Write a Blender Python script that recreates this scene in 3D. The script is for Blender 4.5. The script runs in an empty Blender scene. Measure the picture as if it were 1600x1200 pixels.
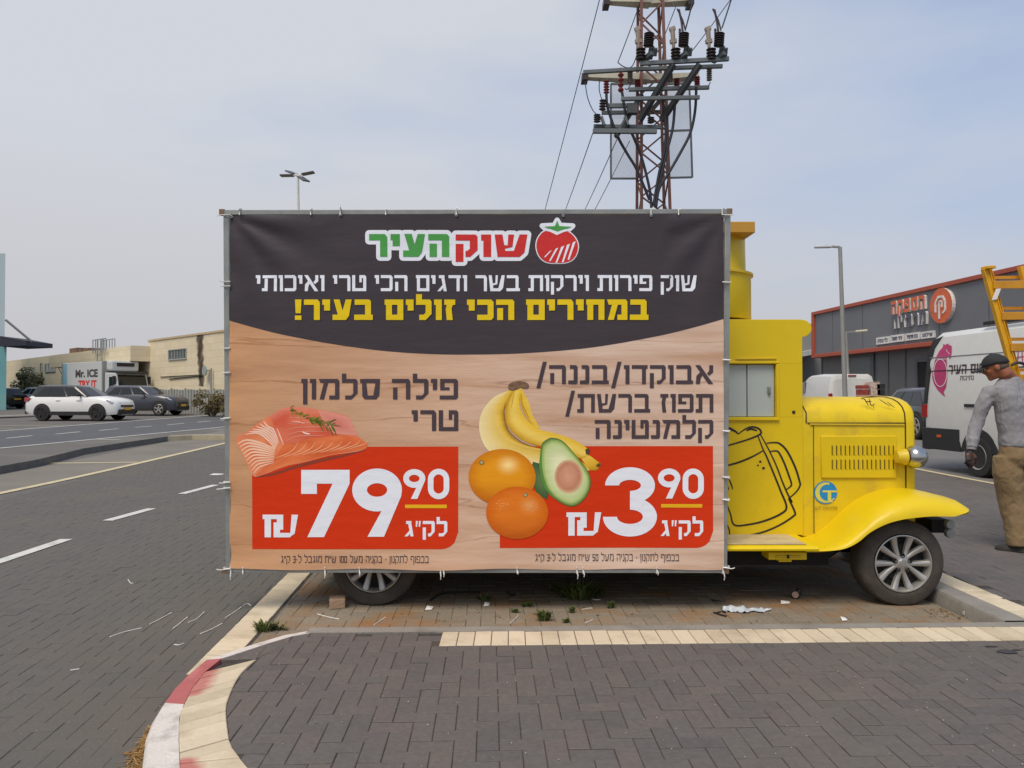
import bpy, math, random
from mathutils import Vector, Matrix, noise as mnoise
R = math.radians
rnd = random.Random(7)
sc = bpy.context.scene

# ---------------------------------------------------------------- camera
F = 1200.0                    # focal length in photo pixels (1600 wide)
CH = 1.52                     # eye height over the parking bay
PIT = math.atan(17 / F)
cam = bpy.data.cameras.new("camera"); camo = bpy.data.objects.new("camera", cam)
sc.collection.objects.link(camo)
camo.location = (0, 0, CH); camo.rotation_euler = (R(90) + PIT, 0, 0)
cam.sensor_width = 36; cam.lens = 36 * F / 1600; cam.clip_start = .05; cam.clip_end = 3000
sc.camera = camo

# ---------------------------------------------------------------- world, sun, exposure
SUN_EL, SUN_AZ = 58, 205      # azimuth clockwise from +Y: behind the camera, a little to the left
w = bpy.data.worlds.new("World"); sc.world = w; w.use_nodes = True
nt = w.node_tree; nt.nodes.clear()
def N(t, typ, **k):
    n = t.nodes.new(typ)
    for a, b in k.items(): setattr(n, a, b)
    return n
out = N(nt, 'ShaderNodeOutputWorld'); bg = N(nt, 'ShaderNodeBackground')
sky = N(nt, 'ShaderNodeTexSky', sky_type='NISHITA', sun_disc=False)
sky.sun_elevation = R(SUN_EL); sky.sun_rotation = R(SUN_AZ); sky.dust_density = 3.0; sky.air_density = 1.2
bg.inputs[1].default_value = .1
tc = N(nt, 'ShaderNodeTexCoord')
sep = N(nt, 'ShaderNodeSeparateXYZ'); nt.links.new(tc.outputs['Generated'], sep.inputs[0])
mp = N(nt, 'ShaderNodeMapping'); mp.inputs['Scale'].default_value = (1.2, 1.2, 4.0)
nt.links.new(tc.outputs['Generated'], mp.inputs[0])
nz = N(nt, 'ShaderNodeTexNoise'); nz.inputs['Scale'].default_value = 1.6; nz.inputs['Detail'].default_value = 6; nz.inputs['Roughness'].default_value = .5
nt.links.new(mp.outputs[0], nz.inputs['Vector'])
def math_(op, a, b=None, c=None, clamp=False):
    n = N(nt, 'ShaderNodeMath', operation=op, use_clamp=clamp)
    for i, v in enumerate((a, b, c)):
        if v is None: continue
        if isinstance(v, (int, float)): n.inputs[i].default_value = v
        else: nt.links.new(v, n.inputs[i])
    return n.outputs[0]
# thin veil of cloud: thicker to the left and towards the horizon, blue showing at the right
blue = math_('MULTIPLY_ADD', sep.outputs[0], .75, .12)
blue = math_('ADD', blue, math_('MULTIPLY', math_('MULTIPLY', sep.outputs[2], .75, clamp=True), 1.0))
blue = math_('ADD', blue, math_('MULTIPLY_ADD', nz.outputs['Fac'], -1.9, .80))
blue = math_('ADD', blue, 0, clamp=True)
low = math_('SUBTRACT', 1.0, math_('MULTIPLY', math_('ABSOLUTE', sep.outputs[2]), 3.2, clamp=True))
cl = N(nt, 'ShaderNodeMix', data_type='RGBA')
cl.inputs[6].default_value = (5.15, 5.38, 5.85, 1); cl.inputs[7].default_value = (4.45, 4.38, 4.55, 1)
nt.links.new(low, cl.inputs[0])
sk2 = N(nt, 'ShaderNodeMix', data_type='RGBA'); sk2.inputs[0].default_value = .62
sk2.inputs[7].default_value = (3.75, 4.65, 6.7, 1)
nt.links.new(sky.outputs[0], sk2.inputs[6])
mx = N(nt, 'ShaderNodeMix', data_type='RGBA')
nt.links.new(blue, mx.inputs[0]); nt.links.new(cl.outputs[2], mx.inputs[6]); nt.links.new(sk2.outputs[2], mx.inputs[7])
nt.links.new(mx.outputs[2], bg.inputs[0]); nt.links.new(bg.outputs[0], out.inputs[0])

sl = bpy.data.lights.new("sun", 'SUN'); slo = bpy.data.objects.new("sun", sl); sc.collection.objects.link(slo)
sl.energy = 1.95; sl.angle = R(28); sl.color = (1, .90, .76)
sd = Vector((math.sin(R(SUN_AZ)) * math.cos(R(SUN_EL)), math.cos(R(SUN_AZ)) * math.cos(R(SUN_EL)), math.sin(R(SUN_EL))))
slo.rotation_euler = sd.to_track_quat('Z', 'Y').to_euler()
sc.view_settings.view_transform = 'Standard'; sc.view_settings.look = 'None'
sc.view_settings.exposure = 0.3; sc.view_settings.gamma = 1.0

# ---------------------------------------------------------------- projecting photo points into the place
CA, SA = math.cos(PIT), math.sin(PIT)
def ray(px, py):
    u, v = (px - 800) / F, (600 - py) / F
    return Vector((u, CA - v * SA, SA + v * CA))
EYE = Vector((0, 0, CH))
def onZ(px, py, z=0.0):
    d = ray(px, py); return EYE + d * ((z - CH) / d.z)
def onY(px, py, y):
    d = ray(px, py); return EYE + d * (y / d.y)
def onP(px, py, p, n):
    d = ray(px, py); return EYE + d * ((Vector(p) - EYE).dot(n) / d.dot(n))
def H(y):                       # the site climbs gently beyond the parking bay
    t = max(0.0, min(y, 75) - 13)
    return .0138 * t * t / (t + 2.5)
def onG(px, py, off=0.0):
    z = 0
    for _ in range(30):
        p = onZ(px, py, min(z + off, CH - .05)); z = H(p.y)
    return p

# ---------------------------------------------------------------- helpers
def lin(c): 
    c = c / 255; return c / 12.92 if c <= .04045 else ((c + .055) / 1.055) ** 2.4
def S(r, g, b): return (lin(r), lin(g), lin(b), 1)
MATS = {}
def mat(name, col, rough=.6, metal=0, vary=.12, scale=6, bump=0, bscale=60, spec=.5, coat=0, dirt=None, dscale=2.5, damt=.5, trans=0, alpha=1, emit=0):
    if name in MATS: return MATS[name]
    m = bpy.data.materials.new(name); m.use_nodes = True; t = m.node_tree
    b = t.nodes['Principled BSDF']; L = t.links
    b.inputs['Roughness'].default_value = rough; b.inputs['Metallic'].default_value = metal
    b.inputs['Specular IOR Level'].default_value = spec; b.inputs['Coat Weight'].default_value = coat
    b.inputs['Transmission Weight'].default_value = trans; b.inputs['Alpha'].default_value = alpha
    tcn = N(t, 'ShaderNodeTexCoord')
    n = N(t, 'ShaderNodeTexNoise'); n.inputs['Scale'].default_value = scale; n.inputs['Detail'].default_value = 5
    L.new(tcn.outputs['Object'], n.inputs['Vector'])
    h = N(t, 'ShaderNodeMix', data_type='RGBA')
    c0 = tuple(max(0, x * (1 - vary)) for x in col[:3]) + (1,); c1 = tuple(min(1, x * (1 + vary)) for x in col[:3]) + (1,)
    h.inputs[6].default_value = c0; h.inputs[7].default_value = c1
    rp = N(t, 'ShaderNodeMapRange'); rp.inputs[1].default_value = .3; rp.inputs[2].default_value = .7
    L.new(n.outputs['Fac'], rp.inputs[0]); L.new(rp.outputs[0], h.inputs[0])
    c = h.outputs[2]
    if dirt:
        n2 = N(t, 'ShaderNodeTexNoise'); n2.inputs['Scale'].default_value = dscale; n2.inputs['Detail'].default_value = 9; n2.inputs['Roughness'].default_value = .65
        L.new(tcn.outputs['Object'], n2.inputs['Vector'])
        r2 = N(t, 'ShaderNodeMapRange'); r2.inputs[1].default_value = .5; r2.inputs[2].default_value = .75; r2.inputs[4].default_value = damt
        L.new(n2.outputs['Fac'], r2.inputs[0])
        d = N(t, 'ShaderNodeMix', data_type='RGBA'); d.inputs[7].default_value = dirt
        L.new(r2.outputs[0], d.inputs[0]); L.new(c, d.inputs[6]); c = d.outputs[2]
    L.new(c, b.inputs['Base Color'])
    if bump:
        n3 = N(t, 'ShaderNodeTexNoise'); n3.inputs['Scale'].default_value = bscale; n3.inputs['Detail'].default_value = 6
        L.new(tcn.outputs['Object'], n3.inputs['Vector'])
        bm = N(t, 'ShaderNodeBump'); bm.inputs['Strength'].default_value = bump; bm.inputs['Distance'].default_value = .02
        L.new(n3.outputs['Fac'], bm.inputs['Height']); L.new(bm.outputs[0], b.inputs['Normal'])
    MATS[name] = m; return m
def islands(name, cols, rough=.85, stain=None, sscale=1.2, samt=.4, bump=.3, fine=.16):
    """material whose colour changes from piece to piece (pavers, tiles, leaves)"""
    m = bpy.data.materials.new(name); m.use_nodes = True; t = m.node_tree; b = t.nodes['Principled BSDF']; L = t.links
    b.inputs['Roughness'].default_value = rough; b.inputs['Specular IOR Level'].default_value = .3
    g = N(t, 'ShaderNodeNewGeometry'); cr = N(t, 'ShaderNodeValToRGB')
    while len(cr.color_ramp.elements) < len(cols): cr.color_ramp.elements.new(.5)
    for i, c in enumerate(cols):
        cr.color_ramp.elements[i].position = i / (len(cols) - 1); cr.color_ramp.elements[i].color = c
    L.new(g.outputs['Random Per Island'], cr.inputs[0])
    tcn = N(t, 'ShaderNodeTexCoord'); c = cr.outputs[0]
    n = N(t, 'ShaderNodeTexNoise'); n.inputs['Scale'].default_value = 45; n.inputs['Detail'].default_value = 6
    L.new(tcn.outputs['Object'], n.inputs['Vector'])
    r0 = N(t, 'ShaderNodeMapRange'); r0.inputs[1].default_value = .25; r0.inputs[2].default_value = .75; r0.inputs[3].default_value = 1 - fine; r0.inputs[4].default_value = 1 + fine
    L.new(n.outputs['Fac'], r0.inputs[0])
    mu = N(t, 'ShaderNodeMix', data_type='RGBA', blend_type='MULTIPLY'); mu.inputs[0].default_value = 1
    L.new(c, mu.inputs[6]); L.new(r0.outputs[0], mu.inputs[7]); c = mu.outputs[2]
    if stain:
        n2 = N(t, 'ShaderNodeTexNoise'); n2.inputs['Scale'].default_value = sscale; n2.inputs['Detail'].default_value = 8; n2.inputs['Roughness'].default_value = .6
        L.new(tcn.outputs['Object'], n2.inputs['Vector'])
        r2 = N(t, 'ShaderNodeMapRange'); r2.inputs[1].default_value = .48; r2.inputs[2].default_value = .68; r2.inputs[4].default_value = samt
        L.new(n2.outputs['Fac'], r2.inputs[0])
        d = N(t, 'ShaderNodeMix', data_type='RGBA'); d.inputs[7].default_value = stain
        L.new(r2.outputs[0], d.inputs[0]); L.new(c, d.inputs[6]); c = d.outputs[2]
    L.new(c, b.inputs['Base Color'])
    bm = N(t, 'ShaderNodeBump'); bm.inputs['Strength'].default_value = bump; bm.inputs['Distance'].default_value = .01
    L.new(n.outputs['Fac'], bm.inputs['Height']); L.new(bm.outputs[0], b.inputs['Normal'])
    MATS[name] = m; return m

ORG = {}
class MB:
    def __init__(s): s.v = []; s.f = []; s.m = []; s.c = []
    def add(s, vs, fs, mi=0, col=None):
        o = len(s.v); s.v += [Vector(p) for p in vs]
        for f in fs: s.f.append([i + o for i in f]); s.m.append(mi)
        s.c += [col] * len(vs) if not isinstance(col, list) else col
        return s
    def box(s, x0, x1, y0, y1, z0, z1, mi=0, M=None):
        vs = [Vector((x, y, z)) for z in (z0, z1) for y in (y0, y1) for x in (x0, x1)]
        if M: vs = [M @ p for p in vs]
        return s.add(vs, [(0, 2, 3, 1), (4, 5, 7, 6), (0, 1, 5, 4), (2, 6, 7, 3), (0, 4, 6, 2), (1, 3, 7, 5)], mi)
    def bar(s, p, q, wd, hg=None, mi=0, up=(0, 0, 1)):
        p, q = Vector(p), Vector(q); hg = hg or wd; d = (q - p); L = d.length
        if L < 1e-6: return s
        d.normalize(); u = Vector(up)
        if abs(d.dot(u)) > .97: u = Vector((0, 1, 0))
        r = d.cross(u).normalized(); u = r.cross(d)
        M = Matrix((r, d, u)).transposed().to_4x4(); M.translation = p
        return s.box(-wd / 2, wd / 2, 0, L, -hg / 2, hg / 2, mi, M)
    def tube(s, pts, r, n=8, mi=0, cap=True):
        pts = [Vector(p) for p in pts]; k = len(pts)
        rs = r if isinstance(r, (list, tuple)) else [r] * k
        vs = []; a = None
        for i, p in enumerate(pts):
            d = (pts[min(i + 1, k - 1)] - pts[max(i - 1, 0)]).normalized()
            if a is None:
                a = d.cross(Vector((0, 0, 1))) if abs(d.z) < .9 else d.cross(Vector((1, 0, 0)))
            a = (a - d * a.dot(d)).normalized(); b = d.cross(a)
            for j in range(n):
                t = 2 * math.pi * j / n; vs.append(p + (a * math.cos(t) + b * math.sin(t)) * rs[i])
        fs = [(i * n + j, i * n + (j + 1) % n, (i + 1) * n + (j + 1) % n, (i + 1) * n + j) for i in range(k - 1) for j in range(n)]
        if cap: fs += [tuple(range(n))[::-1], tuple((k - 1) * n + j for j in range(n))]
        return s.add(vs, fs, mi)
    def lathe(s, prof, o, ax=(0, 0, 1), n=24, mi=0, cap=True):
        ax = Vector(ax).normalized(); q = Vector((0, 0, 1)).rotation_difference(ax).to_matrix(); o = Vector(o); vs = []
        for r, h in prof:
            for j in range(n):
                t = 2 * math.pi * j / n; vs.append(o + q @ Vector((r * math.cos(t), r * math.sin(t), h)))
        k = len(prof)
        fs = [(i * n + j, i * n + (j + 1) % n, (i + 1) * n + (j + 1) % n, (i + 1) * n + j) for i in range(k - 1) for j in range(n)]
        if cap: fs += [tuple(range(n))[::-1], tuple((k - 1) * n + j for j in range(n))]
        return s.add(vs, fs, mi)
    def loft(s, rings, mi=0, closed=True, cap=True):
        n = len(rings[0]); k = len(rings); vs = [p for r in rings for p in r]
        m = n if closed else n - 1
        fs = [(i * n + j, i * n + (j + 1) % n, (i + 1) * n + (j + 1) % n, (i + 1) * n + j) for i in range(k - 1) for j in range(m)]
        if cap and closed: fs += [tuple(range(n))[::-1], tuple((k - 1) * n + j for j in range(n))]
        return s.add(vs, fs, mi)
    def prism(s, poly, d, mi=0):
        """poly: list of 3d points, d: extrusion vector"""
        n = len(poly); d = Vector(d); vs = [Vector(p) for p in poly] + [Vector(p) + d for p in poly]
        fs = [tuple(range(n)), tuple(range(2 * n - 1, n - 1, -1))] + [(i, i + n, (i + 1) % n + n, (i + 1) % n) for i in range(n)]
        return s.add(vs, fs, mi)
    def ball(s, c, r, n=12, mi=0, sc=(1, 1, 1)):
        c = Vector(c); vs = []
        m = max(5, n // 2)
        for i in range(m + 1):
            a = math.pi * i / m
            for j in range(n):
                t = 2 * math.pi * j / n
                vs.append(c + Vector((r * sc[0] * math.sin(a) * math.cos(t), r * sc[1] * math.sin(a) * math.sin(t), -r * sc[2] * math.cos(a))))
        return s.add(vs, [(i * n + j, i * n + (j + 1) % n, (i + 1) * n + (j + 1) % n, (i + 1) * n + j) for i in range(m) for j in range(n)], mi)
    def build(s, name, mats, parent=None, smooth=None, bevel=0, col=False, fix=True, at=None):
        me = bpy.data.meshes.new(name)
        org = ORG.get(parent.name, Vector()) if parent else (Vector(at) if at else Vector())
        me.from_pydata([p - org for p in s.v], [], s.f)
        if not isinstance(mats, (list, tuple)): mats = [mats]
        for m in mats: me.materials.append(m)
        me.polygons.foreach_set('material_index', s.m)
        if col:
            a = me.color_attributes.new('Col', 'FLOAT_COLOR', 'POINT')
            for i, c in enumerate(s.c): a.data[i].color = c if c else (1, 1, 1, 1)
        me.update()
        if fix:
            import bmesh
            b = bmesh.new(); b.from_mesh(me); bmesh.ops.remove_doubles(b, verts=b.verts, dist=1e-5) if fix == 2 else None
            bmesh.ops.recalc_face_normals(b, faces=b.faces); b.to_mesh(me); b.free()
        if smooth: me.shade_smooth(); me.set_sharp_from_angle(angle=R(smooth))
        o = bpy.data.objects.new(name, me); sc.collection.objects.link(o)
        if parent: o.parent = parent; ORG[o.name] = org
        elif at: o.location = at; ORG[o.name] = Vector(at)
        if bevel:
            bv = o.modifiers.new('bevel', 'BEVEL'); bv.width = bevel; bv.segments = 2; bv.limit_method = 'ANGLE'; bv.angle_limit = R(35)
        return o
def tag(o, label=None, cat=None, group=None, kind=None):
    if label: o['label'] = label
    if cat: o['category'] = cat
    if group: o['group'] = group
    if kind: o['kind'] = kind
    return o
def thing(name, loc, label, cat, group=None):
    o = bpy.data.objects.new(name, None); sc.collection.objects.link(o); o.location = loc; o.empty_display_size = .2
    ORG[o.name] = Vector(loc); tag(o, label, cat, group); return o
def struct(o): o['kind'] = 'structure'; return o
def copy_tree(o, parent=None):
    c = o.copy(); sc.collection.objects.link(c); c.parent = parent
    for ch in o.children: copy_tree(ch, c)
    return c
def offs(pts, d):               # shift a 2-d polyline sideways
    r = []
    for i, p in enumerate(pts):
        a = Vector(pts[max(i - 1, 0)]); b = Vector(pts[min(i + 1, len(pts) - 1)]); t = (b - a).normalized()
        r.append(Vector(p) + Vector((-t.y, t.x)) * d)
    return r
def resample(pts, step):
    pts = [Vector(p) for p in pts]; o = [pts[0]]; acc = 0
    for a, b in zip(pts, pts[1:]):
        L = (b - a).length; n = max(1, round(L / step))
        o += [a.lerp(b, (i + 1) / n) for i in range(n)]
    return o
def smoothline(pts, n=6):       # Catmull-Rom
    pts = [Vector(p) for p in pts]; o = []
    for i in range(len(pts) - 1):
        p0, p1, p2, p3 = pts[max(i - 1, 0)], pts[i], pts[i + 1], pts[min(i + 2, len(pts) - 1)]
        for k in range(n):
            t = k / n
            o.append(.5 * ((2 * p1) + (p2 - p0) * t + (2 * p0 - 5 * p1 + 4 * p2 - p3) * t * t + (3 * p1 - p0 - 3 * p2 + p3) * t ** 3))
    return o + [pts[-1]]

# ---------------------------------------------------------------- Hebrew block letters as flat pieces
def q(x0, y0, x1, y1): return [(x0, y0), (x1, y0), (x1, y1), (x0, y1)]
def glyph(c, t):
    T = t * 1.0; V = t
    if c == 'ר': w = .70; return w, [[(0, 1 - T), (w - .001, 1 - T), (w, .86), (w - .1, 1), (0, 1)], q(w - V, 0, w, 1 - T)]
    if c == 'ד': w = .76; return w, [q(0, 1 - T, w, 1), q(w - V - .08, 0, w - .08, 1 - T)]
    if c == 'ה': w = .80; return w, [[(0, 1 - T), (w, 1 - T), (w, .9), (w - .08, 1), (0, 1)], q(w - V, 0, w, 1 - T), q(.05, 0, .05 + V, .58)]
    if c == 'ח': w = .80; return w, [q(0, 1 - T, w, 1), q(w - V, 0, w, 1 - T), q(.05, 0, .05 + V, 1 - T)]
    if c == 'ת': w = .90; return w, [q(.02, 1 - T, w, 1), q(w - V, 0, w, 1 - T), q(.15, T, .15 + V, 1 - T), q(0, 0, .15 + V, T)]
    if c == 'ו': w = V + .08; return w, [q(0, 1 - T, w, 1), q(w - V, 0, w, 1 - T)]
    if c == 'ז': w = V + .22; return w, [q(0, 1 - T, w, 1), [(.11, 1 - T), (.11 + V, 1 - T), (.06 + V, .55), (.11 + V, 0), (.11, 0), (.06, .55)]]
    if c == 'י': w = V + .08; return w, [q(0, 1 - T, w, 1), q(w - V, .46, w, 1 - T)]
    if c == 'ן': w = V + .08; return w, [q(0, 1 - T, w, 1), q(w - V, -.24, w, 1 - T)]
    if c == 'ם': w = .82; return w, [q(0, 1 - T, w, 1), q(w - V, 0, w, 1 - T), q(.06, 0, .06 + V, 1 - T), q(.06 + V, 0, w - V, T)]
    if c == 'ס': w = .86; return w, [q(0, 1 - T, w, 1), [(w - V, 1 - T), (w, 1 - T), (w - .03, .2), (w - .16, 0), (w - V - .1, T)], [(.08, 1 - T), (.08 + V, 1 - T), (.14 + V, T), (.2, 0), (.1, .14)], [(.2, 0), (w - .16, 0), (w - V - .1, T), (.14 + V, T)]]
    if c == 'כ': w = .72; return w, [[(0, 1 - T), (w, 1 - T), (w, .88), (w - .1, 1), (0, 1)], q(w - V, T, w, 1 - T), [(0, 0), (w - .1, 0), (w, .12), (w, T), (0, T)]]
    if c == 'ב': w = .82; return w, [[(.02, 1 - T), (w - .08, 1 - T), (w - .08, .9), (w - .16, 1), (.02, 1)], q(w - V - .08, T, w - .08, 1 - T), q(0, 0, w, T)]
    if c == 'נ': w = .26 + V; return w, [[(.08, 1 - T), (w, 1 - T), (w, .9), (w - .08, 1), (.08, 1)], q(w - V, T, w, 1 - T), [(0, 0), (w - .06, 0), (w, .08), (w, T), (0, T)]]
    if c in 'לק':
        w = .68 if c == 'ל' else .76; e = .14 if c == 'ל' else .34
        P = [[(0, 1 - T), (w, 1 - T), (w, .9), (w - .07, 1), (0, 1)], [(w - V, 1 - T), (w, 1 - T), (w, .30), (w - V, T + .1)], [(w - V, T + .1), (w, .30), (w - .26, 0), (w - V - .09, T)], [(w - V - .09, T), (w - .26, 0), (e, 0), (e, T)]]
        P.append(q(0, 1, V, 1.26) if c == 'ל' else q(0, -.22, V, .58)); return w, P
    if c == 'ש':
        w = .98 + max(0, t - .2) * 2.2; return w, [[(0, 1), (V, 1), (V + .1, T), (.1, 0)], [(w - V, 1), (w, 1), (w - .1, .2), (w - .27, 0), (w - V - .2, T)], [(.1, 0), (w - .27, 0), (w - V - .2, T), (V + .1, T)], [(w / 2 - V * .35, 1), (w / 2 + V * .4, 1), (w / 2 + V * .18, .44), (V * .9, .34), (V * .9, .34 + T * .7), (w / 2 - V * .42, .52)]]
    if c == 'ע':
        w = .84; return w, [[(w - V, 1), (w, 1), (w - .12, .2), (w - .25, 0), (w - V - .19, T)], [(.05, 1), (.05 + V, 1), (.23 + V, T), (.23, T)], [(0, 0), (w - .25, 0), (w - V - .19, T), (0, T)]]
    if c in 'פף':
        w = .80; P = [[(.02, 1 - T), (w, 1 - T), (w, .9), (w - .08, 1), (.02, 1)], q(.02, .45, .02 + V, 1 - T), q(.02 + V, .45, .24 + V, .45 + T * .75)]
        P += [q(w - V, T, w, 1 - T), [(0, 0), (w - .08, 0), (w, .1), (w, T), (0, T)]] if c == 'פ' else [q(w - V, -.24, w, 1 - T)]
        return w, P
    if c == 'ט': w = .86; return w, [q(0, T, V, 1), q(0, 0, w, T), q(w - V, T, w, 1 - T), [(w - .42, 1 - T), (w, 1 - T), (w, .9), (w - .08, 1), (w - .42, 1)], q(w - .42, .55, w - .42 + V * .8, 1 - T)]
    if c == 'א': w = .86; return w, [[(0, 1), (V * 1.2, 1), (w, 0), (w - V * 1.2, 0)], [(w - V, 1), (w, 1), (w, .62), (w - .2, .44), (w - .3, .56), (w - V, .70)], [(.03, 0), (.03 + V, 0), (.07 + V, .3), (.36, .50), (.26, .66), (.05, .42)]]
    if c == 'מ': w = .90; return w, [[(.24, 1 - T), (w, 1 - T), (w, .9), (w - .08, 1), (.24, 1)], q(w - V, T, w, 1 - T), q(.46, 0, w, T), [(.04, 0), (.04 + V, 0), (.22 + V, 1 - T), (.22, 1 - T)], [(0, 1), (.24, 1), (.24, 1 - T), (.08, 1 - T)]]
    if c == 'ג': w = .58; return w, [q(.1, 1 - T, .44, 1), [(.44 - V, 1 - T), (.44, 1 - T), (w, 0), (w - V, 0)], [(0, 0), (V, 0), (.46, .30), (.46, .30 + T), (.3, .36)]]
    if c == '"': return .34, [[(.02, .62), (.10, .62), (.15, 1), (.02, 1)], [(.21, .62), (.29, .62), (.34, 1), (.21, 1)]]
    if c == '!': w = V * 1.1; return w, [[(.03, .33), (w - .03, .33), (w, 1), (0, 1)], q(0, 0, w, .22)]
    if c == '/': w = .5; return w, [[(0, -.22), (V, -.22), (w, 1.18), (w - V, 1.18)]]
    if c in '-–': w = .28; return w, [q(0, .42, w, .42 + T * .8)]
    if c == '0': w = .56; return w, [q(0, 0, V, 1), q(w - V, 0, w, 1), q(V, 0, w - V, T), q(V, 1 - T, w - V, 1)]
    if c == '1': w = .26; return w, [q(w - V, 0, w, 1), q(0, 1 - T, w - V, 1)]
    if c == '5': w = .54; return w, [q(0, 1 - T, w, 1), q(0, .5, V, 1 - T), q(0, .5 - T / 2, w, .5 + T / 2 - .0), q(w - V, T, w, .5 - T / 2), q(0, 0, w, T)]
    if c == '3': w = .54; return w, [q(0, 1 - T, w, 1), q(w - V, T, w, 1 - T), q(.1, .5 - T / 2, w - V, .5 + T / 2), q(0, 0, w, T)]
    if c == '₪': w = 1.1; return w, [q(0, 1 - T, .64, 1), q(.06, 0, .06 + V, 1 - T), q(.64 - V, .34, .64, 1 - T), q(.34, 0, .34 + V, .66), [(.34 + V, 0), (.84, 0), (.98, .16), (.9, T), (.34 + V, T)], [(w - V, 1), (w, 1), (.99, .14), (.9, T), (.86, T)]]
    return .36, []
def layout(s, x0, x1, yt, yb, t, gap=.11, space=.30):
    """right-to-left line filling x0..x1 (photo y down, cap line yt, base line yb) -> polygons, letter by letter"""
    import re
    s = re.sub(r'[0-9]+', lambda m: m.group()[::-1], s); tot = 0; gl = []
    for c in s:
        wv, P = (space, []) if c == ' ' else glyph(c, t)
        gl.append((tot, wv, P, c)); tot += wv + gap
    tot -= gap; sx = (x1 - x0) / tot; sy = yb - yt; res = []
    for o, wv, P, c in gl:
        if P: res.append([[(x1 - (o + wv - a) * sx, yb - b * sy) for a, b in p] for p in P])
    return res
def arc(cx, cy, rx, ry, a0, a1, n=14): return [(cx + rx * math.cos(R(a0 + (a1 - a0) * i / n)), cy - ry * math.sin(R(a0 + (a1 - a0) * i / n))) for i in range(n + 1)]
def band(A, B): return [[A[i], A[i + 1], B[i + 1], B[i]] for i in range(len(A) - 1)]
# ================================================================ GROUND
def axis(lo, hi, fine0, fine1, fstep, cstep):
    a = []; x = lo
    while x < hi:
        a.append(x); x += fstep if fine0 <= x < fine1 else cstep
    return a + [hi]
GX = axis(-400, 400, -40, 40, 4, 45); GY = axis(-30, 1200, -30, 90, 2, 90)
m_asph = mat('asphalt_pale', S(100, 97, 93), .9, vary=.1, scale=.6, bump=.4, bscale=90, dirt=S(122, 117, 110), dscale=.35, damt=.6)
b = MB()
for y in GY:
    for x in GX: b.v.append(Vector((x, y, H(y) - .005)))
b.c = [None] * len(b.v); n = len(GX)
for j in range(len(GY) - 1):
    for i in range(n - 1): b.f.append([j * n + i, j * n + i + 1, (j + 1) * n + i + 1, (j + 1) * n + i]); b.m.append(0)
struct(b.build('ground', m_asph, smooth=60))

def inside(p, poly):
    x, y = p[0], p[1]; r = False; j = len(poly) - 1
    for i in range(len(poly)):
        xi, yi = poly[i][0], poly[i][1]; xj, yj = poly[j][0], poly[j][1]
        if (yi > y) != (yj > y) and x < (xj - xi) * (y - yi) / (yj - yi) + xi: r = not r
        j = i
    return r
def clip(poly, a, b):           # keep the part of a convex polygon left of a->b
    d = (b[0] - a[0], b[1] - a[1]); sd_ = lambda p: d[0] * (p[1] - a[1]) - d[1] * (p[0] - a[0]); o = []
    for i in range(len(poly)):
        p, q_ = poly[i], poly[(i + 1) % len(poly)]; sp, sq = sd_(p), sd_(q_)
        if sp >= 0: o.append(p)
        if sp * sq < 0:
            t = sp / (sp - sq); o.append((p[0] + (q_[0] - p[0]) * t, p[1] + (q_[1] - p[1]) * t))
    return o
def block(b, poly, z, bev=.003, gap=.0013, deep=.03, mi=0):
    n = len(poly); cx = sum(p[0] for p in poly) / n; cy = sum(p[1] for p in poly) / n
    sg = 1 if sum(poly[i][0] * poly[(i + 1) % n][1] - poly[(i + 1) % n][0] * poly[i][1] for i in range(n)) > 0 else -1
    def ins(d):                 # true inward offset of every edge
        o = []
        for i in range(n):
            p = Vector(poly[i][:2]); a = (p - Vector(poly[i - 1][:2])); c = (Vector(poly[(i + 1) % n][:2]) - p)
            if a.length < 1e-6 or c.length < 1e-6: o.append((p.x, p.y)); continue
            a.normalize(); c.normalize(); na, nc = Vector((-a.y, a.x)) * sg, Vector((-c.y, c.x)) * sg; s_ = 1 + na.dot(nc)
            v = (na + nc) / max(s_, .35); o.append((p.x + v.x * d, p.y + v.y * d))
        return o
    tx, ty = rnd.gauss(0, .006), rnd.gauss(0, .006); dz = rnd.gauss(0, .0009)
    zz = lambda p: z + H(p[1]) + dz + tx * (p[0] - cx) + ty * (p[1] - cy)
    A, B = ins(gap), ins(gap + bev)
    vs = [(p[0], p[1], zz(p) - deep) for p in A] + [(p[0], p[1], zz(p) - bev * .8) for p in A] + [(p[0], p[1], zz(p)) for p in B]
    fs = [tuple(range(2 * n, 3 * n))]
    for i in range(n):
        j = (i + 1) % n; fs += [(i, j, n + j, n + i), (n + i, n + j, 2 * n + j, 2 * n + i)]
    b.add(vs, fs, mi)
def area(p): return abs(sum(p[i][0] * p[(i + 1) % len(p)][1] - p[(i + 1) % len(p)][0] * p[i][1] for i in range(len(p)))) / 2
def near_cut(pl, m, keep_left):
    best = min(range(len(pl) - 1), key=lambda i: ((Vector(pl[i][:2]) + Vector(pl[i + 1][:2])) / 2 - Vector(m)).length); a, c = pl[best], pl[best + 1]
    return (a, c) if keep_left else (c, a)
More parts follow.
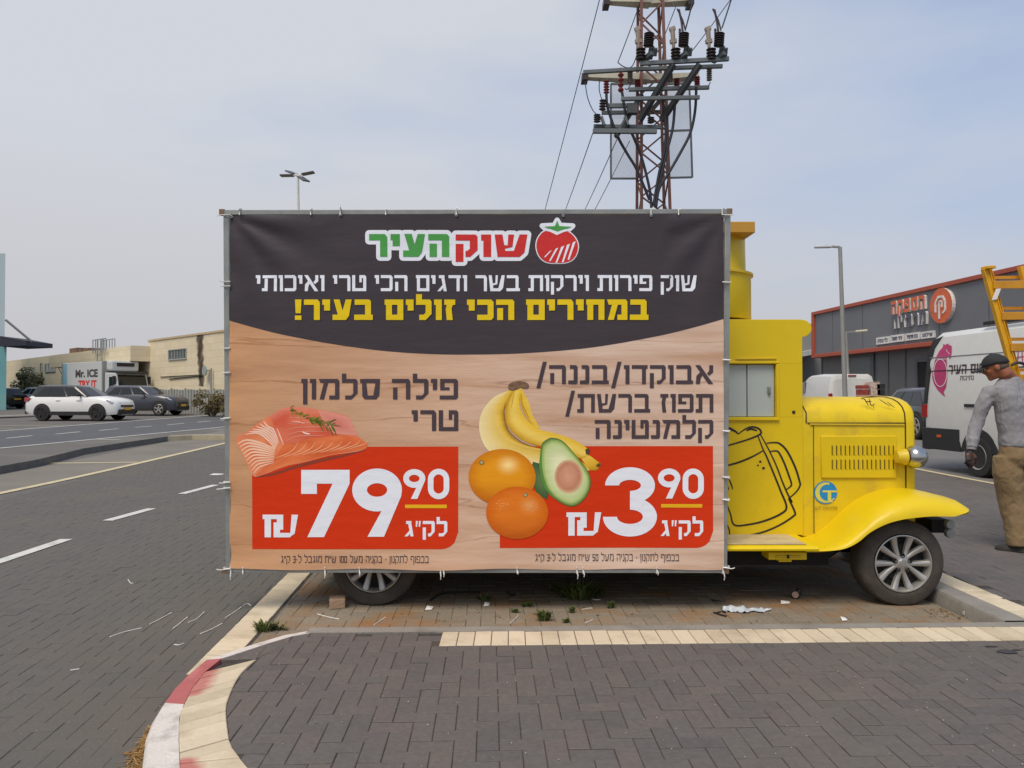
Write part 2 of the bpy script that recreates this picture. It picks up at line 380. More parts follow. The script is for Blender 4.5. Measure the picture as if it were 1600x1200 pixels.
def herringbone(name, test, bounds, ang, z, mats, W=.1, gap=.0013, cuts=None):
    b = MB(); ca, sa = math.cos(ang), math.sin(ang); x0, x1, y0, y1 = bounds
    rad = math.hypot(x1 - x0, y1 - y0) / 2; mx_, my_ = (x0 + x1) / 2, (y0 + y1) / 2; k = int(rad / W) + 2
    for i in range(-k, k):
        for j in range(-k, k):
            t = (i - j) % 4
            if t == 0: r = (i, j, i + 2, j + 1)
            elif t == 2: r = (i, j - 1, i + 1, j + 1)
            else: continue
            c = [(r[0], r[1]), (r[2], r[1]), (r[2], r[3]), (r[0], r[3])]
            c = [(mx_ + (p[0] * ca - p[1] * sa) * W, my_ + (p[0] * sa + p[1] * ca) * W) for p in c]
            m = (sum(p[0] for p in c) / 4, sum(p[1] for p in c) / 4)
            if not (x0 < m[0] < x1 and y0 < m[1] < y1): continue
            if test is None or test(m):
                for a_, c_ in (cuts(m) if cuts else ()): c = clip(c, a_, c_) if len(c) > 2 else c
                if len(c) > 2 and area(c) > .0008: block(b, c, z, gap=gap)
    o = b.build(name, mats, fix=False); return struct(o)

ZK = .10                                                        # pavement height over the bay
z3 = lambda a, b_, z=ZK: onZ(180 + a / 3.077, 880 + b_ / 3.077, z)
SD = Vector((1, .029, 0)).normalized(); SN = Vector((-SD.y, SD.x, 0)); S0 = Vector((-.415, 4.617, ZK))     # back edge of the cream strip
strip_y = lambda x: S0.y + (x - S0.x) * .029
# kerb outline, from near the camera round to the flush strip
KO = [z3(*p) for p in ((112, 1090), (120, 985), (140, 830), (170, 750), (220, 670), (265, 605), (330, 540), (420, 465), (500, 440), (640, 393), (800, 343), (930, 320))]
KI = [z3(*p) for p in ((312, 1090), (310, 985), (305, 850), (308, 745), (330, 680), (370, 600), (430, 525), (510, 460), (620, 425), (740, 385), (850, 352), (935, 337))]
d0 = (KO[0] - KO[1]).normalized() * 2.2; KO.insert(0, KO[0] + d0); KI.insert(0, KI[0] + d0)
CB = [z3(*p) for p in ((720, 1090), (640, 985), (560, 880), (540, 780), (535, 700), (550, 640), (600, 540), (680, 462))]
CB.insert(0, CB[0] + d0)
def kerb(b, O, I, z0, z1, mi):
    rings = []
    for o, i in zip(O, I):
        d = (Vector((i.x, i.y, 0)) - Vector((o.x, o.y, 0))).normalized()
        rings.append([Vector((o.x, o.y, z0)), Vector((o.x, o.y, z1 - .02)) + d * .006, Vector((o.x, o.y, z1)) + d * .022, Vector((i.x, i.y, z1 + .002)), Vector((i.x, i.y, z0))])
    n = 5
    for a in range(len(rings) - 1):
        m = mi(a) if callable(mi) else mi
        b.add(rings[a] + rings[a + 1], [(k, (k + 1) % n, n + (k + 1) % n, n + k) for k in range(n)], m)
m_conc = mat('kerb_concrete', S(140, 136, 128), .9, vary=.12, scale=7, bump=.4, bscale=70, dirt=S(110, 104, 94), dscale=3, damt=.6)
m_kwhite = mat('kerb_white_paint', S(212, 206, 198), .7, vary=.06, scale=9, dirt=S(98, 92, 86), dscale=8, damt=.7, bump=.3)
m_kred = mat('kerb_red_paint', S(178, 98, 96), .75, vary=.1, scale=8, dirt=S(200, 150, 145), dscale=6, damt=.4, bump=.3)
b = MB(); kerb(b, KO, KI, -.05, ZK, lambda a: 1 if a in (4, 5, 6, 7) and a > 4 else 0)
struct(b.build('painted_kerb', [m_kwhite, m_kred], smooth=50))
# flush concrete strip behind the cream tiles
b = MB(); p0 = KO[-1]; xs = [p0.x + .0, .2, 1, 2, 3.02, 4.2, 5.5, 7.6]
kerb(b, [Vector((x, strip_y(x) + .125 + .012 * (x < 0), ZK)) for x in xs], [Vector((x, strip_y(x) + .004, ZK)) for x in xs], -.05, ZK, 0)
struct(b.build('kerb_strip', m_conc, smooth=50))
m_cream = islands('cream_pavers', [S(194, 180, 154), S(210, 196, 169), S(202, 188, 163), S(216, 202, 175)], .85, fine=.05, bump=.1, stain=S(152, 136, 110), sscale=4, samt=.5)
b = MB(); x = -.415
while x < 7.6:
    x2 = x + .0985; sk = .0
    block(b, [(x, strip_y(x) - .252), (x2, strip_y(x2) - .252), (x2, strip_y(x2)), (x, strip_y(x))], ZK + .003, bev=.004, gap=.0022)
    x = x2
struct(b.build('cream_edging', m_cream, fix=False))
# curved cream band inside the painted kerb
b = MB(); ki = resample([KI[i] for i in range(0, 8)], .02)
def at(pl, t):
    L = [0]
    for a, c in zip(pl, pl[1:]): L.append(L[-1] + (c - a).length)
    s_ = t * L[-1]
    for i in range(len(L) - 1):
        if s_ <= L[i + 1]: return pl[i].lerp(pl[i + 1], (s_ - L[i]) / max(1e-9, L[i + 1] - L[i]))
    return pl[-1]
cbs = smoothline(CB); kis = smoothline(KI[:8]); nb = 38
for i in range(nb):
    A0, A1, B0, B1 = at(kis, i / nb), at(kis, (i + 1) / nb), at(cbs, i / nb), at(cbs, (i + 1) / nb)
    block(b, [(A0.x, A0.y), (B0.x, B0.y), (B1.x, B1.y), (A1.x, A1.y)], ZK + .004, bev=.004, gap=.0022)
# red overspray on the cream band
m_cb = islands('cream_pavers_curve', [S(194, 181, 155), S(210, 196, 169), S(203, 189, 164), S(216, 202, 175)], .85, fine=.05, bump=.1, stain=S(156, 140, 112), sscale=4, samt=.45)
t_ = m_cb.node_tree; bs_ = t_.nodes['Principled BSDF']; lk = bs_.inputs['Base Color'].links[0].from_socket
tcn = N(t_, 'ShaderNodeTexCoord'); acc = None
rc = (z3(430, 570) + z3(370, 640)) / 2
for cpt, rr in [(z3(*p), r_) for p, r_ in (((470, 480), .035), ((452, 500), .05), ((432, 525), .055), ((415, 550), .06), ((400, 575), .06), ((388, 600), .055), ((372, 622), .045), ((330, 965), .04), ((320, 985), .05), ((340, 1000), .05))]:
    vd = N(t_, 'ShaderNodeVectorMath', operation='DISTANCE'); vd.inputs[1].default_value = (cpt.x, cpt.y, ZK); t_.links.new(tcn.outputs['Object'], vd.inputs[0])
    nn = N(t_, 'ShaderNodeTexNoise'); nn.inputs['Scale'].default_value = 14; t_.links.new(tcn.outputs['Object'], nn.inputs['Vector'])
    ad = N(t_, 'ShaderNodeMath', operation='MULTIPLY_ADD'); ad.inputs[1].default_value = .025; t_.links.new(nn.outputs['Fac'], ad.inputs[0]); t_.links.new(vd.outputs['Value'], ad.inputs[2])
    mr = N(t_, 'ShaderNodeMapRange'); mr.inputs[1].default_value = rr * .7 + .0125; mr.inputs[2].default_value = rr * 1.6 + .0125; mr.inputs[3].default_value = .85; mr.inputs[4].default_value = 0
    t_.links.new(ad.outputs[0], mr.inputs[0])
    if acc is None: acc = mr.outputs[0]
    else:
        mm = N(t_, 'ShaderNodeMath', operation='MAXIMUM'); t_.links.new(acc, mm.inputs[0]); t_.links.new(mr.outputs[0], mm.inputs[1]); acc = mm.outputs[0]
mxr = N(t_, 'ShaderNodeMix', data_type='RGBA'); mxr.inputs[7].default_value = S(182, 102, 98)
t_.links.new(acc, mxr.inputs[0]); t_.links.new(lk, mxr.inputs[6]); t_.links.new(mxr.outputs[2], bs_.inputs['Base Color'])
struct(b.build('cream_band', m_cb, fix=False))
# pavement of dark herringbone blocks
m_walk = islands('dark_pavers', [S(94, 90, 88), S(99, 95, 92), S(97, 93, 90), S(103, 96, 92), S(92, 89, 87), S(100, 93, 90)], .82, fine=.14, stain=S(112, 104, 95), sscale=1.1, samt=.35)
xe = 12
WALK = [(p.x, p.y) for p in cbs] + [(KI[8].x, KI[8].y), (KI[10].x, KI[10].y), (KI[-1].x, KI[-1].y)] + [(x, strip_y(x) - (.0 if x < -.415 else .252)) for x in (-.6, -.416, -.414, 2, xe)] + [(xe, .8), (cbs[0].x, .8)]
SA_, SB_ = (-.415, strip_y(-.415) - .252), (8, strip_y(8) - .252)
def walk_cuts(m):
    r = []
    if m[0] > -.42: r.append((SB_, SA_))
    elif m[1] > 4.25: r.append(((-.415, strip_y(-.415)), (-3, strip_y(-3))))
    if m[0] < 0: r.append(near_cut(cbs, m, False) if m[1] < cbs[-1].y else near_cut(KI[8:], m, False))
    return r
def wtest(m):
    if m[0] < -.42: return m[1] < strip_y(m[0]) + .1 and m[0] > -2.6 and (inside(m, WALK) or min((Vector(m) - p.xy).length for p in list(cbs) + KI[8:]) < .13)
    return m[1] < strip_y(m[0]) - .252 + .13
herringbone('pavement', wtest, (-3.2, 6.6, .9, 5.2), R(1.66), ZK, m_walk, W=.092, cuts=walk_cuts, gap=.0018)
b = MB()
for pz in (((512, 462), (620, 428), (598, 461)), ((598, 461), (620, 428), (735, 389), (678, 461)), ((678, 461), (735, 389), (845, 356), (790, 400))): block(b, [(p.x, p.y) for p in (z3(*c_) for c_ in pz)], ZK, gap=.001)
struct(b.build('pavement_cut_blocks', m_walk, fix=False))
m_joint = mat('joint_sand', S(64, 61, 57), .95, vary=.25, scale=14, dirt=S(118, 96, 68), dscale=2.5, damt=.7)
b = MB(); poly = [(p.x, p.y) for p in kis] + [(KI[9].x, KI[9].y), (KI[-1].x, KI[-1].y - .01)] + [(x, strip_y(x) - .01) for x in (-.3, xe)] + [(xe, .5), (kis[0].x, .5)]
b.add([(p[0], p[1], ZK - .0045) for p in poly], [tuple(range(len(poly)))]); struct(b.build('pavement_bed', m_joint))
# right-hand forecourt, one kerb height above the bay
XK = 3.08
b = MB(); ys = [strip_y(3.1) + .13, 5.3, 6, 7.5, 9.5, 12, 16, 22]
kerb(b, [Vector((XK, y, ZK)) for y in ys], [Vector((XK + .17, y, ZK)) for y in ys], -.05, ZK, 0)
for i, p in enumerate(b.v): b.v[i] = Vector((p.x, p.y, p.z + H(p.y)))
struct(b.build('kerb', m_conc, smooth=50))
b = MB(); y = 4.88
while y < 18:
    block(b, [(XK + .172, y), (XK + .35, y), (XK + .35, y + .1), (XK + .172, y + .1)], ZK + .003, gap=.0012); y += .1
struct(b.build('kerbside_edging', m_cream, fix=False))
herringbone('forecourt', lambda p: p[0] > XK + .36 and p[1] > strip_y(p[0]) + .13 and p[0] < 7.62, (3.4, 7.7, 4.8, 17), R(-4.5), ZK, m_walk)
b = MB(); YS = [3] + [4.7 + .0 * i for i in range(1)] + list(range(6, 100, 2))
for (xa, xb, zz) in ((XK + .17, 7.6, ZK - .005), (7.6, 160, ZK - .004)):
    vs = []; 
    ysx = [strip_y(5) + .12 if xa < 5 else -20] + list(range(6, 100, 2))
    for y in ysx: vs += [(xa, y, H(y) + zz), (xb, y, H(y) + zz)]
    b.add(vs, [(2 * i, 2 * i + 1, 2 * i + 3, 2 * i + 2) for i in range(len(ysx) - 1)], 0 if xa < 5 else 1)
m_yard = mat('yard_asphalt', S(112, 110, 108), .9, vary=.1, scale=.8, bump=.4, bscale=90)
struct(b.build('forecourt_bed', [m_joint, m_yard]))
# parking bay
m_bay = islands('bay_pavers', [S(126, 116, 100), S(138, 127, 110), S(132, 122, 107), S(142, 131, 114)], .88, stain=S(146, 104, 58), sscale=1.9, samt=.9)
xb_ = lambda y: -1.60 - .058 * (y - 4.9)
herringbone('parking_bay', lambda p: xb_(p[1]) - .12 < p[0] < XK + .08 and p[1] > strip_y(p[0]) + .03, (-2.3, XK + .1, 4.3, 9.6), R(1.66), 0, m_bay, cuts=lambda m: [((xb_(9), 9), (xb_(4), 4)), ((-3, strip_y(-3) + .12), (4, strip_y(4) + .12))])
b = MB(); b.add([(-1.7, 4.3, -.003), (XK + .1, 4.3, -.003), (XK + .1, 9.6, -.003), (-2, 9.6, -.003)], [(0, 1, 2, 3)]); struct(b.build('parking_bay_bed', m_joint))
# car-park lane on the left
LD = Vector((-.083, 1, 0))
yl = lambda y: -1.787 - .058 * (y - 4.44)
LOT = [(p.x, p.y) for p in KO[:9]] + [(yl(4.55), 4.55), (yl(9.6), 9.6), (yl(21), 21), (-8.7, 21), (-6.6, 5), (-6, 1), (KO[0].x, KO[0].y - .1)]
m_lot = islands('lane_pavers', [S(92, 90, 86), S(96, 93, 89), S(94, 91, 88), S(98, 94, 89)], .85, fine=.10, stain=S(104, 97, 87), sscale=.7, samt=.6)
ylc = ((yl(4), 4), (yl(21), 21))
herringbone('lane', lambda p: inside(p, LOT) or inside((p[0] - .13, p[1]), LOT), (-9, -1.0, 1.2, 21), R(4.7), 0, m_lot, W=.092, gap=.0005, cuts=lambda m: [ylc] if m[1] > 4.5 else [near_cut(KO[:9], m, True)])
b = MB(); y = 4.2
while y < 9.6:
    block(b, [(yl(y), y), (yl(y) + .19, y), (yl(y + .1) + .19, y + .1), (yl(y + .1), y + .1)], .003, gap=.001); y += .1
struct(b.build('bay_edging', m_cream, fix=False))

# painted lines
m_white = mat('white_road_paint', S(205, 204, 198), .75, vary=.06, scale=5, dirt=S(130, 126, 120), dscale=4, damt=.7)
m_yel = mat('cream_road_paint', S(200, 186, 150), .75, vary=.06, scale=5, dirt=S(140, 130, 112), dscale=4, damt=.6)
def ribbon(name, A, B, wd, m, e0=0, e1=0, off=.006, zb=0, label=None):
    A, B = Vector(A), Vector(B); d = (B - A); d.z = 0; L = d.length; d.normalize(); s = Vector((-d.y, d.x, 0)) * wd / 2
    n = max(1, int((L + e0 + e1) / 1.0)); vs = []
    for i in range(n + 1):
        p = A + d * (-e0 + (L + e0 + e1) * i / n); z = H(p.y) + off + zb
        vs += [(p.x + s.x, p.y + s.y, z), (p.x - s.x, p.y - s.y, z)]
    b = MB().add(vs, [(2 * i, 2 * i + 1, 2 * i + 3, 2 * i + 2) for i in range(n)]); return struct(b.build(name, m))
def sheet(name, pl, m, off):
    A = [onG(*p) for p in pl]; n = 30; vs = []
    for i in range(n + 1):
        t = i / n
        for s_ in (A[0].lerp(A[3], t), A[1].lerp(A[2], t)): vs.append((s_.x, s_.y, H(s_.y) + off))
    return struct(MB().add(vs, [(2 * i, 2 * i + 1, 2 * i + 3, 2 * i + 2) for i in range(n)]).build(name, m))
for a, c in (((-25, 886), (104, 843)), ((168, 814), (237, 795)), ((284, 772), (337, 758))): ribbon('lane_marking', onG(*a), onG(*c), .13, m_white)
ribbon('bay_line', onG(0, 771), onG(352, 692.5), .16, m_yel, 6, 25)
ribbon('bay_line', onG(77, 724), onG(208, 722.5), .16, m_yel, 0, .1, off=.005)
m_road = mat('road_asphalt', S(86, 87, 91), .9, vary=.08, scale=1.2, bump=.4, bscale=90)
A, B = onG(0, 700.5), onG(352, 667); C_, D_ = onG(351, 647), onG(0, 673.5)
def far_strip(name, P, Q, P2, Q2, m, off, e0, e1):
    d1 = (Q - P); d2 = (Q2 - P2); vs = []; n = 40
    for i in range(n + 1):
        t = -e0 + (1 + e0 + e1) * i / n
        for s_ in (P + d1 * t, P2 + d2 * t): vs.append((s_.x, s_.y, H(s_.y) + off))
    return struct(MB().add(vs, [(2 * i, 2 * i + 1, 2 * i + 3, 2 * i + 2) for i in range(n)]).build(name, m))
far_strip('road', A, B, D_, C_, m_road, .002, .6, 1.0)
ribbon('road_line', A, B, .16, m_white, 8, 14)
ribbon('road_line', D_, C_, .16, m_white, 8, 14)
for a, c in (((-40, 689.5), (-12, 687)), ((10, 685), (50, 681)), ((87, 678.5), (125, 674.8)), ((155, 672.8), (185, 670)), ((211, 668), (237, 665.8)), ((262, 664), (288, 661.6)), ((308, 660), (330, 658)), ((344, 657), (362, 655.2))):
    ribbon('road_dash', onG(*a), onG(*c), .13, m_white, off=.007)
ribbon('stall_line', onG(152, 686.5), onG(187, 687.5), .13, m_white)
ribbon('stall_line', onG(330, 671), onG(360, 671.5), .13, m_white)
ribbon('stall_line', onG(0, 665), onG(100, 665.5), .13, m_yel); ribbon('stall_line', onG(-20, 670.5), onG(20, 670.5), .13, m_yel)
ribbon('forecourt_line', (7.7, 5, 0), (7.7, 30, 0), .12, m_yel, zb=ZK)
# dark kerb of the planting island
m_kdark = mat('dark_kerb', S(108, 105, 100), .9, vary=.15, scale=5, bump=.4)
m_ktop = mat('kerb_sandy', S(168, 158, 134), .9, vary=.1, scale=5)
b = MB(); kp = [onG(*p) for p in ((-60, 752), (0, 740.5), (50, 731), (125, 711), (200, 699), (262, 689.5), (300, 687.5), (350, 687.5), (420, 687.5))]
kf = [p + Vector((-.05, .34, 0)) for p in kp]
rg = [[Vector((a.x, a.y, H(a.y) - .03)), Vector((a.x, a.y, H(a.y) + .15)), Vector((c.x, c.y, H(c.y) + .15)), Vector((c.x, c.y, H(c.y) - .03))] for a, c in zip(kp, kf)]
for i in range(len(rg) - 1): b.add(rg[i] + rg[i + 1], [(0, 1, 5, 4), (1, 2, 6, 5), (2, 3, 7, 6)], 0 if i < 5 else 1)
struct(b.build('island_kerb', [m_kdark, m_ktop]))
m_isl = mat('parking_strip', S(118, 113, 104), .9, vary=.1, scale=.8, bump=.3, dirt=S(134, 126, 112), dscale=.5, damt=.6)
far_strip('parking_strip', onG(0, 771), onG(352, 692.5), onG(0, 742), onG(262, 690), m_isl, .0025, .4, .6)
sheet('far_kerb', [(-30, 655), (58, 651), (52, 650), (-30, 653)], m_conc, .1)
# ================================================================ YELLOW TRUCK
m_y = mat('yellow_paint', S(222, 192, 12), .42, vary=.06, scale=1.5, coat=.1, dirt=S(190, 158, 30), dscale=1.6, damt=.5, bump=.12, bscale=5, spec=.35)
m_yh = mat('sun_faded_yellow', S(222, 192, 22), .5, vary=.08, scale=3, dirt=S(172, 146, 60), dscale=3.2, damt=.75, bump=.1, bscale=6, spec=.35)
m_yd = mat('ochre_paint', S(186, 138, 44), .5, vary=.06, scale=4)
m_yf = mat('faded_yellow_paint', S(214, 184, 40), .45, vary=.08, scale=3, dirt=S(176, 146, 62), dscale=6, damt=.4, bump=.05, bscale=25)
m_blk = mat('black_line', S(38, 30, 24), .6)
m_dark = mat('dark_underbody', S(28, 27, 26), .85, vary=.2)
m_rub = mat('tyre_rubber', S(66, 61, 56), .85, vary=.15, scale=12, dirt=S(104, 93, 78), dscale=7, damt=.55, bump=.2, bscale=80)
m_alloy = mat('alloy', S(176, 174, 170), .38, metal=.55, vary=.06, scale=12, dirt=S(140, 132, 120), dscale=9, damt=.4)
m_chrome = mat('chrome', S(186, 184, 180), .22, metal=1, vary=.05, scale=10)
m_tan = mat('worn_running_board', S(196, 176, 132), .8, vary=.15, scale=9, dirt=S(150, 142, 128), dscale=5, damt=.8)
m_wpan = mat('window_panel', S(176, 186, 182), .3, vary=.03, scale=2)
m_blue = mat('logo_blue', S(24, 132, 196), .5)
m_red = mat('red_lens', S(170, 24, 24), .25)
m_steel = mat('galvanised_steel', S(146, 150, 148), .5, metal=.35, vary=.12, scale=11, dirt=S(112, 108, 96), dscale=5, damt=.4)
YS_ = 5.85                                        # near side of the cab and hood
def T(px, py, y=YS_): return onY(px, py, y)
truck = thing('vintage_truck', (.8, 6.4, 0), 'yellow vintage style beer truck with rounded hood standing behind the big banner', 'truck')
ts = lambda mb, n, m, sm=40, bv=0, par=truck: mb.build(n, m, par, smooth=sm, bevel=bv)
b = MB(); b.box(-1.5, 1.452, YS_ + .02, 7.02, .44, 2.26); ts(b, 'rear_body', m_y, 40, .03)
# cab: side outline extruded across
XC = T(1254, 600).x; zr = T(1200, 499).z
prof = [(1.46, .455), (XC, .455), (XC, T(0, 527).z)]
nc = T(1251, 513); rr = nc.z - T(0, 527).z
prof += [(nc.x + rr * 1.25 * math.cos(R(a)), nc.z + rr * math.sin(R(a))) for a in range(-80, 91, 17)]
prof += [(1.46, zr)]
# side with a window opening: build as pieces round the hole
wx0, wx1 = 1.46, T(1212, 600).x; wz0, wz1 = T(0, 652).z, T(0, 569).z
b = MB(); D = Vector((0, 1.2, 0))
P3 = lambda pr, y=YS_: [Vector((x, y, z)) for x, z in pr]
b.prism(P3([(1.46, .455), (XC, .455), (XC, wz0), (1.46, wz0)]), D)
b.prism(P3([(wx1, wz0), (XC, wz0), (XC, wz1), (wx1, wz1)]), D)
b.prism(P3([(1.46, wz1)] + [(XC, wz1)] + prof[2:]), D)
b.box(wx0, wx1, YS_ + .06, YS_ + 1.14, wz0, wz1)
ts(b, 'cab', m_y, 30, .006)
b = MB()
fr = [(wx0, wz0), (wx1, wz0), (wx1, wz1), (wx0, wz1)]
b.bar((wx0, YS_ - .004, wz0 - .012), (wx1 + .022, YS_ - .004, wz0 - .012), .03, .024); b.bar((wx0, YS_ - .004, wz1 + .012), (wx1 + .022, YS_ - .004, wz1 + .012), .02, .016)
b.bar((wx1 + .012, YS_ - .004, wz0), (wx1 + .012, YS_ - .004, wz1), .02, .02)
win = ts(b, 'window_frame', m_y, 30, .004)
b = MB(); xm = T(1169, 610).x; b.box(wx0, xm - .003, YS_ + .03, YS_ + .055, wz0 + .004, wz1 - .004); ts(b, 'window_panel', m_wpan, 30, .003, win)
b = MB(); b.box(xm + .003, wx1 - .004, YS_ + .024, YS_ + .055, wz0 + .004, wz1 - .004); pn = ts(b, 'window_panel', m_wpan, 30, .003, win)
b = MB(); h = T(1202, 610, YS_ + .01); b.box(h.x - .011, h.x + .011, YS_ + .008, YS_ + .024, h.z - .03, h.z + .03); b.box(h.x - .006, h.x + .006, YS_ + .0, YS_ + .012, h.z - .022, h.z + .022); ts(b, 'window_latch', m_steel, 30, .003, win)
b = MB(); b.bar(T(1150, 561, YS_ - .006), T(1213, 560, YS_ - .006), .012, .006); ts(b, 'drip_rail', m_yf)
b = MB(); p = T(1240, 644); b.lathe([(.013, 0), (.012, .004)], p + Vector((0, -.004, 0)), (0, 1, 0), 12); ts(b, 'rivet_hole', m_blk)
# hood: arched section run forwards
ZS = T(0, 661).z; ZB = T(0, 838).z; YC = 6.42; HC = 1.505
def arch(x, g=0, zb=ZB):
    r = [Vector((x, YS_ + .015 - g, zb)), Vector((x, YS_ + .01 - g, (zb + ZS) / 2)), Vector((x, YS_ + .012 - g, ZS))]
    for i in range(1, 12):
        a = math.pi * i / 12; r.append(Vector((x, YC - (YC - YS_ - .012 + g) * math.copysign(abs(math.cos(a)) ** .62, math.cos(a)), ZS + (HC + g - ZS) * math.sin(a) ** .72)))
    k = [Vector((x, 2 * YC - p.y, p.z)) for p in r[:3][::-1]]
    return r + k
XF = T(1416, 700).x; XE = T(1432, 700).x
b = MB(); b.loft([arch(XC - .01), arch(XF)]); ts(b, 'hood', m_yh, 50)
b = MB(); b.loft([arch(XF + .004, .006), arch(XE - .03, .008), arch(XE - .008, .0), arch(XE, -.02)]); gs = ts(b, 'radiator_shell', m_y, 50)
b = MB(); b.box(XE + .001, XE + .012, YS_ + .12, 2 * YC - YS_ - .12, .66, 1.36); 
for i in range(14): b.box(XE + .012, XE + .02, YS_ + .14 + i * .06, YS_ + .155 + i * .06, .68, 1.34)
ts(b, 'grille', m_dark, 30, 0, gs)
b = MB()                                           # seams
s0 = [p + Vector((0, 0, 0)) for p in arch(XC + .05, .0025)[2:9]]
b.tube([Vector((XC + .03 - .0, s0[0].y, s0[0].z))] + [Vector((XC + .045 - .06 * i / 6, p.y, p.z)) for i, p in enumerate(s0)][1:], .005, 5)
b.bar((XC + .04, YS_ + .008, ZS), (XF - .005, YS_ + .008, ZS - .0), .007, .007)
b.tube([p + Vector((XF - .001 - p.x, 0, 0)) for p in arch(XF, .001)[:9]], .004, 5)
b.bar((T(1268, 0).x, YS_ + .008, ZS), (T(1268, 0).x, YS_ + .008, ZB + .02), .004, .004)
ts(b, 'hood_seam', m_blk)
b = MB(); b.bar((T(1262, 0).x, YS_ + .006, ZS - .008), (XF - .01, YS_ + .006, ZS - .012), .008, .012); ts(b, 'hood_rail', m_yf)
# louvre panel
A, B = T(1283, 681), T(1401, 747); b = MB(); b.box(A.x, B.x, YS_ - .006, YS_ + .012, B.z, A.z); lv = ts(b, 'louvre_panel', m_y, 30, .006)
b = MB()
for row in ((696, 711), (718, 733)):
    for i in range(15):
        x = T(1295.5 + i * 6.75, 0).x; b.box(x - .003, x + .003, YS_ - .0085, YS_ - .004, T(0, row[1]).z, T(0, row[0]).z)
ts(b, 'louvre_slots', m_blk, 0, 0, lv)
b = MB()
for row in ((696, 711), (718, 733)):
    for i in range(15):
        x = T(1297.7 + i * 6.75, 0).x; b.box(x - .004, x + .004, YS_ - .011, YS_ - .004, T(0, row[1]).z, T(0, row[0]).z)
ts(b, 'louvre_fins', m_y, 0, .002, lv)
# headlights
for sgn in (0, 1):
    c = T(1430, 714, 5.78); cy = c.y if not sgn else 2 * YC - c.y
    b = MB(); prof_ = [(.001, -.085), (.045, -.075), (.075, -.045), (.085, 0), (.083, .03), (.06, .06), (.03, .075), (.001, .08)]
    b.lathe(prof_[:], (c.x, cy, c.z), (-1, 0, 0), 28, cap=False); hl = ts(b, 'headlight', m_chrome, 60)
    b = MB(); b.lathe([(.062, .0), (.058, .012), (.048, .03), (.044, .07), (.001, .075)], (c.x - .074, cy, c.z), (-1, 0, 0), 24, cap=False); ts(b, 'headlight_shell', m_yf, 60, 0, hl)
    b = MB(); b.box(c.x - .11, c.x - .07, cy - .02, YS_ + .03 if not sgn else cy + .02, c.z - .05, c.z + .05)
    if sgn: b.bar((c.x - .09, cy, c.z), (c.x - .09, 2 * YC - YS_ - .03, c.z), .05)
    ts(b, 'headlight_bracket', m_yf, 30, .004, hl)
# fenders and running boards as one swept sheet
def sweep(top, lip, yi, yo, mir=False):
    rings = []
    for (a, l) in zip(top, lip):
        pr = []
        za, zl = a.z, l.z; hgt = za - zl; dx = l.x - a.x
        for t, yy, zz in ((0, yi, 0), (.35, yi + (yo - yi) * .45, .0), (.0, yi + (yo - yi) * .7, .06), (0, yi + (yo - yi) * .86, .2), (0, yi + (yo - yi) * .95, .45), (0, yo + .003, .75), (0, yo, 1.0)):
            y = 2 * YC - yy if mir else yy
            pr.append(Vector((a.x + dx * zz, y, za - hgt * zz)))
        back = []
        for v in pr[::-1]:
            y = v.y + (.018 if not mir else -.018) * (v is pr[-1] or v is pr[-2]); back.append(Vector((v.x, y, v.z - (.015 if v is not pr[-1] else 0))))
        rings.append(pr + back)
    return rings
TOP = [(-.0, 0)]
tpx = [(1262, 850), (1282, 847), (1305, 836), (1333, 810), (1357, 790), (1382, 777), (1407, 770), (1432, 768), (1457, 771), (1480, 777), (1492, 780), (1504, 790)]
lpx = [(1258, 861), (1290, 861), (1318, 858), (1340, 848), (1360, 832), (1385, 819), (1410, 812), (1432, 809), (1455, 807), (1478, 807), (1492, 807), (1504, 803)]
top = smoothline([onY(a, c, 5.62) for a, c in tpx], 4); lip = smoothline([onY(a, c, 5.42) for a, c in lpx], 4)
for mir in (False, True):
    b = MB(); b.loft(sweep(top, lip, 6.02, 5.42, mir)); fd = ts(b, 'fender', m_y, 60)
    b = MB(); x0, x1 = -.35, onY(1262, 850, 5.6).x
    ya, yb = (5.42, 5.87) if not mir else (2 * YC - 5.42, 2 * YC - 5.87)
    zt = onY(1200, 848, 5.55).z
    b.loft([[Vector((x, ya, lip[0].z)), Vector((x, ya - .004 * (1 if not mir else -1), zt - .02)), Vector((x, ya + (yb - ya) * .03, zt - .004)), Vector((x, ya + (yb - ya) * .06, zt)), Vector((x, yb, zt + .004)), Vector((x, yb, zt - .03)), Vector((x, ya + (yb - ya) * .1, zt - .03)), Vector((x, ya + (yb - ya) * .1, lip[0].z))] for x in (x0, x1 + .01)])
    rb = ts(b, 'running_board', m_y, 40)
    b = MB(); b.box(x0, x1 - .06, min(ya + (yb - ya) * .09, yb - (yb - ya) * .02), max(ya + (yb - ya) * .09, yb - (yb - ya) * .02), zt + .004, zt + .007); ts(b, 'tread_plate', m_tan, 0, 0, rb)
    # rear fender, hidden from the front by the banner
    b = MB(); tt, ll = [], []
    for i in range(15):
        a = R(180 - 180 * i / 14); tt.append(Vector((-1.0 + .46 * math.cos(a), 0, .36 + .36 * math.sin(a)))); ll.append(Vector((-1.0 + .40 * math.cos(a), 0, .36 + .28 * math.sin(a))))
    b.loft(sweep(tt, ll, 6.02, 5.48, mir)); ts(b, 'fender', m_y, 60)
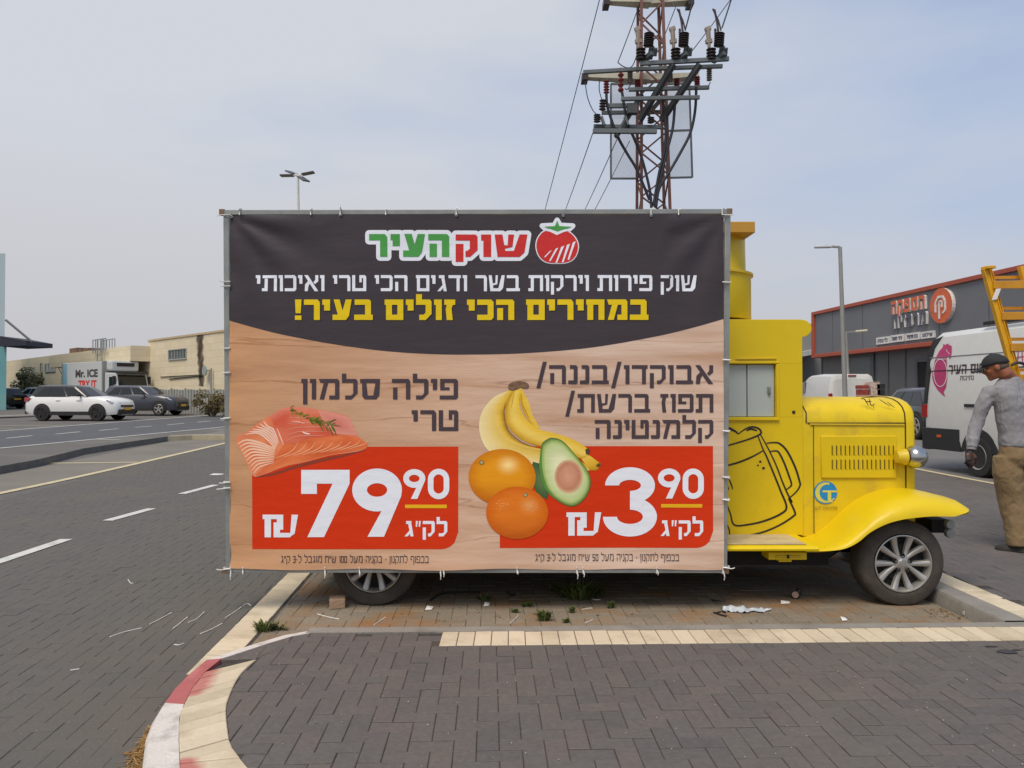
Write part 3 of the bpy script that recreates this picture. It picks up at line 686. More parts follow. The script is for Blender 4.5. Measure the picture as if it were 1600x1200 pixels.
# wheels
def wheel(cx, cz, yface, sgn, Rt=.312, Rr=.213, rot=0, W=.2):
    o = Vector((cx, yface, cz)); ax = Vector((0, sgn, 0))       # ax points out of the car
    b = MB(); b.lathe([(Rr, .004), (Rr + .012, .008), (Rr + .03, .004), (Rt - .04, .0), (Rt - .015, -.012), (Rt, -.035), (Rt, -W + .03), (Rt - .02, -W), (Rr, -W), (Rr - .012, -W + .02), (Rr - .012, -.01)], o, ax, 56, cap=False)
    for v in b.v:
        if v.z < .006: v.z = .006 - (0.006 - v.z) * .02
        if v.z < .12: v.y += sgn * .012 * (1 - v.z / .12) * (1 if abs(v.y - yface) < .03 else 0)
    for a in range(40):
        pass
    ty = ts(b, 'wheel', m_rub, 35)
    b = MB(); b.lathe([(Rr - .006, .008), (Rr - .014, .010), (Rr - .02, .0), (Rr - .028, -.04), (Rr - .03, -W + .05)], o, ax, 48, cap=False)
    q_ = Vector((0, 0, 1)).rotation_difference(ax).to_matrix()
    for k in range(5):                              # five pairs of spokes
        for s_ in (-1, 1):
            a0 = 2 * math.pi * k / 5 + rot; a1 = a0 + s_ * R(17.5)
            pts = []
            for t in (0, .25, .5, .75, 1):
                r_ = .045 + (Rr - .062) * t; a = a0 + (a1 - a0) * (t ** .6) + s_ * R(7) * (1 - t)
                pts.append(o + q_ @ Vector((r_ * math.cos(a), r_ * math.sin(a), -.012 - .012 * math.sin(t * math.pi) + .012 * t)))
            rings = []
            for i, p in enumerate(pts):
                d = (pts[min(i + 1, 4)] - pts[max(i - 1, 0)]).normalized(); sd_ = d.cross(ax).normalized(); wd = (.016, .018, .021, .024, .028)[i]
                rings.append([p + sd_ * wd - ax * .02, p + sd_ * wd * .75, p + sd_ * wd * .3 + ax * .006, p - sd_ * wd * .3 + ax * .006, p - sd_ * wd * .75, p - sd_ * wd - ax * .02])
            b.loft(rings)
    b.lathe([(.001, .0), (.028, .0), (.032, -.004), (.052, -.006), (.058, -.03)], o, ax, 24, cap=False)
    rim = ts(b, 'rim', m_alloy, 40, 0, ty)
    b = MB(); b.lathe([(.0, -.06), (Rr - .03, -.06), (Rr - .03, -.062)], o, ax, 40); b.lathe([(.001, -.045), (.13, -.045), (.13, -.055)], o, ax, 32); ts(b, 'brake_disc', m_dark, 30, 0, ty)
    for k in range(5):
        b = MB(); a = 2 * math.pi * (k + .5) / 5 + rot; c = o + q_ @ Vector((.056 * math.cos(a), .056 * math.sin(a), -.012)); b.lathe([(.016, -.01), (.016, .012), (.010, .006), (.001, .006)], c, ax, 10)
        ts(b, 'lug_nut', m_dark, 30, 0, ty)
    b = MB(); b.lathe([(.022, .001), (.02, .003), (.001, .004)], o, ax, 20); ts(b, 'hub_cap', m_steel, 30, 0, ty)
    return ty
fc = onY(1411, 882, 5.55); rc_ = onY(584, 882, 5.55)
wheel(fc.x, .305, 5.55, -1, rot=R(90 + 36)); wheel(rc_.x, .305, 5.55, -1, rot=R(90))
wheel(fc.x, .305, 2 * YC - 5.55, 1, rot=R(20)); wheel(rc_.x, .305, 2 * YC - 5.55, 1, rot=R(50))
b = MB(); b.box(-1.6, 2.95, 5.98, 6.12, .30, .43); b.box(-1.6, 2.95, 6.72, 6.86, .30, .43)
for x in (-1.5, -.2, 1.1, 2.1): b.box(x, x + .1, 6.12, 6.72, .32, .42)
for x in (fc.x, rc_.x): b.tube([(x, 5.75, .305), (x, 7.1, .305)], .05, 10)
b.box(-1.62, 2.36, 5.75, 7.2, .25, .40); b.box(-1.6, 2.3, 7.0, 7.06, .1, .40); b.box(2.25, 3.0, 5.98, 6.85, .3, .6)  # low floor slab and far-side skirt added to deepen the shade under the truck
ts(b, 'chassis', m_dark, 30)
# inner wheel wells
b = MB(); b.box(2.35, 3.06, 6.0, 6.06, .42, .75); ts(b, 'wheel_well', m_dark)
# lamp box under the running board
b = MB(); A, B = onY(1201, 863, 5.5), onY(1261, 875, 5.5); b.box(A.x, B.x, 5.5, 5.66, B.z, A.z); b.box(A.x + .08, B.x - .1, 5.52, 5.6, B.z - .02, B.z); lb = ts(b, 'marker_lamp_housing', m_y, 30, .006)
b = MB(); b.box(A.x + .05, B.x - .05, 5.485, 5.5, B.z + .02, A.z - .022); ts(b, 'marker_lamp', m_yf, 30, .005, lb)
b = MB(); b.box(A.x + .125, A.x + .14, 5.478, 5.487, B.z + .015, A.z - .015); ts(b, 'marker_lamp_clip', m_dark, 0, 0, lb)
# front bumper ends
b = MB(); A = onY(1455, 812, 5.75); b.box(A.x, A.x + .14, 5.75, 7.08, A.z - .1, A.z + .0); ts(b, 'bumper_mount', m_dark, 30, .01)
b = MB()
for zz in (814, 828): 
    p = onY(1481, zz, 5.7); b.lathe([(.001, 0), (.034, .003), (.036, .03), (.03, .04)], p + Vector((0, 0, -.02)), (0, -1, 0), 14)
ts(b, 'bumper_end', m_steel, 40)
# tower on the roof: two drums and a flat cap
b = MB(); c = Vector((1.5, 6.25, 0)); z0 = 2.115
zt1 = T(0, 421, 5.85).z; zt2 = T(0, 372, 5.9).z
b.lathe([(.425, z0), (.43, z0 + .01), (.43, zt1 - .02), (.445, zt1 - .015), (.445, zt1 + .005), (.40, zt1 + .01)], c, (0, 0, 1), 48); tw = ts(b, 'roof_tower', m_y, 40)
b = MB(); b.lathe([(.39, zt1 + .012), (.39, zt1 + .02), (.385, zt2 - .01), (.385, zt2 + .06)], c + Vector((-.0, 0, 0)), (0, 0, 1), 48); ts(b, 'upper_drum', m_y, 40, 0, tw)
b = MB(); A = onY(1180, 346, 5.8); xl = 2 * 1.46 - A.x
b.box(xl, A.x, 5.8, 6.7, zt2 + .02, A.z); ts(b, 'tower_cap', m_yd, 30, .006, tw)
b = MB(); b.lathe([(.432, zt1 - .018), (.447, zt1 - .012), (.447, zt1 + .004), (.42, zt1 + .008)], c, (0, 0, 1), 48, cap=False); ts(b, 'tower_ring', m_yf, 40, 0, tw)

# painted drawings on the cab side
def stroke(b, pts, w_, fn, n=6, taper=True):
    sp = smoothline([(p[0], p[1]) for p in pts], n); k = len(sp); sp = [Vector((p[0], p[1])) for p in sp]
    L, Rr_ = [], []
    for i, p in enumerate(sp):
        d = (sp[min(i + 1, k - 1)] - sp[max(i - 1, 0)]).normalized(); nn = Vector((-d.y, d.x)); t = i / (k - 1)
        ww = w_ / 2 * ((.55 + .45 * math.sin(t * math.pi)) if taper else 1); L.append(p + nn * ww); Rr_.append(p - nn * ww)
    vs = [fn(*p) for p in L] + [fn(*p) for p in Rr_]
    b.add(vs, [(i, i + 1, k + i + 1, k + i) for i in range(k - 1)])
z5 = lambda a, c: (1120 + a / 4, 480 + c / 4)
z6 = lambda a, c: (1120 + a / 4, 700 + c / 4)
b = MB(); cnt = [0]
def sidefn(x, y): return T(x, y, YS_ - .0025 - .00002 * cnt[0])
for w_, pts in (
    (2.9, [z5(*p) for p in ((20, 750), (65, 752), (100, 765), (135, 793))]), (2.9, [z5(*p) for p in ((135, 793), (172, 765), (215, 748), (255, 755), (276, 775), (268, 795), (200, 825), (65, 866), (10, 880))]),
    (3.4, [z5(*p) for p in ((70, 762), (105, 770), (132, 788))]), (3.2, [z5(*p) for p in ((185, 772), (215, 761), (252, 772))]),
    (2.9, [z5(*p) for p in ((10, 1005), (65, 990), (150, 965), (230, 930), (290, 896))]),
    (3.0, [z5(*p) for p in ((274, 797), (320, 880), (370, 985), (410, 1090), (440, 1160), (470, 1220))] + [z6(*p) for p in ((450, 315), (488, 400), (480, 425), (400, 478), (300, 522), (200, 545), (92, 546), (78, 510), (62, 470))]),
    (3.2, [z5(*p) for p in ((258, 805), (290, 890))] + [z6(*p) for p in ((310, 50), (360, 170), (400, 270), (436, 368), (400, 412), (300, 455), (200, 478), (110, 481), (85, 410), (62, 350))]),
    (3.2, [z5(*p) for p in ((312, 850), (350, 846), (392, 852), (440, 900), (490, 1000), (518, 1090), (520, 1115), (500, 1150), (455, 1192))]),
    (3.0, [z5(*p) for p in ((335, 902), (365, 898), (388, 908), (420, 970), (450, 1050), (467, 1105), (455, 1125), (434, 1140))]),
    (2.2, [z6(*p) for p in ((75, 190), (90, 225), (100, 258))]), (2.2, [z6(*p) for p in ((62, 220), (75, 262))])):
    stroke(b, pts, w_, sidefn, taper=w_ > 0); cnt[0] += 1
for p, r_ in ((z5(272, 965), 2.1), (z5(257, 988), 1.6), (z5(292, 1006), 2.4)):
    b.add([sidefn(p[0] + r_ * math.cos(k * .628), p[1] + r_ * .85 * math.sin(k * .628)) for k in range(10)], [tuple(range(10))]); cnt[0] += 1
b.build('beer_mug_drawing', m_blk, truck, fix=False)
# round blue logo with its lettering
def deca(b, polys, mi, y):
    for i, p in enumerate(polys): b.add([T(a, c, y - i * 2e-5) for a, c in p], [tuple(range(len(p)))], mi)
b = MB()
deca(b, [arc(1290.5, 770, 18.5, 18, 0, 360, 30)[:-1]], 0, YS_ - .0005)
deca(b, band(arc(1291, 770, 16.6, 16.2, 70, 330, 18), arc(1293.5, 770, 12.4, 12.8, 75, 318, 18)), 1, YS_ - .002)
deca(b, [[(1286, 766.5), (1308.5, 766.5), (1308.5, 769.5), (1286, 769.5)], [(1294, 769.5), (1299.5, 769.5), (1299.5, 784), (1294, 784)], [(1291, 783), (1302, 783), (1302, 785), (1291, 785)]], 1, YS_ - .003)
for i, p in enumerate(b.v): b.v[i] = p + Vector((0, .008, 0))
b.build('logo', [m_blue, mat('logo_cream', S(206, 200, 90), .5)], truck, fix=False)
def latin(txt, fn, x0, x1, yt, yb, mats, parent, name, bold=0.0, res=3):
    """built-in font -> flat mesh mapped through fn(px, py)"""
    cu = bpy.data.curves.new('t', 'FONT'); cu.body = txt; cu.offset = bold; cu.resolution_u = res
    o = bpy.data.objects.new('t', cu); sc.collection.objects.link(o); dg = bpy.context.evaluated_depsgraph_get(); me = o.evaluated_get(dg).to_mesh()
    vs = [v.co.copy() for v in me.vertices]; fs = [tuple(p.vertices) for p in me.polygons]
    o.evaluated_get(dg).to_mesh_clear(); bpy.data.objects.remove(o); bpy.data.curves.remove(cu)
    ax = min(v.x for v in vs); bx = max(v.x for v in vs); ay = min(v.y for v in vs); by = max(v.y for v in vs)
    return MB().add([fn(x0 + (v.x - ax) / (bx - ax) * (x1 - x0), yb + (v.y - ay) / (by - ay) * (yt - yb)) for v in vs], fs)
latin('G.T CENTER', lambda x, y: T(x, y, YS_ + .004), 1273, 1309, 791.5, 796, None, None, '', .01).build('logo_text', mat('faint_lettering', S(150, 132, 40), .6), truck, fix=False)
# worn writing on top of the hood
def hoodfn(px, py):
    r_ = arch(2.5, .003); d = ray(px, py)
    best = None
    for a, c in zip(r_[2:9], r_[3:10]):
        n_ = Vector((0, a.z - c.z, c.y - a.y)); 
        if n_.z < 0: n_ = -n_
        dn = d.dot(n_)
        if abs(dn) < 1e-6: continue
        k = (a - EYE).dot(n_) / dn; p = EYE + d * k
        if min(a.y, c.y) - .02 <= p.y <= max(a.y, c.y) + .02 and (best is None or p.y < best.y): best = p
    return best or EYE + d * (6.0 / d.y)
b = MB()
for w_, pts in ((1.6, ((1345, 623), (1351, 624), (1357, 634))), (1.6, ((1352, 628), (1362, 627))), (1.6, ((1358, 623), (1361, 633), (1367, 631))), (1.3, ((1364, 634), (1366, 637))), (1.2, ((1374, 624), (1391, 635))), (1.2, ((1386, 628), (1398, 637))), (1.4, ((1347, 621), (1372, 620)))):
    stroke(b, pts, w_, hoodfn, 4)
b.build('hood_lettering', m_blk, truck, fix=False)
# ================================================================ BANNER ON ITS FRAME
YB, YT = 5.37, 5.305                                # bottom and top edge distance
pB, pT = onY(740, 893, YB), onY(745, 328, YT)
BN = (pT - pB).cross(Vector((1, 0, 0))).normalized()
if BN.y > 0: BN = -BN                               # faces the camera
ban = thing('banner', (0, 5.36, .35), 'large printed vinyl shop banner tied to a steel frame in front of the yellow truck', 'banner')
def bp(px, py, off=0.0): return onP(px, py, pB, BN) + BN * off
def wrinkle(x, y):
    d = 0
    u, v = x - 358, y - 335
    d += .007 * math.sin(x * .011 + .6) * math.sin(y * .008) + .0035 * math.sin(x * .019 + y * .006) 
    if v < 60: d += .010 * (1 - v / 60) * abs(math.sin((x - 358) / 60.0)) - .004 * (1 - v / 60)          # scallops between the top eyelets
    if y > 868: d += .012 * ((y - 868) / 22) * (math.sin(x * .021) * .5 + .5)
    if u < 160 and v < 160:                          # diagonal pull from the top-left corner
        r_ = math.hypot(u, v) + 1; d += .013 * math.sin(math.atan2(v, u) * 11) * math.exp(-((r_ - 70) / 70) ** 2)
    if x > 1040 and v < 200:
        uu = 1131 - x; r_ = math.hypot(uu, v) + 1; d += .009 * math.sin(math.atan2(v, uu) * 10) * math.exp(-((r_ - 90) / 80) ** 2)
    if u < 70: d += .006 * math.exp(-u / 22) * math.sin(y * .07)                                              # puckers at the side ties
    if x > 1070: d += .004 * math.exp(-(1131 - x) / 18) * math.sin(y * .06 + 1)
    return d
def SP(x, y, layer=0.0): return bp(x, y, wrinkle(x, y) + layer)
def vinyl(name, col=None, attr=False):
    m = bpy.data.materials.new(name); m.use_nodes = True; t = m.node_tree; bs = t.nodes['Principled BSDF']; L = t.links
    bs.inputs['Roughness'].default_value = .5; bs.inputs['Specular IOR Level'].default_value = .18
    if attr:
        a = N(t, 'ShaderNodeVertexColor', layer_name='Col'); vm_ = N(t, 'ShaderNodeVectorMath', operation='SCALE'); vm_.inputs['Scale'].default_value = 1.14; L.new(a.outputs[0], vm_.inputs[0]); L.new(vm_.outputs[0], bs.inputs['Base Color'])
    elif col: bs.inputs['Base Color'].default_value = col
    tcn = N(t, 'ShaderNodeTexCoord'); m1 = N(t, 'ShaderNodeMapping'); m1.inputs['Rotation'].default_value = (0, R(35), 0); m1.inputs['Scale'].default_value = (1.2, 1, 3.5)
    L.new(tcn.outputs['Object'], m1.inputs[0]); n = N(t, 'ShaderNodeTexNoise'); n.inputs['Scale'].default_value = 2.2; n.inputs['Detail'].default_value = 4
    L.new(m1.outputs[0], n.inputs['Vector']); bm = N(t, 'ShaderNodeBump'); bm.inputs['Strength'].default_value = .35; bm.inputs['Distance'].default_value = .02
    L.new(n.outputs['Fac'], bm.inputs['Height']); L.new(bm.outputs[0], bs.inputs['Normal']); return m
m_char = vinyl('print_charcoal', S(70, 64, 69)); m_prred = vinyl('print_red', S(218, 58, 20)); m_prwhite = vinyl('print_white', S(240, 244, 254))
m_pryel = vinyl('print_yellow', S(236, 204, 30)); m_prtext = vinyl('print_dark_text', S(80, 68, 74)); m_prgreen = vinyl('print_green', S(84, 164, 84))
m_lred = vinyl('print_logo_red', S(210, 56, 54)); m_bar = vinyl('print_amber', S(238, 184, 32)); m_pic = vinyl('print_picture', attr=True)
# printed wood boards
m_wood = vinyl('print_wood'); t = m_wood.node_tree; bs = t.nodes['Principled BSDF']; L = t.links
tcn = N(t, 'ShaderNodeTexCoord'); mpg = N(t, 'ShaderNodeMapping'); mpg.inputs['Scale'].default_value = (.55, 1, 5.5); L.new(tcn.outputs['Object'], mpg.inputs[0])
n1 = N(t, 'ShaderNodeTexNoise'); n1.inputs['Scale'].default_value = 1.6; n1.inputs['Detail'].default_value = 5; n1.inputs['Distortion'].default_value = .5; L.new(mpg.outputs[0], n1.inputs['Vector'])
mpf = N(t, 'ShaderNodeMapping'); mpf.inputs['Scale'].default_value = (1.6, 1, 60); L.new(tcn.outputs['Object'], mpf.inputs[0])
n2 = N(t, 'ShaderNodeTexNoise'); n2.inputs['Scale'].default_value = 1.8; n2.inputs['Detail'].default_value = 4; L.new(mpf.outputs[0], n2.inputs['Vector'])
sx = N(t, 'ShaderNodeSeparateXYZ'); L.new(tcn.outputs['Object'], sx.inputs[0])
gr = N(t, 'ShaderNodeMapRange'); gr.inputs[1].default_value = -2.0; gr.inputs[2].default_value = .6; L.new(sx.outputs[0], gr.inputs[0])
ca_ = N(t, 'ShaderNodeMix', data_type='RGBA'); ca_.inputs[6].default_value = S(210, 158, 114); ca_.inputs[7].default_value = S(226, 198, 178); L.new(gr.outputs[0], ca_.inputs[0])
def mixn(fac, A, B, lo, hi, amt):
    r = N(t, 'ShaderNodeMapRange'); r.inputs[1].default_value = lo; r.inputs[2].default_value = hi; r.inputs[4].default_value = amt; L.new(fac, r.inputs[0])
    x = N(t, 'ShaderNodeMix', data_type='RGBA'); L.new(r.outputs[0], x.inputs[0]); L.new(A, x.inputs[6]); x.inputs[7].default_value = B; return x.outputs[2]
c = mixn(n1.outputs['Fac'], ca_.outputs[2], S(188, 140, 106), .42, .75, .75)
c = mixn(n2.outputs['Fac'], c, S(190, 150, 118), .5, .8, .5)
wv = N(t, 'ShaderNodeMath', operation='PINGPONG'); wv.inputs[1].default_value = .5
zz = N(t, 'ShaderNodeMath', operation='MULTIPLY_ADD'); zz.inputs[1].default_value = 3.6; L.new(n1.outputs['Fac'], zz.inputs[2]); L.new(sx.outputs[2], zz.inputs[0]); L.new(zz.outputs[0], wv.inputs[0])
c = mixn(wv.outputs[0], c, S(150, 96, 66), .03, .0, .5)
L.new(c, bs.inputs['Base Color'])

def grid(fx, fy0, fy1, x0, x1, step, layer):        # area between two curves
    b = MB(); nx = max(1, round((x1 - x0) / step)); vs = []
    ny = max(1, round(max(fy1(x0), fy1((x0 + x1) / 2), fy1(x1)) - min(fy0(x0), fy0(x1))) // step)
    for i in range(nx + 1):
        x = x0 + (x1 - x0) * i / nx
        for j in range(ny + 1): vs.append(SP(x, fy0(x) + (fy1(x) - fy0(x)) * j / ny, layer))
    return b.add(vs, [(i * (ny + 1) + j, (i + 1) * (ny + 1) + j, (i + 1) * (ny + 1) + j + 1, i * (ny + 1) + j + 1) for i in range(nx) for j in range(ny)])
edge_top = lambda x: 334.5 + 1.6 * abs(math.sin((x - 358) / 174 * math.pi)) - (x - 358) * .0015
edge_bot = lambda x: 889.5 + 1.2 * math.sin(x * .03)
_cv = [None]
CV = [(358, 500.5), (398, 512), (445, 523.5), (520, 537.5), (602, 548.5), (680, 553.3), (745, 553.8), (826, 551.5), (924, 543), (1018, 527), (1075, 514), (1132, 498)]
cvs = smoothline(CV, 6)
def cv(x):
    for a, c_ in zip(cvs, cvs[1:]):
        if a[0] <= x <= c_[0] + 1e-6: return a[1] + (c_[1] - a[1]) * (x - a[0]) / max(1e-6, c_[0] - a[0])
    return cvs[-1][1]
b = grid(None, lambda x: cv(x) - 5, edge_bot, 358.5, 1131, 7, 0); sheet_o = b.build('vinyl_sheet', m_wood, ban, smooth=180)
CV = [(358, 500.5), (398, 512), (445, 523.5), (520, 537.5), (602, 548.5), (680, 553.3), (745, 553.8), (826, 551.5), (924, 543), (1018, 527), (1075, 514), (1132, 498)]
cvs = smoothline(CV, 6)
def cv(x):
    for a, c_ in zip(cvs, cvs[1:]):
        if a[0] <= x <= c_[0] + 1e-6: return a[1] + (c_[1] - a[1]) * (x - a[0]) / max(1e-6, c_[0] - a[0])
    return cvs[-1][1]
b = grid(None, lambda x: edge_top(x), cv, 358.6, 1130.9, 7, .0012); b.build('charcoal_header', m_char, sheet_o, smooth=180)
def panel(x0, x1, y0, y1, r_, name):
    def bot(x): return y1 - (r_ - math.sqrt(max(0, r_ * r_ - max(0, x - (x1 - r_)) ** 2)))
    b = grid(None, lambda x: y0 + 0 * x, bot, x0, x1, 6, .0012); return b.build(name, m_prred, sheet_o, smooth=180)
pl = panel(394, 716, 698, 858, 27, 'price_panel'); pr = panel(781, 1114, 697, 856, 27, 'price_panel')
LN = [0]
def put(b, polys, mi=0, base=.0026, col=None):
    for p in polys:
        LN[0] += 1; k = base + (LN[0] % 60) * 1.2e-5
        b.add([SP(x, y, k) for x, y in p], [tuple(range(len(p)))], mi, col)
def outline(b, polys, d, base):
    for p in polys:
        ar = sum(p[i][0] * p[(i + 1) % len(p)][1] - p[(i + 1) % len(p)][0] * p[i][1] for i in range(len(p)))
        for i in range(len(p)):
            a, c_ = Vector(p[i]), Vector(p[(i + 1) % len(p)])
            if (c_ - a).length < .01: continue
            n_ = Vector((c_.y - a.y, a.x - c_.x)).normalized() * d
            put(b, [[a + n_, c_ + n_, c_ - n_, a - n_]], 0, base); put(b, [arc(a.x, a.y, d, d, 0, 360, 14)[:-1]], 0, base)
        put(b, [p], 0, base)
# logo
W1 = layout('שוק', 712, 824, 366.5, 401.5, .27, .12); W2 = layout('העיר', 577, 702, 366, 401.5, .28, .12)
b = MB()
for L_ in W1 + W2: outline(b, L_, 6.2, .0026)
for pq in (q(716, 370, 820, 398), q(585, 370, 700, 398)): pass
TO = smoothline([(870, 366), (884, 361), (897, 370), (903, 384), (899, 400), (888, 409), (871, 411), (853, 409), (842, 399), (838, 384), (842, 370), (853, 361), (870, 366)], 5)[:-1]
put(b, [[(870 + (p[0] - 870) * 1.05, 386 + (p[1] - 386) * 1.06) for p in TO]], 0, .0026)
ST = [(870.5, 344), (875, 352), (895, 353), (884, 363), (871, 366), (858, 363), (847, 353), (866, 352)]
outline(b, [ST], 4, .0026)
b.build('logo_outline', m_prwhite, sheet_o, fix=False)
b = MB()
for L_ in W1: put(b, L_, 0, .0042)
put(b, [TO], 0, .0042); b.build('logo_word', m_lred, sheet_o, fix=False)
b = MB()
for L_ in W2: put(b, L_, 0, .0042)
put(b, [[(870.5, 345), (874, 353.5), (894, 354.5), (871, 362), (850, 354.5), (867, 353.5)]], 0, .006); b.build('logo_word', m_prgreen, sheet_o, fix=False)
b = MB()
for a, c_, w0, w1 in (((851, 402), (861, 391), 1.2, 2.6), ((859, 408), (871, 387), 1.2, 3), ((869, 411), (880, 384), 1.2, 3.2), ((879, 410), (889, 381), 1.3, 3.2), ((888, 406), (898, 377), 1.3, 3)):
    put(b, [[(a[0] - w0, a[1]), (a[0] + w0, a[1]), (c_[0] + w1 * .5, c_[1]), (c_[0] - w1, c_[1] + 2)]], 0, .0055)
put(b, [[(850, 360), (860, 362.5), (870, 367.5), (881, 362.5), (891, 360), (884, 358), (858, 358)]], 0, .0050)
b.build('logo_highlight', m_prwhite, sheet_o, fix=False)
def write(name, m, lines):
    for ln in lines:
        b = MB()
        for L_ in layout(*ln): put(b, L_)
        b.build(name, m, sheet_o, fix=False)
write('white_slogan', m_prwhite, [('שוק פירות וירקות בשר ודגים הכי טרי ואיכותי', 400, 1089, 430, 455, .185)])
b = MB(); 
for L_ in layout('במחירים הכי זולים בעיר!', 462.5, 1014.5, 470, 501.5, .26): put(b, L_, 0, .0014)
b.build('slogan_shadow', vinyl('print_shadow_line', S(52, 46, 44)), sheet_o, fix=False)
write('yellow_slogan', m_pryel, [('במחירים הכי זולים בעיר!', 461, 1013, 468, 500, .26)])
write('product_name', m_prtext, [('פילה סלמון', 471, 715.5, 592, 624, .19), ('טרי', 643, 716, 641, 673.5, .19)])
write('product_name', m_prtext, [('אבוקדו/בננה/', 838, 1114.5, 570.5, 600, .19), ('תפוז ברשת/', 883, 1114.5, 615.5, 644.5, .19), ('קלמנטינה', 929, 1114.5, 656, 685.5, .19)])
write('small_print', m_prtext, [('בכפוף לתקנון - בקניה מעל 100 ש"ח מוגבל ל-3 ק"ג', 439, 670, 868.5, 879, .13, .14, .36)])
write('small_print', m_prtext, [('בכפוף לתקנון - בקניה מעל 50 ש"ח מוגבל ל-3 ק"ג', 836, 1061, 866, 876.5, .13, .14, .36)])
def nine(x0, x1, y0, y1, th):
    cx, rx = (x0 + x1) / 2, (x1 - x0) / 2; h_ = y1 - y0; ry = h_ * .315; cy = y0 + ry
    P = band(arc(cx, cy, rx, ry, 0, 360, 40), arc(cx, cy, rx - th, ry - th, 0, 360, 40))
    e = [(x1 - .6, cy + ry * .25), (x1 - (x1 - x0) * .36, y1), (x1 - (x1 - x0) * .36 - th * 1.12, y1), (cx + rx * .18, cy + ry * .98), (x1 - th, cy + ry * .12)]
    return P + [e]
def zero(x0, x1, y0, y1, th):
    cx, rx = (x0 + x1) / 2, (x1 - x0) / 2; A = arc(cx, y0 + rx, rx, rx, 0, 180, 14) + arc(cx, y1 - rx, rx, rx, 180, 360, 14); r2 = rx - th
    B = arc(cx, y0 + rx, r2, r2, 0, 180, 14) + arc(cx, y1 - rx, r2, r2, 180, 360, 14); return band(A + [A[0]], B + [B[0]])
def three(x0, x1, y0, y1, th):
    w_ = x1 - x0; h_ = y1 - y0; cx = x0 + w_ * .47; r1 = h_ * .262; r2 = h_ * .285
    P = band(arc(cx, y0 + r1, w_ * .49, r1, 180, -90, 36), arc(cx, y0 + r1, w_ * .49 - th, r1 - th * .9, 180, -90, 36))
    P += band(arc(cx, y1 - r2, w_ * .53, r2, 90, -180, 36), arc(cx, y1 - r2, w_ * .53 - th, r2 - th * .9, 90, -180, 36))
    return P + [[(cx + .0, y0 + h_ * .375), (cx + w_ * .22, y0 + h_ * .375), (cx + w_ * .22, y0 + h_ * .585), (cx + .0, y0 + h_ * .585)]]
b = MB()
put(b, [[(471, 734), (546.5, 734), (546.5, 755.5), (471, 755.5)], [(471, 755.5), (495.5, 755.5), (495.5, 771.5), (471, 771.5)], [(520, 755.5), (546.5, 755.5), (506.5, 839), (480.5, 839)]])
put(b, nine(550.5, 628, 732, 838.5, 23)); put(b, nine(630, 664.5, 733, 779.5, 9)); put(b, zero(668.5, 702, 732.5, 780, 8.8))
for L_ in layout('לק"ג', 632, 699, 814, 838, .2, .12): put(b, L_)
for L_ in layout('₪', 410.5, 466, 804, 839.5, .2): put(b, L_)
b.build('price_lettering', m_prwhite, sheet_o, fix=False)
b = MB(); put(b, three(947, 1026.5, 730, 838.5, 22)); put(b, nine(1028, 1063, 732, 779, 9)); put(b, zero(1066.5, 1099.5, 732, 779.5, 8.8))
for L_ in layout('לק"ג', 1032, 1098.5, 813, 837.5, .2, .12): put(b, L_)
for L_ in layout('₪', 885, 939.5, 800.5, 837, .2): put(b, L_)
b.build('price_lettering', m_prwhite, sheet_o, fix=False)
b = MB(); put(b, [q(633, 788.5, 698, 794)]); b.build('price_underline', m_bar, sheet_o, fix=False)
b = MB(); put(b, [q(1033, 787.5, 1097, 793)]); b.build('price_underline', m_bar, sheet_o, fix=False)

# ---- printed food pictures (flat print, colours by vertex)
def mixc(a, c_, t): return tuple(a[i] + (c_[i] - a[i]) * t for i in range(3)) + (1,)
def blob(b, out_, cen, colf, layer, rings=7):
    """flat disc filled from outline to centre, colour colf(x, y, depth 0..1)"""
    n = len(out_); vs = []; cs = []
    for k in range(rings):
        t = k / rings
        for p in out_:
            x, y = p[0] + (cen[0] - p[0]) * t, p[1] + (cen[1] - p[1]) * t; vs.append(SP(x, y, layer)); cs.append(colf(x, y, t))
    vs.append(SP(cen[0], cen[1], layer)); cs.append(colf(cen[0], cen[1], 1))
    fs = [(k * n + i, k * n + (i + 1) % n, (k + 1) * n + (i + 1) % n, (k + 1) * n + i) for k in range(rings - 1) for i in range(n)]
    fs += [((rings - 1) * n + i, (rings - 1) * n + (i + 1) % n, n * rings) for i in range(n)]
    b.add(vs, fs, 0, cs)
def line(b, pts, w_, col, layer, n=5, taper=True):
    sp = [Vector((p[0], p[1])) for p in smoothline(pts, n)]; k = len(sp); Lf, Rt_ = [], []
    for i, p in enumerate(sp):
        d = (sp[min(i + 1, k - 1)] - sp[max(i - 1, 0)]).normalized(); nn = Vector((-d.y, d.x)); ww = w_ / 2 * ((.35 + .65 * math.sin(math.pi * i / (k - 1))) if taper else 1)
        Lf.append(p + nn * ww); Rt_.append(p - nn * ww)
    b.add([SP(p[0], p[1], layer) for p in Lf + Rt_], [(i, i + 1, k + i + 1, k + i) for i in range(k - 1)], 0, col)
zs = lambda a, c_: (340 + a / 3.81, 590 + c_ / 3.81)
zf = lambda a, c_: (740 + a / 3.81, 590 + c_ / 3.81)
noise = lambda x, y, s_: mnoise.noise(Vector((x * s_, y * s_, 3)))
b = MB()
sal = [zs(*p) for p in ((105, 372), (118, 350), (160, 330), (205, 298), (250, 265), (310, 226), (380, 186), (420, 176), (470, 173), (540, 180), (600, 190), (690, 208), (760, 225), (792, 252), (812, 300), (832, 342), (865, 372), (890, 392), (893, 408), (865, 432), (790, 446), (700, 458), (620, 476), (550, 496), (470, 514), (400, 530), (320, 560), (240, 588), (222, 588), (208, 578), (180, 522), (150, 450), (125, 412))]
sal = smoothline(sal + [sal[0]], 2)[:-1]
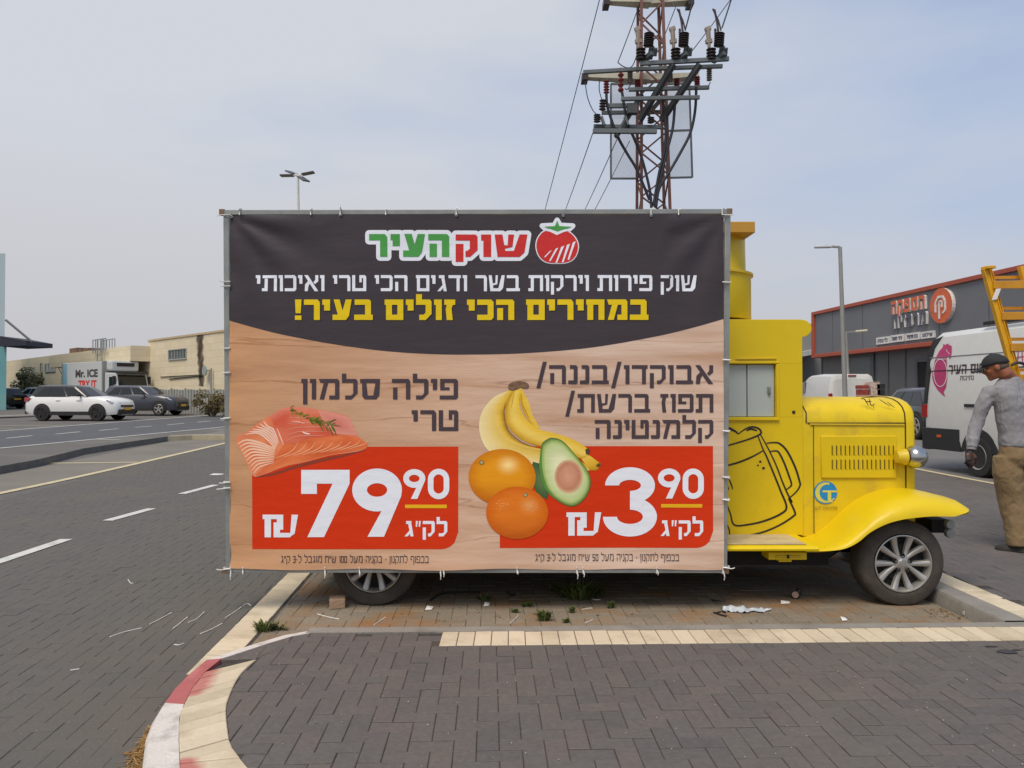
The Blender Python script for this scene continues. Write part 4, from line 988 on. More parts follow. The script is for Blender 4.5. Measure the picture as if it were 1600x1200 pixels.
c0 = S(208, 92, 68); c1 = S(226, 126, 94); c2 = S(238, 180, 152)
shc = S(150, 40, 22)
line(b, [zs(*p) for p in ((225, 592), (330, 575), (470, 530), (620, 492), (760, 462), (880, 430))], 5, S(138, 62, 46), .0018, taper=True)
blob(b, sal, zs(500, 340), lambda x, y, t: mixc(mixc(c0, c1, min(1, max(0, .5 + 1.2 * noise(x, y, .03) + (y - 690) / 110))), c2, .35 * max(0, 1 - t * 4)), .0022, 8)
# pale cut face on the left, front band along the bottom
cf = [zs(*p) for p in ((110, 374), (165, 333), (250, 270), (312, 228), (335, 280), (355, 360), (392, 400), (360, 450), (300, 520), (228, 582), (212, 576), (185, 522), (152, 450), (126, 410))]
blob(b, cf, zs(240, 400), lambda x, y, t: mixc(S(230, 146, 100), S(216, 112, 76), .5 + noise(x, y, .05)), .0026, 5)
fb = [zs(*p) for p in ((392, 400), (470, 385), (555, 360), (640, 350), (740, 340), (830, 350), (890, 393), (892, 408), (865, 430), (700, 456), (550, 494), (400, 528), (235, 586), (228, 580), (300, 520), (360, 450))]
blob(b, fb, zs(560, 430), lambda x, y, t: mixc(S(208, 94, 50), S(228, 128, 80), .5 + noise(x, y, .06)), .0026, 5)
tp = [zs(*p) for p in ((600, 195), (760, 228), (792, 255), (828, 345), (740, 338), (690, 330), (640, 280))]
blob(b, tp, zs(720, 275), lambda x, y, t: mixc(S(222, 148, 132), S(208, 118, 102), t), .0026, 4)
wc = S(240, 200, 172); k = 0
for i in range(10):                                   # white fat lines of the cut face
    u = i / 9
    line(b, [zs(120 + 95 * u, 395 + 178 * u), zs(175 + 70 * u, 385 + 165 * u - 14), zs(262 + 20 * u, 400 + 130 * u - 10), zs(345 - 10 * u, 425 + 80 * u)], 3.0 - 1.0 * u, wc, .003 + i * 1e-5)
for i in range(6):
    u = i / 5; line(b, [zs(165 + 110 * u, 338 - 80 * u), zs(240 + 60 * u, 330 - 40 * u), zs(300 + 35 * u, 370 - 60 * u), zs(345 + 20 * u, 425 - 40 * u)], 2.6, S(244, 206, 184), .0032 + i * 1e-5)
for i in range(9):                                    # lines of the front face and the top
    u = i / 8; x = 400 + 420 * u
    line(b, [zs(x - 60 + 20 * u, 480 - 55 * u), zs(x + 10, 455 - 45 * u), zs(x + 55, 425 - 30 * u), zs(x + 80, 385 - 10 * u)], 1.3, S(240, 176, 136), .0032 + i * 1e-5)
for i in range(5):
    u = i / 4; line(b, [zs(395 + 30 * u, 385 - 150 * u), zs(470 + 40 * u, 350 - 110 * u), zs(560 + 50 * u, 345 - 105 * u), zs(640 + 60 * u, 345 - 100 * u)], 1.2, S(226, 150, 128), .0032 + i * 1e-5)
line(b, [zs(*p) for p in ((355, 300), (375, 350), (395, 400))], 2, S(244, 196, 170), .0036)
line(b, [zs(*p) for p in ((505, 322), (530, 332), (552, 335))], 2.2, S(248, 220, 208), .0036); line(b, [zs(*p) for p in ((440, 260), (480, 262), (520, 275))], 1.4, S(238, 180, 164), .0036)
dr = random.Random(3)
for i in range(70):                                   # dill
    t_ = dr.random(); x, y = 420 + 270 * t_, 190 + 105 * t_ + dr.uniform(-16, 16); a = dr.uniform(-.7, 1.3); l = dr.uniform(20, 55) * (.6 + .6 * t_)
    line(b, [zs(x, y), zs(x + l * .5 * math.cos(a), y + l * .5 * math.sin(a) - 4), zs(x + l * math.cos(a), y + l * math.sin(a))], dr.uniform(1.0, 1.9), (S(96, 112, 36), S(128, 128, 50), S(74, 94, 30), S(166, 140, 60))[dr.randrange(4) if t_ < .35 else dr.randrange(3)], .004 + i * 1e-5, 2)
b.build('salmon_picture', m_pic, sheet_o, fix=False, col=True)
b = MB()
pale, yel, dkb = S(232, 204, 130), S(226, 186, 62), S(176, 132, 30)
def banana(outl, spine, layer, lit, mid, dk):
    """outline polygon with a bright ridge"""
    o_ = [zf(*p) for p in outl]; cen = zf(*spine)
    blob(b, smoothline(o_ + [o_[0]], 3)[:-1], cen, lambda x, y, t: mixc(mixc(dk, mid, min(1, t * 3.2)), lit, max(0, min(1, (t - .25) * 1.6 + .3 * noise(x, y, .04)))), layer, 7)
def strip(A, B, layer, colf, n=5, m=6):               # ribbon between two edges, coloured across
    a = smoothline([zf(*p) for p in A], n); c_ = smoothline([zf(*p) for p in B], n); vs, cs = [], []
    for i in range(len(a)):
        for j in range(m + 1): 
            p = a[i].lerp(c_[i], j / m); vs.append(SP(p[0], p[1], layer)); cs.append(colf(i / (len(a) - 1), j / m))
    b.add(vs, [(i * (m + 1) + j, (i + 1) * (m + 1) + j, (i + 1) * (m + 1) + j + 1, i * (m + 1) + j + 1) for i in range(len(a) - 1) for j in range(m)], 0, cs)
def bc(l, mdl, d): return lambda s_, t: mixc(mixc(l, mdl, min(1, t * 1.7)), d, max(0, (t - .6) * 2.2))
strip([(285, 62), (330, 150), (350, 220), (395, 300)], [(262, 62), (280, 160), (310, 230), (360, 300)], .0020, bc(S(228, 190, 80), yel, S(196, 150, 36)))
strip([(205, 78), (120, 118), (55, 195), (33, 275), (45, 360), (95, 440), (230, 500), (400, 520), (540, 545), (690, 552)], [(235, 90), (200, 150), (180, 215), (195, 300), (240, 365), (310, 405), (420, 430), (560, 470), (640, 500), (720, 548)], .0022, lambda s_, t: mixc(mixc(S(236, 218, 164), S(226, 192, 92), min(1, t * 1.5)), S(188, 142, 40), max(0, (t - .75) * 3)))
strip([(205, 75), (140, 150), (125, 200), (140, 290), (190, 365), (290, 410), (420, 435)], [(240, 80), (205, 150), (180, 215), (195, 300), (240, 360), (310, 400), (430, 425)], .0024, bc(S(232, 200, 108), S(222, 182, 60), S(160, 112, 26)))
strip([(236, 80), (205, 140), (188, 215), (205, 290), (260, 350), (330, 390), (440, 420), (560, 455), (640, 480), (680, 462)], [(282, 66), (272, 140), (285, 205), (330, 265), (400, 310), (480, 330), (560, 355), (625, 385), (668, 415), (692, 432)], .0027, lambda s_, t: mixc(mixc(S(196, 148, 36), S(228, 188, 58), min(1, t * 2.5)), S(240, 210, 110), max(0, math.sin(t * math.pi) - .35)))
strip([(640, 480), (680, 462), (700, 470)], [(690, 552), (735, 548), (760, 515)], .0025, bc(S(232, 196, 84), S(222, 176, 50), S(180, 130, 30)))
line(b, [zf(188, 150), zf(182, 215), zf(200, 300), zf(255, 362), zf(330, 402), zf(430, 428)], 1.8, S(148, 106, 30), .0030)
line(b, [zf(242, 90), zf(232, 140), zf(225, 180)], 1.4, S(190, 150, 50), .0031); line(b, [zf(282, 95), zf(292, 160), zf(330, 240)], 1.4, S(184, 138, 36), .0031)
blob(b, smoothline([zf(*p) for p in ((205, 60), (212, 38), (235, 26), (275, 20), (318, 32), (330, 48), (318, 66), (280, 62), (245, 76), (212, 74), (205, 60))], 3)[:-1], zf(265, 48), lambda x, y, t: mixc(S(132, 104, 80), S(104, 80, 66), .5 + noise(x, y, .2)), .0033, 3)
blob(b, [zf(*p) for p in ((664, 428), (680, 418), (695, 436), (685, 458), (668, 456))], zf(680, 440), lambda x, y, t: S(82, 66, 52), .0033, 2)
blob(b, [zf(*p) for p in ((728, 520), (745, 508), (758, 514), (750, 532), (735, 532))], zf(744, 520), lambda x, y, t: S(98, 78, 50), .0033, 2)
def ell(cx, cy, rx, ry, n=36): return arc(cx, cy, rx, ry, 0, 360, n)[:-1]
blob(b, [zf(*p) for p in ((352, 500), (400, 512), (425, 600), (445, 690), (440, 722), (405, 712), (372, 680), (340, 600))], zf(395, 610), lambda x, y, t: mixc(S(62, 92, 56), S(98, 124, 76), t), .0033, 3)
avo = smoothline([zf(*p) for p in ((455, 357), (500, 362), (540, 385), (585, 435), (640, 500), (680, 555), (697, 610), (690, 670), (655, 728), (600, 765), (545, 758), (480, 718), (430, 655), (405, 580), (398, 500), (398, 430), (412, 385), (455, 357))], 3)[:-1]
blob(b, avo, zf(548, 570), lambda x, y, t: mixc(mixc(S(62, 96, 44), S(128, 160, 76), min(1, t * 9)), mixc(S(186, 204, 136), S(226, 228, 186), min(1, max(0, t - .15) * 2.2)), min(1, max(0, (t - .04) * 8))), .0036, 16)
line(b, [zf(402, 430), zf(398, 520), zf(412, 600), zf(440, 670), zf(490, 722)], 4.5, S(92, 138, 62), .0038); line(b, [zf(420, 400), zf(412, 500), zf(425, 590), zf(455, 660)], 2.5, S(160, 190, 110), .0039)
line(b, [zf(470, 372), zf(520, 385), zf(580, 445), zf(640, 520), zf(684, 600)], 2.0, S(150, 180, 90), .0039)
blob(b, ell(*zf(566, 588), 22.5, 26.5), zf(556, 580), lambda x, y, t: mixc(mixc(S(218, 190, 146), S(192, 132, 104), min(1, t * 5)), S(216, 160, 130), min(1, max(0, t - .2) * 1.3 + .25 * noise(x, y, .09))), .0040, 9)
def orange(cx, cy, rx, ry, hx, hy, layer, edge, mid, hi):
    blob(b, ell(cx, cy, rx, ry, 44), (cx, cy), lambda x, y, t: mixc(mixc(mixc(edge, mid, min(1, t * 2.6)), S(170, 78, 20), max(0, min(.7, (y - cy) / ry * .8 - .1))), hi, max(0, 1 - math.hypot((x - hx) / (rx * .42), (y - hy) / (ry * .42))) ** 1.5), layer, 14)
orange(784.5, 745.5, 52.5, 44, *zf(205, 520), .0034, S(204, 122, 20), S(226, 150, 26), S(250, 224, 150))
orange(808, 801, 48.5, 41, *zf(330, 760), .0042, S(206, 100, 22), S(220, 120, 34), S(232, 160, 92))
for c_, r_ in ((zf(48, 505), 4.3), (zf(308, 697), 3.8)):
    blob(b, ell(c_[0], c_[1], r_, r_ * .85, 10), c_, lambda x, y, t: mixc(S(120, 92, 36), S(196, 186, 150), t), .0050, 3)
pr_ = random.Random(5)
for cx, cy in (zf(170, 755), zf(340, 765)):
    for i in range(26):
        a = pr_.random() * 6.28; r_ = pr_.random() ** .6 * 11; x, y = cx + r_ * math.cos(a), cy + r_ * .7 * math.sin(a)
        put(b, [arc(x, y, .55, .5, 0, 360, 5)[:-1]], 0, .0050, S(240, 196, 140))
b.build('fruit_picture', m_pic, sheet_o, fix=False, col=True)

# frame tubes, eyelets and cable ties
fo = lambda px, py, off=-.022: bp(px, py, off)
for (a, c_, nm) in (((347, 331.5), (1143, 330), 'top_rail'), ((351, 891.5), (1137, 892), 'bottom_rail'), ((352.5, 334), (356, 889), 'side_post'), ((1138, 333), (1132.5, 889), 'side_post')):
    b = MB()
    if nm == 'side_post': b.bar(fo(*a), fo(*c_), .038, .034, up=BN)
    else: b.bar(fo(*a), fo(*c_), .034, .036, up=BN)
    b.build(nm, m_steel, ban, smooth=30, bevel=.003)
b = MB()
for x, y in ((346, 331), (1140.5, 330), (350, 892), (1135, 892)): b.bar(fo(x - 4, y), fo(x + 4, y), .04, .039, up=BN)
b.build('frame_corner', mat('rusty_steel', S(122, 96, 76), .8, vary=.25, scale=30), ban)
b = MB()                                             # struts back to the truck
for x, y in ((420, 350), (1080, 350), (420, 870), (1080, 870)):
    p = bp(x, y, -.03); b.bar(p, (p.x, 5.9, p.z), .03)
b.bar(bp(420, 350, -.05), bp(420, 890, -.05), .03); b.bar(bp(1080, 350, -.05), bp(1080, 890, -.05), .03)
b.build('mounting_strut', m_steel, ban)
m_tie = mat('white_cable_tie', S(222, 222, 218), .5)
for (x, y) in ((532, 333), (713, 333.5), (880, 334), (1017, 334), (1130, 334.5), (361, 335.5)):
    b = MB(); c_ = SP(x, y + 3, .004); b.lathe([(.007, 0), (.011, .002), (.011, .004), (.007, .005)], c_, BN, 14, cap=False); b.lathe([(.0071, -.001), (.0071, .001)], c_, BN, 12); b.build('eyelet', m_steel, sheet_o)
def tie(x, y, vertical, tail):
    b = MB(); w_ = .0045
    if vertical:                                     # loops round a horizontal rail
        zt = -4.5 if y < 600 else 4.5
        b.tube([bp(x, y - zt * 1.2, .012), bp(x, y, .005), bp(x, y + zt, .004), bp(x, y + zt * 1.3, -.02), bp(x, y + zt, -.045)], w_, 5)
        b.tube([bp(x + .5, y, .012), bp(x + 1.5, y + tail * .6, .03), bp(x + 1, y + tail, .025)], w_ * .8, 5)
    else:
        s_ = -5 if x < 700 else 5
        b.tube([bp(x - s_ * 1.2, y, .012), bp(x, y, .006), bp(x + s_, y + .5, .002), bp(x + s_ * 1.3, y, -.02), bp(x + s_, y, -.045)], w_, 5)
        b.tube([bp(x - s_, y, .012), bp(x + tail * .6, y + 1, .03), bp(x + tail, y + rnd.uniform(-2, 3), .03)], w_ * .8, 5)
    b.build('cable_tie', m_tie, ban)
for x, tl in ((375, -6), (486, -4), (532, -11), (603, -4), (713, -7), (1060, -4), (1017, -5), (1128, -8)): tie(x, 331, True, tl)
for x, tl in ((508, 11), (562, 8), (688, 13), (693, 9), (808, 5), (901, 12), (911, 9), (1026, 6), (1129, 14), (361, 14), (380, 5)): tie(x, 891, True, tl)
for y, tl in ((336, -13), (440, -10), (447, -8), (544, -7), (582, -6), (653, -8), (753, -10), (762, -14), (888, -14)): tie(355, y, False, tl)
for y, tl in ((336, 11), (441, 7), (562, 6), (673, 5), (745, 5), (780, 4), (886, 12)): tie(1134, y, False, tl)
# ================================================================ VEHICLES IN THE BACKGROUND
m_glass = mat('car_glass', S(28, 32, 36), .08, vary=.05, scale=3, spec=.6)
m_plast = mat('dark_trim', S(34, 34, 36), .6, vary=.1)
m_carw = mat('white_car_paint', S(224, 224, 222), .25, vary=.02, coat=.4)
m_cargrey = mat('dark_grey_car_paint', S(62, 64, 74), .25, vary=.04, coat=.4)
m_carblk = mat('black_car_paint', S(30, 31, 34), .2, vary=.04, coat=.5)
m_plate = mat('yellow_plate', S(216, 170, 30), .5)
m_lamp = mat('headlamp_glass', S(170, 176, 182), .15, vary=.1)
m_lampr = mat('tail_lamp', S(150, 22, 24), .2)
m_tyre2 = mat('black_tyre', S(38, 37, 36), .8, vary=.1)
def bil(a, b_, c_, d, u, v): return (a * (1 - u) + b_ * u) * (1 - v) + (d * (1 - u) + c_ * u) * v
def car(name, label, cat, loc, rot, paint, roofm, L=4.6, wd=.92, belt=1.15, roof=1.69, wb=2.69, Rw=.37, hood=1.1, rimm=None, nose=.0, group=None, clad=True, tail=0):
    rt = thing(name, (0, 0, 0), label, cat, group); h = L / 2; xw = (wb / 2 + .02, -wb / 2 + .02)
    b = MB(); st = []
    for x, zb, zt, w_ in ((-h, .42, .92, .72), (-h + .06, .34, 1.0, .84), (-h + .35, .28, belt + .02, .97), (-.9, .26, belt, 1), (.9, .26, belt - .02, 1), (h - .95, .27, hood + .03, .99), (h - .4, .28, hood - .06, .95), (h - .12, .3, hood - .16, .84), (h, .36, hood - .3, .70)):
        w_ = w_ * wd; st.append([Vector((x, -w_ * .93, zb)), Vector((x, -w_, zb + .14)), Vector((x, -w_ * 1.0, zb + (zt - zb) * .62)), Vector((x, -w_ * .965, zt - .06)), Vector((x, -w_ * .88, zt)), Vector((x, 0, zt + .03)), Vector((x, w_ * .88, zt)), Vector((x, w_ * .965, zt - .06)), Vector((x, w_ * 1.0, zb + (zt - zb) * .62)), Vector((x, w_, zb + .14)), Vector((x, w_ * .93, zb))])
    b.loft(st); b.build('body', paint, rt, smooth=50)
    # greenhouse
    xr0, xf0, xr1, xf1 = -h + .2 + tail, h - 1.22, -h + .46 + tail, .30
    zb, zt = belt - .04, roof; wb_, wt = wd * .93, wd * .70
    def ring(z, xr, xf, w_): return [Vector((xr + .05, -w_ * .9, z)), Vector((xr + .4, -w_, z)), Vector((xf - .22, -w_, z)), Vector((xf - .05, -w_ * .9, z)), Vector((xf + .06, 0, z)), Vector((xf - .05, w_ * .9, z)), Vector((xf - .22, w_, z)), Vector((xr + .4, w_, z)), Vector((xr + .05, w_ * .9, z)), Vector((xr, 0, z))]
    b = MB(); r0, r1 = ring(zb, xr0, xf0, wb_), ring(zt - .07, xr1, xf1, wt); r2 = ring(zt - .015, xr1 + .08, xf1 - .12, wt * .88); r3 = ring(zt, xr1 + .35, xf1 - .45, wt * .6)
    b.loft([r0, r1]); b.build('cabin', paint if roofm == paint else roofm, rt, smooth=40)
    b = MB(); b.loft([r1, r2, r3]); b.build('roof', roofm, rt, smooth=60)
    for s_ in (-1, 1):
        k0, k1 = (1, 2) if s_ < 0 else (7, 6)
        A, B, C_, D_ = r0[k0], r0[k1], r1[k1], r1[k0]; n_ = Vector((0, s_ * .93, .3)) * .012
        A = A + Vector((-.16, 0, 0)); B = B + Vector((-.04, 0, 0))
        for u0, u1 in ((.02, .30), (.33, .63), (.66, .99)):
            g = [bil(A, B, C_, D_, u0, .10), bil(A, B, C_, D_, u1, .10), bil(A, B, C_, D_, u1 - (.04 if u1 > .9 else 0), .9), bil(A, B, C_, D_, u0 + (.06 if u0 < .1 else 0), .9)]
            MB().prism([p + n_ for p in g], -n_ * 1.5).build('side_window', m_glass, rt, fix=True)
        b = MB(); x = xf0 - .55; b.ball((x, s_ * (wd + .11), belt + .06), .1, 10, 0, (.7, 1, .75)); b.bar((x, s_ * wd * .9, belt), (x, s_ * (wd + .06), belt + .03), .06, .04); b.build('mirror', m_plast, rt, smooth=60)
        b = MB()
        for x in (-.55, .45): b.box(x - .1, x + .1, s_ * wd - .004 - .012, s_ * wd + .004 + .008, belt - .2, belt - .17)
        b.build('door_handles', paint, rt, bevel=.004) if False else None
        for x in (-.55, .45): MB().box(x - .1, x + .1, s_ * wd - .016, s_ * wd + .012, belt - .2, belt - .17).build('door_handle', paint, rt)
        if clad:
            b = MB(); b.box(xw[1] + Rw, xw[0] - Rw, s_ * wd - .03, s_ * wd + .008, .27, .44); b.build('sill_cladding', m_plast, rt, bevel=.008)
        MB().prism([Vector((h - .52, s_ * wd * .965, hood - .12)), Vector((h - .10, s_ * wd * .66, hood - .26)), Vector((h - .04, s_ * wd * .62, hood - .33)), Vector((h - .30, s_ * wd * .94, hood - .26))], Vector((.03, s_ * .02, .02))).build('headlight', m_lamp, rt)
        MB().prism([Vector((-h + .42, s_ * wd * .97, belt - .08)), Vector((-h + .02, s_ * wd * .80, belt - .05)), Vector((-h + .0, s_ * wd * .80, belt - .24)), Vector((-h + .3, s_ * wd * .975, belt - .2))], Vector((-.03, s_ * .015, 0))).build('tail_light', m_lampr, rt)
        for x in xw:
            b = MB(); b.lathe([(Rw * 1.16, 0), (Rw * 1.14, .02), (Rw * .9, .02)], (x, s_ * (wd - .02), Rw + .02), (0, s_, 0), 28); 
            b.v = [Vector((p.x, p.y, max(p.z, .26))) for p in b.v]; b.build('wheel_arch', m_plast, rt, smooth=40)
            b = MB(); b.lathe([(.001, -.02), (Rw * .66, -.02), (Rw * .7, .02), (Rw * .9, .03), (Rw, .0), (Rw, -.2)], (x, s_ * (wd + .0), Rw), (0, s_, 0), 28, cap=False); w_ = b.build('wheel', m_tyre2, rt, smooth=35)
            b = MB(); o = Vector((x, s_ * (wd + .005), Rw))
            for k in range(5):
                a = 2 * math.pi * k / 5 + .3; b.bar(o + Vector((.03 * math.cos(a), 0, .03 * math.sin(a))), o + Vector((Rw * .68 * math.cos(a), s_ * .012, Rw * .68 * math.sin(a))), .075, .02, up=(0, 1, 0))
            b.lathe([(Rw * .7, .015), (Rw * .66, .028), (Rw * .62, .0)], o, (0, s_, 0), 28, cap=False); b.build('rim', rimm or m_alloy, w_, smooth=35)
    # windscreen and rear window
    for k0, k1, nm in ((3, 5, 'windscreen'), (8, 0, 'rear_window')):
        mid0, mid1 = r0[4 if nm == 'windscreen' else 9], r1[4 if nm == 'windscreen' else 9]; n_ = Vector((.012 if nm == 'windscreen' else -.012, 0, .008)); b = MB()
        for a, c_ in ((r0[k0], r1[k0]), (r0[k1], r1[k1])):
            g = [bil(a, mid0, mid1, c_, .06, .08), mid0.lerp(mid1, .08), mid0.lerp(mid1, .93), bil(a, mid0, mid1, c_, .06, .93)]; b.prism([p + n_ for p in g], -n_ * 1.5)
        b.build(nm, m_glass, rt)
    b = MB(); b.prism([Vector((h - .07, -wd * .62, hood - .24)), Vector((h - .07, wd * .62, hood - .24)), Vector((h + .005, wd * .56, hood - .46)), Vector((h + .005, -wd * .56, hood - .46))], (.03, 0, .0)); b.build('grille', m_plast, rt)
    b = MB(); b.box(h - .22, h + .03, -wd * .74, wd * .74, .30, .54); b.build('front_bumper', m_plast, rt, bevel=.03)
    b = MB(); b.box(h - .2, h + .045, -wd * .5, wd * .5, .25, .30); b.build('skid_plate', m_steel, rt, bevel=.01)
    b = MB(); b.box(-h - .02, -h + .3, -wd * .8, wd * .8, .3, .52); b.build('rear_bumper', m_plast, rt, bevel=.03)
    b = MB(); b.box(h + .03, h + .045, -.26, .26, .50, .62); b.build('number_plate', m_plate, rt)
    b = MB(); b.box(-h - .035, -h - .01, -.26, .26, .62, .74); b.build('number_plate', m_plate, rt)
    rt.location = loc; rt.rotation_euler = (0, 0, rot); return rt
def ground(x, y, z=0): return (x, y, H(y) + z)
p = onG(108, 655); 
car('suv', 'white suv with black roof and black wheels parked beside the road', 'car', ground(-20.75, 37.0), R(-4), m_carw, m_carblk, rimm=m_plast)
car('suv', 'dark grey suv with silver wheels parked behind the white one', 'car', ground(-20.6, 43.1), R(-6), m_cargrey, m_cargrey, L=4.5, roof=1.66)
car('parked_car', 'black car at the left edge in front of the teal wall', 'car', ground(-37.0, 55), R(160), m_carblk, m_carblk, L=4.4, roof=1.48, belt=.95, hood=.92, clad=False)
car('parked_car', 'small white car half hidden behind the teal wall', 'car', ground(-37.2, 60), R(165), m_carw, m_carw, L=4.3, roof=1.5, belt=.95, hood=.92, clad=False)
car('hatchback', 'dark grey hatchback with tall red tail lamps beside the white delivery van', 'car', ground(12.7, 24.0, .1), R(92), mat('charcoal_car_paint', S(64, 68, 70), .25, coat=.4), m_cargrey, L=4.1, wd=.86, roof=1.52, belt=.98, hood=.95, clad=False, tail=-.06)

# refrigerated lorry
rt = thing('box_lorry', (0, 0, 0), 'white refrigerated lorry with lettered box body and cooling unit over the cab', 'lorry')
m_box = mat('lorry_box', S(190, 194, 194), .45, vary=.04)
b = MB(); b.box(-4.6, .9, -1.15, 1.15, .95, 3.25); b.build('box_body', m_box, rt, bevel=.03)
b = MB(); b.box(.9, 1.0, -1.18, 1.18, .9, 3.28); b.box(-4.68, -4.6, -1.18, 1.18, .9, 3.28); b.build('box_frame', mat('lorry_frame', S(150, 152, 150), .5), rt)
b = MB(); b.box(1.0, 1.75, -.95, .95, 2.62, 3.3); cu_ = b.build('cooling_unit', m_box, rt, bevel=.12)
b = MB(); b.box(1.74, 1.77, -.6, .6, 2.92, 3.16); b.build('cooling_grille', m_plast, cu_)
b = MB(); b.prism([Vector((1.1, -1.08, .6)), Vector((2.75, -1.08, .6)), Vector((2.75, -1.08, 1.5)), Vector((2.45, -1.08, 2.45)), Vector((1.1, -1.08, 2.5))], (0, 2.16, 0)); cb = b.build('cab', m_box, rt, bevel=.06)
b = MB(); b.prism([Vector((2.77, -.98, 1.5)), Vector((2.77, .98, 1.5)), Vector((2.5, .95, 2.33)), Vector((2.5, -.95, 2.33))], (-.04, 0, 0)); b.build('windscreen', m_glass, cb)
b = MB(); b.box(2.2, 2.8, -1.02, 1.02, 2.4, 2.55); b.build('sun_visor', m_carblk, cb, bevel=.03)
for s_ in (-1, 1):
    MB().box(1.7, 2.4, s_ * 1.085 - .01, s_ * 1.085 + .01, 1.5, 2.2).build('side_window', m_glass, cb)
    MB().box(2.5, 2.62, s_ * 1.2 - .1, s_ * 1.2 + .1, 1.7, 2.25).build('mirror', m_plast, cb, bevel=.03)
    MB().box(2.74, 2.78, s_ * .8 - .18, s_ * .8 + .18, .8, 1.0).build('headlight', m_lamp, cb)
    for x in (1.9, -3.2):
        MB().lathe([(.001, 0), (.28, 0), (.3, .03), (.45, .02), (.46, -.25)], (x, s_ * 1.1, .46), (0, s_, 0), 24, cap=True).build('wheel', m_tyre2, rt, smooth=35)
b = MB(); b.box(-4.5, 2.6, -.5, .5, .5, .95); b.build('chassis', m_dark, rt)
def lorry(x, y): return Vector((x, -1.156, y))
latin('Mr. ICE', lambda x, y: lorry(x, y), -2.7, .35, 2.75, 2.2, None, None, '', .045).build('lettering', m_prtext, rt, fix=False)
b = latin('TRY IT', lambda x, y: lorry(x, y), -2.3, .2, 2.0, 1.5, None, None, '', .045)
b.build('red_lettering', m_lred, rt, fix=False)
b = MB(); b.box(-4.55, -3.9, -1.158, -1.152, 1.0, 3.2); b.build('blue_stripe', mat('pale_blue_stripe', S(130, 170, 190), .5), rt)
rt.location = ground(-27.6, 53, 0); rt.rotation_euler = (0, 0, R(-35))

# small white panel van seen from behind
rt = thing('panel_van', (0, 0, 0), 'white panel van seen from behind over the yellow hood', 'van')
m_van = mat('van_white', S(214, 214, 210), .35, vary=.03, coat=.2)
b = MB(); st = []
for x, w_, zt in ((-2.5, .84, 1.92), (-2.45, .93, 2.02), (-1, .96, 2.06), (.9, .96, 2.03), (1.5, .92, 1.9), (2.2, .9, 1.15), (2.7, .85, .95), (2.8, .7, .8)):
    st.append([Vector((x, -w_, .3)), Vector((x, -w_, zt * .5)), Vector((x, -w_ * .95, zt * .8)), Vector((x, -w_ * .86, zt - .1)), Vector((x, -w_ * .7, zt)), Vector((x, w_ * .7, zt)), Vector((x, w_ * .86, zt - .1)), Vector((x, w_ * .95, zt * .8)), Vector((x, w_, zt * .5)), Vector((x, w_, .3))])
b.loft(st); b.build('body', m_van, rt, smooth=40)
for s_ in (-1, 1):
    b = MB(); b.prism([Vector((-2.515, s_ * .02, .5)), Vector((-2.515, s_ * .78, .5)), Vector((-2.515, s_ * .74, 1.75)), Vector((-2.515, s_ * .64, 1.83)), Vector((-2.515, s_ * .02, 1.85))], (.04, 0, 0)); b.build('rear_door', m_van, rt, bevel=.012)
    MB().box(-2.54, -2.4, s_ * .86 - .07, s_ * .86 + .07, .85, 1.22).build('tail_light', m_lampr, rt, bevel=.02)
    MB().box(1.0, 1.7, s_ * .93 - .012, s_ * .93 + .016, 1.25, 1.75).build('side_window', m_glass, rt)
    for x in (-1.5, 1.7): MB().lathe([(.001, 0), (.22, 0), (.24, .03), (.33, .02), (.34, -.2)], (x, s_ * .95, .34), (0, s_, 0), 24).build('wheel', m_tyre2, rt, smooth=35)
MB().box(-2.54, -2.5, -.16, .16, 1.93, 1.98).build('brake_light', m_lampr, rt); MB().box(-2.56, -2.5, -.09, .09, .86, .94).build('door_handle', m_plast, rt); MB().box(-2.6, -2.4, -.9, .9, .32, .5).build('rear_bumper', m_plast, rt, bevel=.03)
rt.location = ground(14.35, 34.3, .1); rt.rotation_euler = (0, 0, R(84))

# big white delivery van beside the man
rt = thing('delivery_van', (0, 0, 0), 'tall white delivery van with pink horse logo standing behind the man', 'van')
L0, L1 = -3.05, 3.0; W_ = 1.0
st = []
for x, w_, zt in ((L0, .9, 2.42), (L0 + .04, .97, 2.54), (L0 + .2, 1, 2.60), (.9, 1, 2.62), (1.5, .98, 2.5), (2.2, .96, 1.6), (2.7, .9, 1.25), (L1, .8, 1.0)):
    st.append([Vector((x, -w_ * .96, .42)), Vector((x, -w_, .6)), Vector((x, -w_, 1.15)), Vector((x, -w_ * .985, zt * .56)), Vector((x, -w_ * .93, zt * .8)), Vector((x, -w_ * .84, zt - .1)), Vector((x, -w_ * .72, zt)), Vector((x, w_ * .72, zt)), Vector((x, w_ * .84, zt - .1)), Vector((x, w_ * .93, zt * .8)), Vector((x, w_ * .985, zt * .56)), Vector((x, w_, 1.15)), Vector((x, w_, .6)), Vector((x, w_ * .96, .42))])
b = MB(); b.loft(st); b.build('body', m_van, rt, smooth=30)
sidey = lambda z: -W_ * (1 if z < 1.15 else (1 - .015 * (z - 1.15) / .3 if z < 1.45 else .985 - .055 * (z - 1.45) / .63 if z < 2.08 else .93 - .09 * (z - 2.08) / .42))
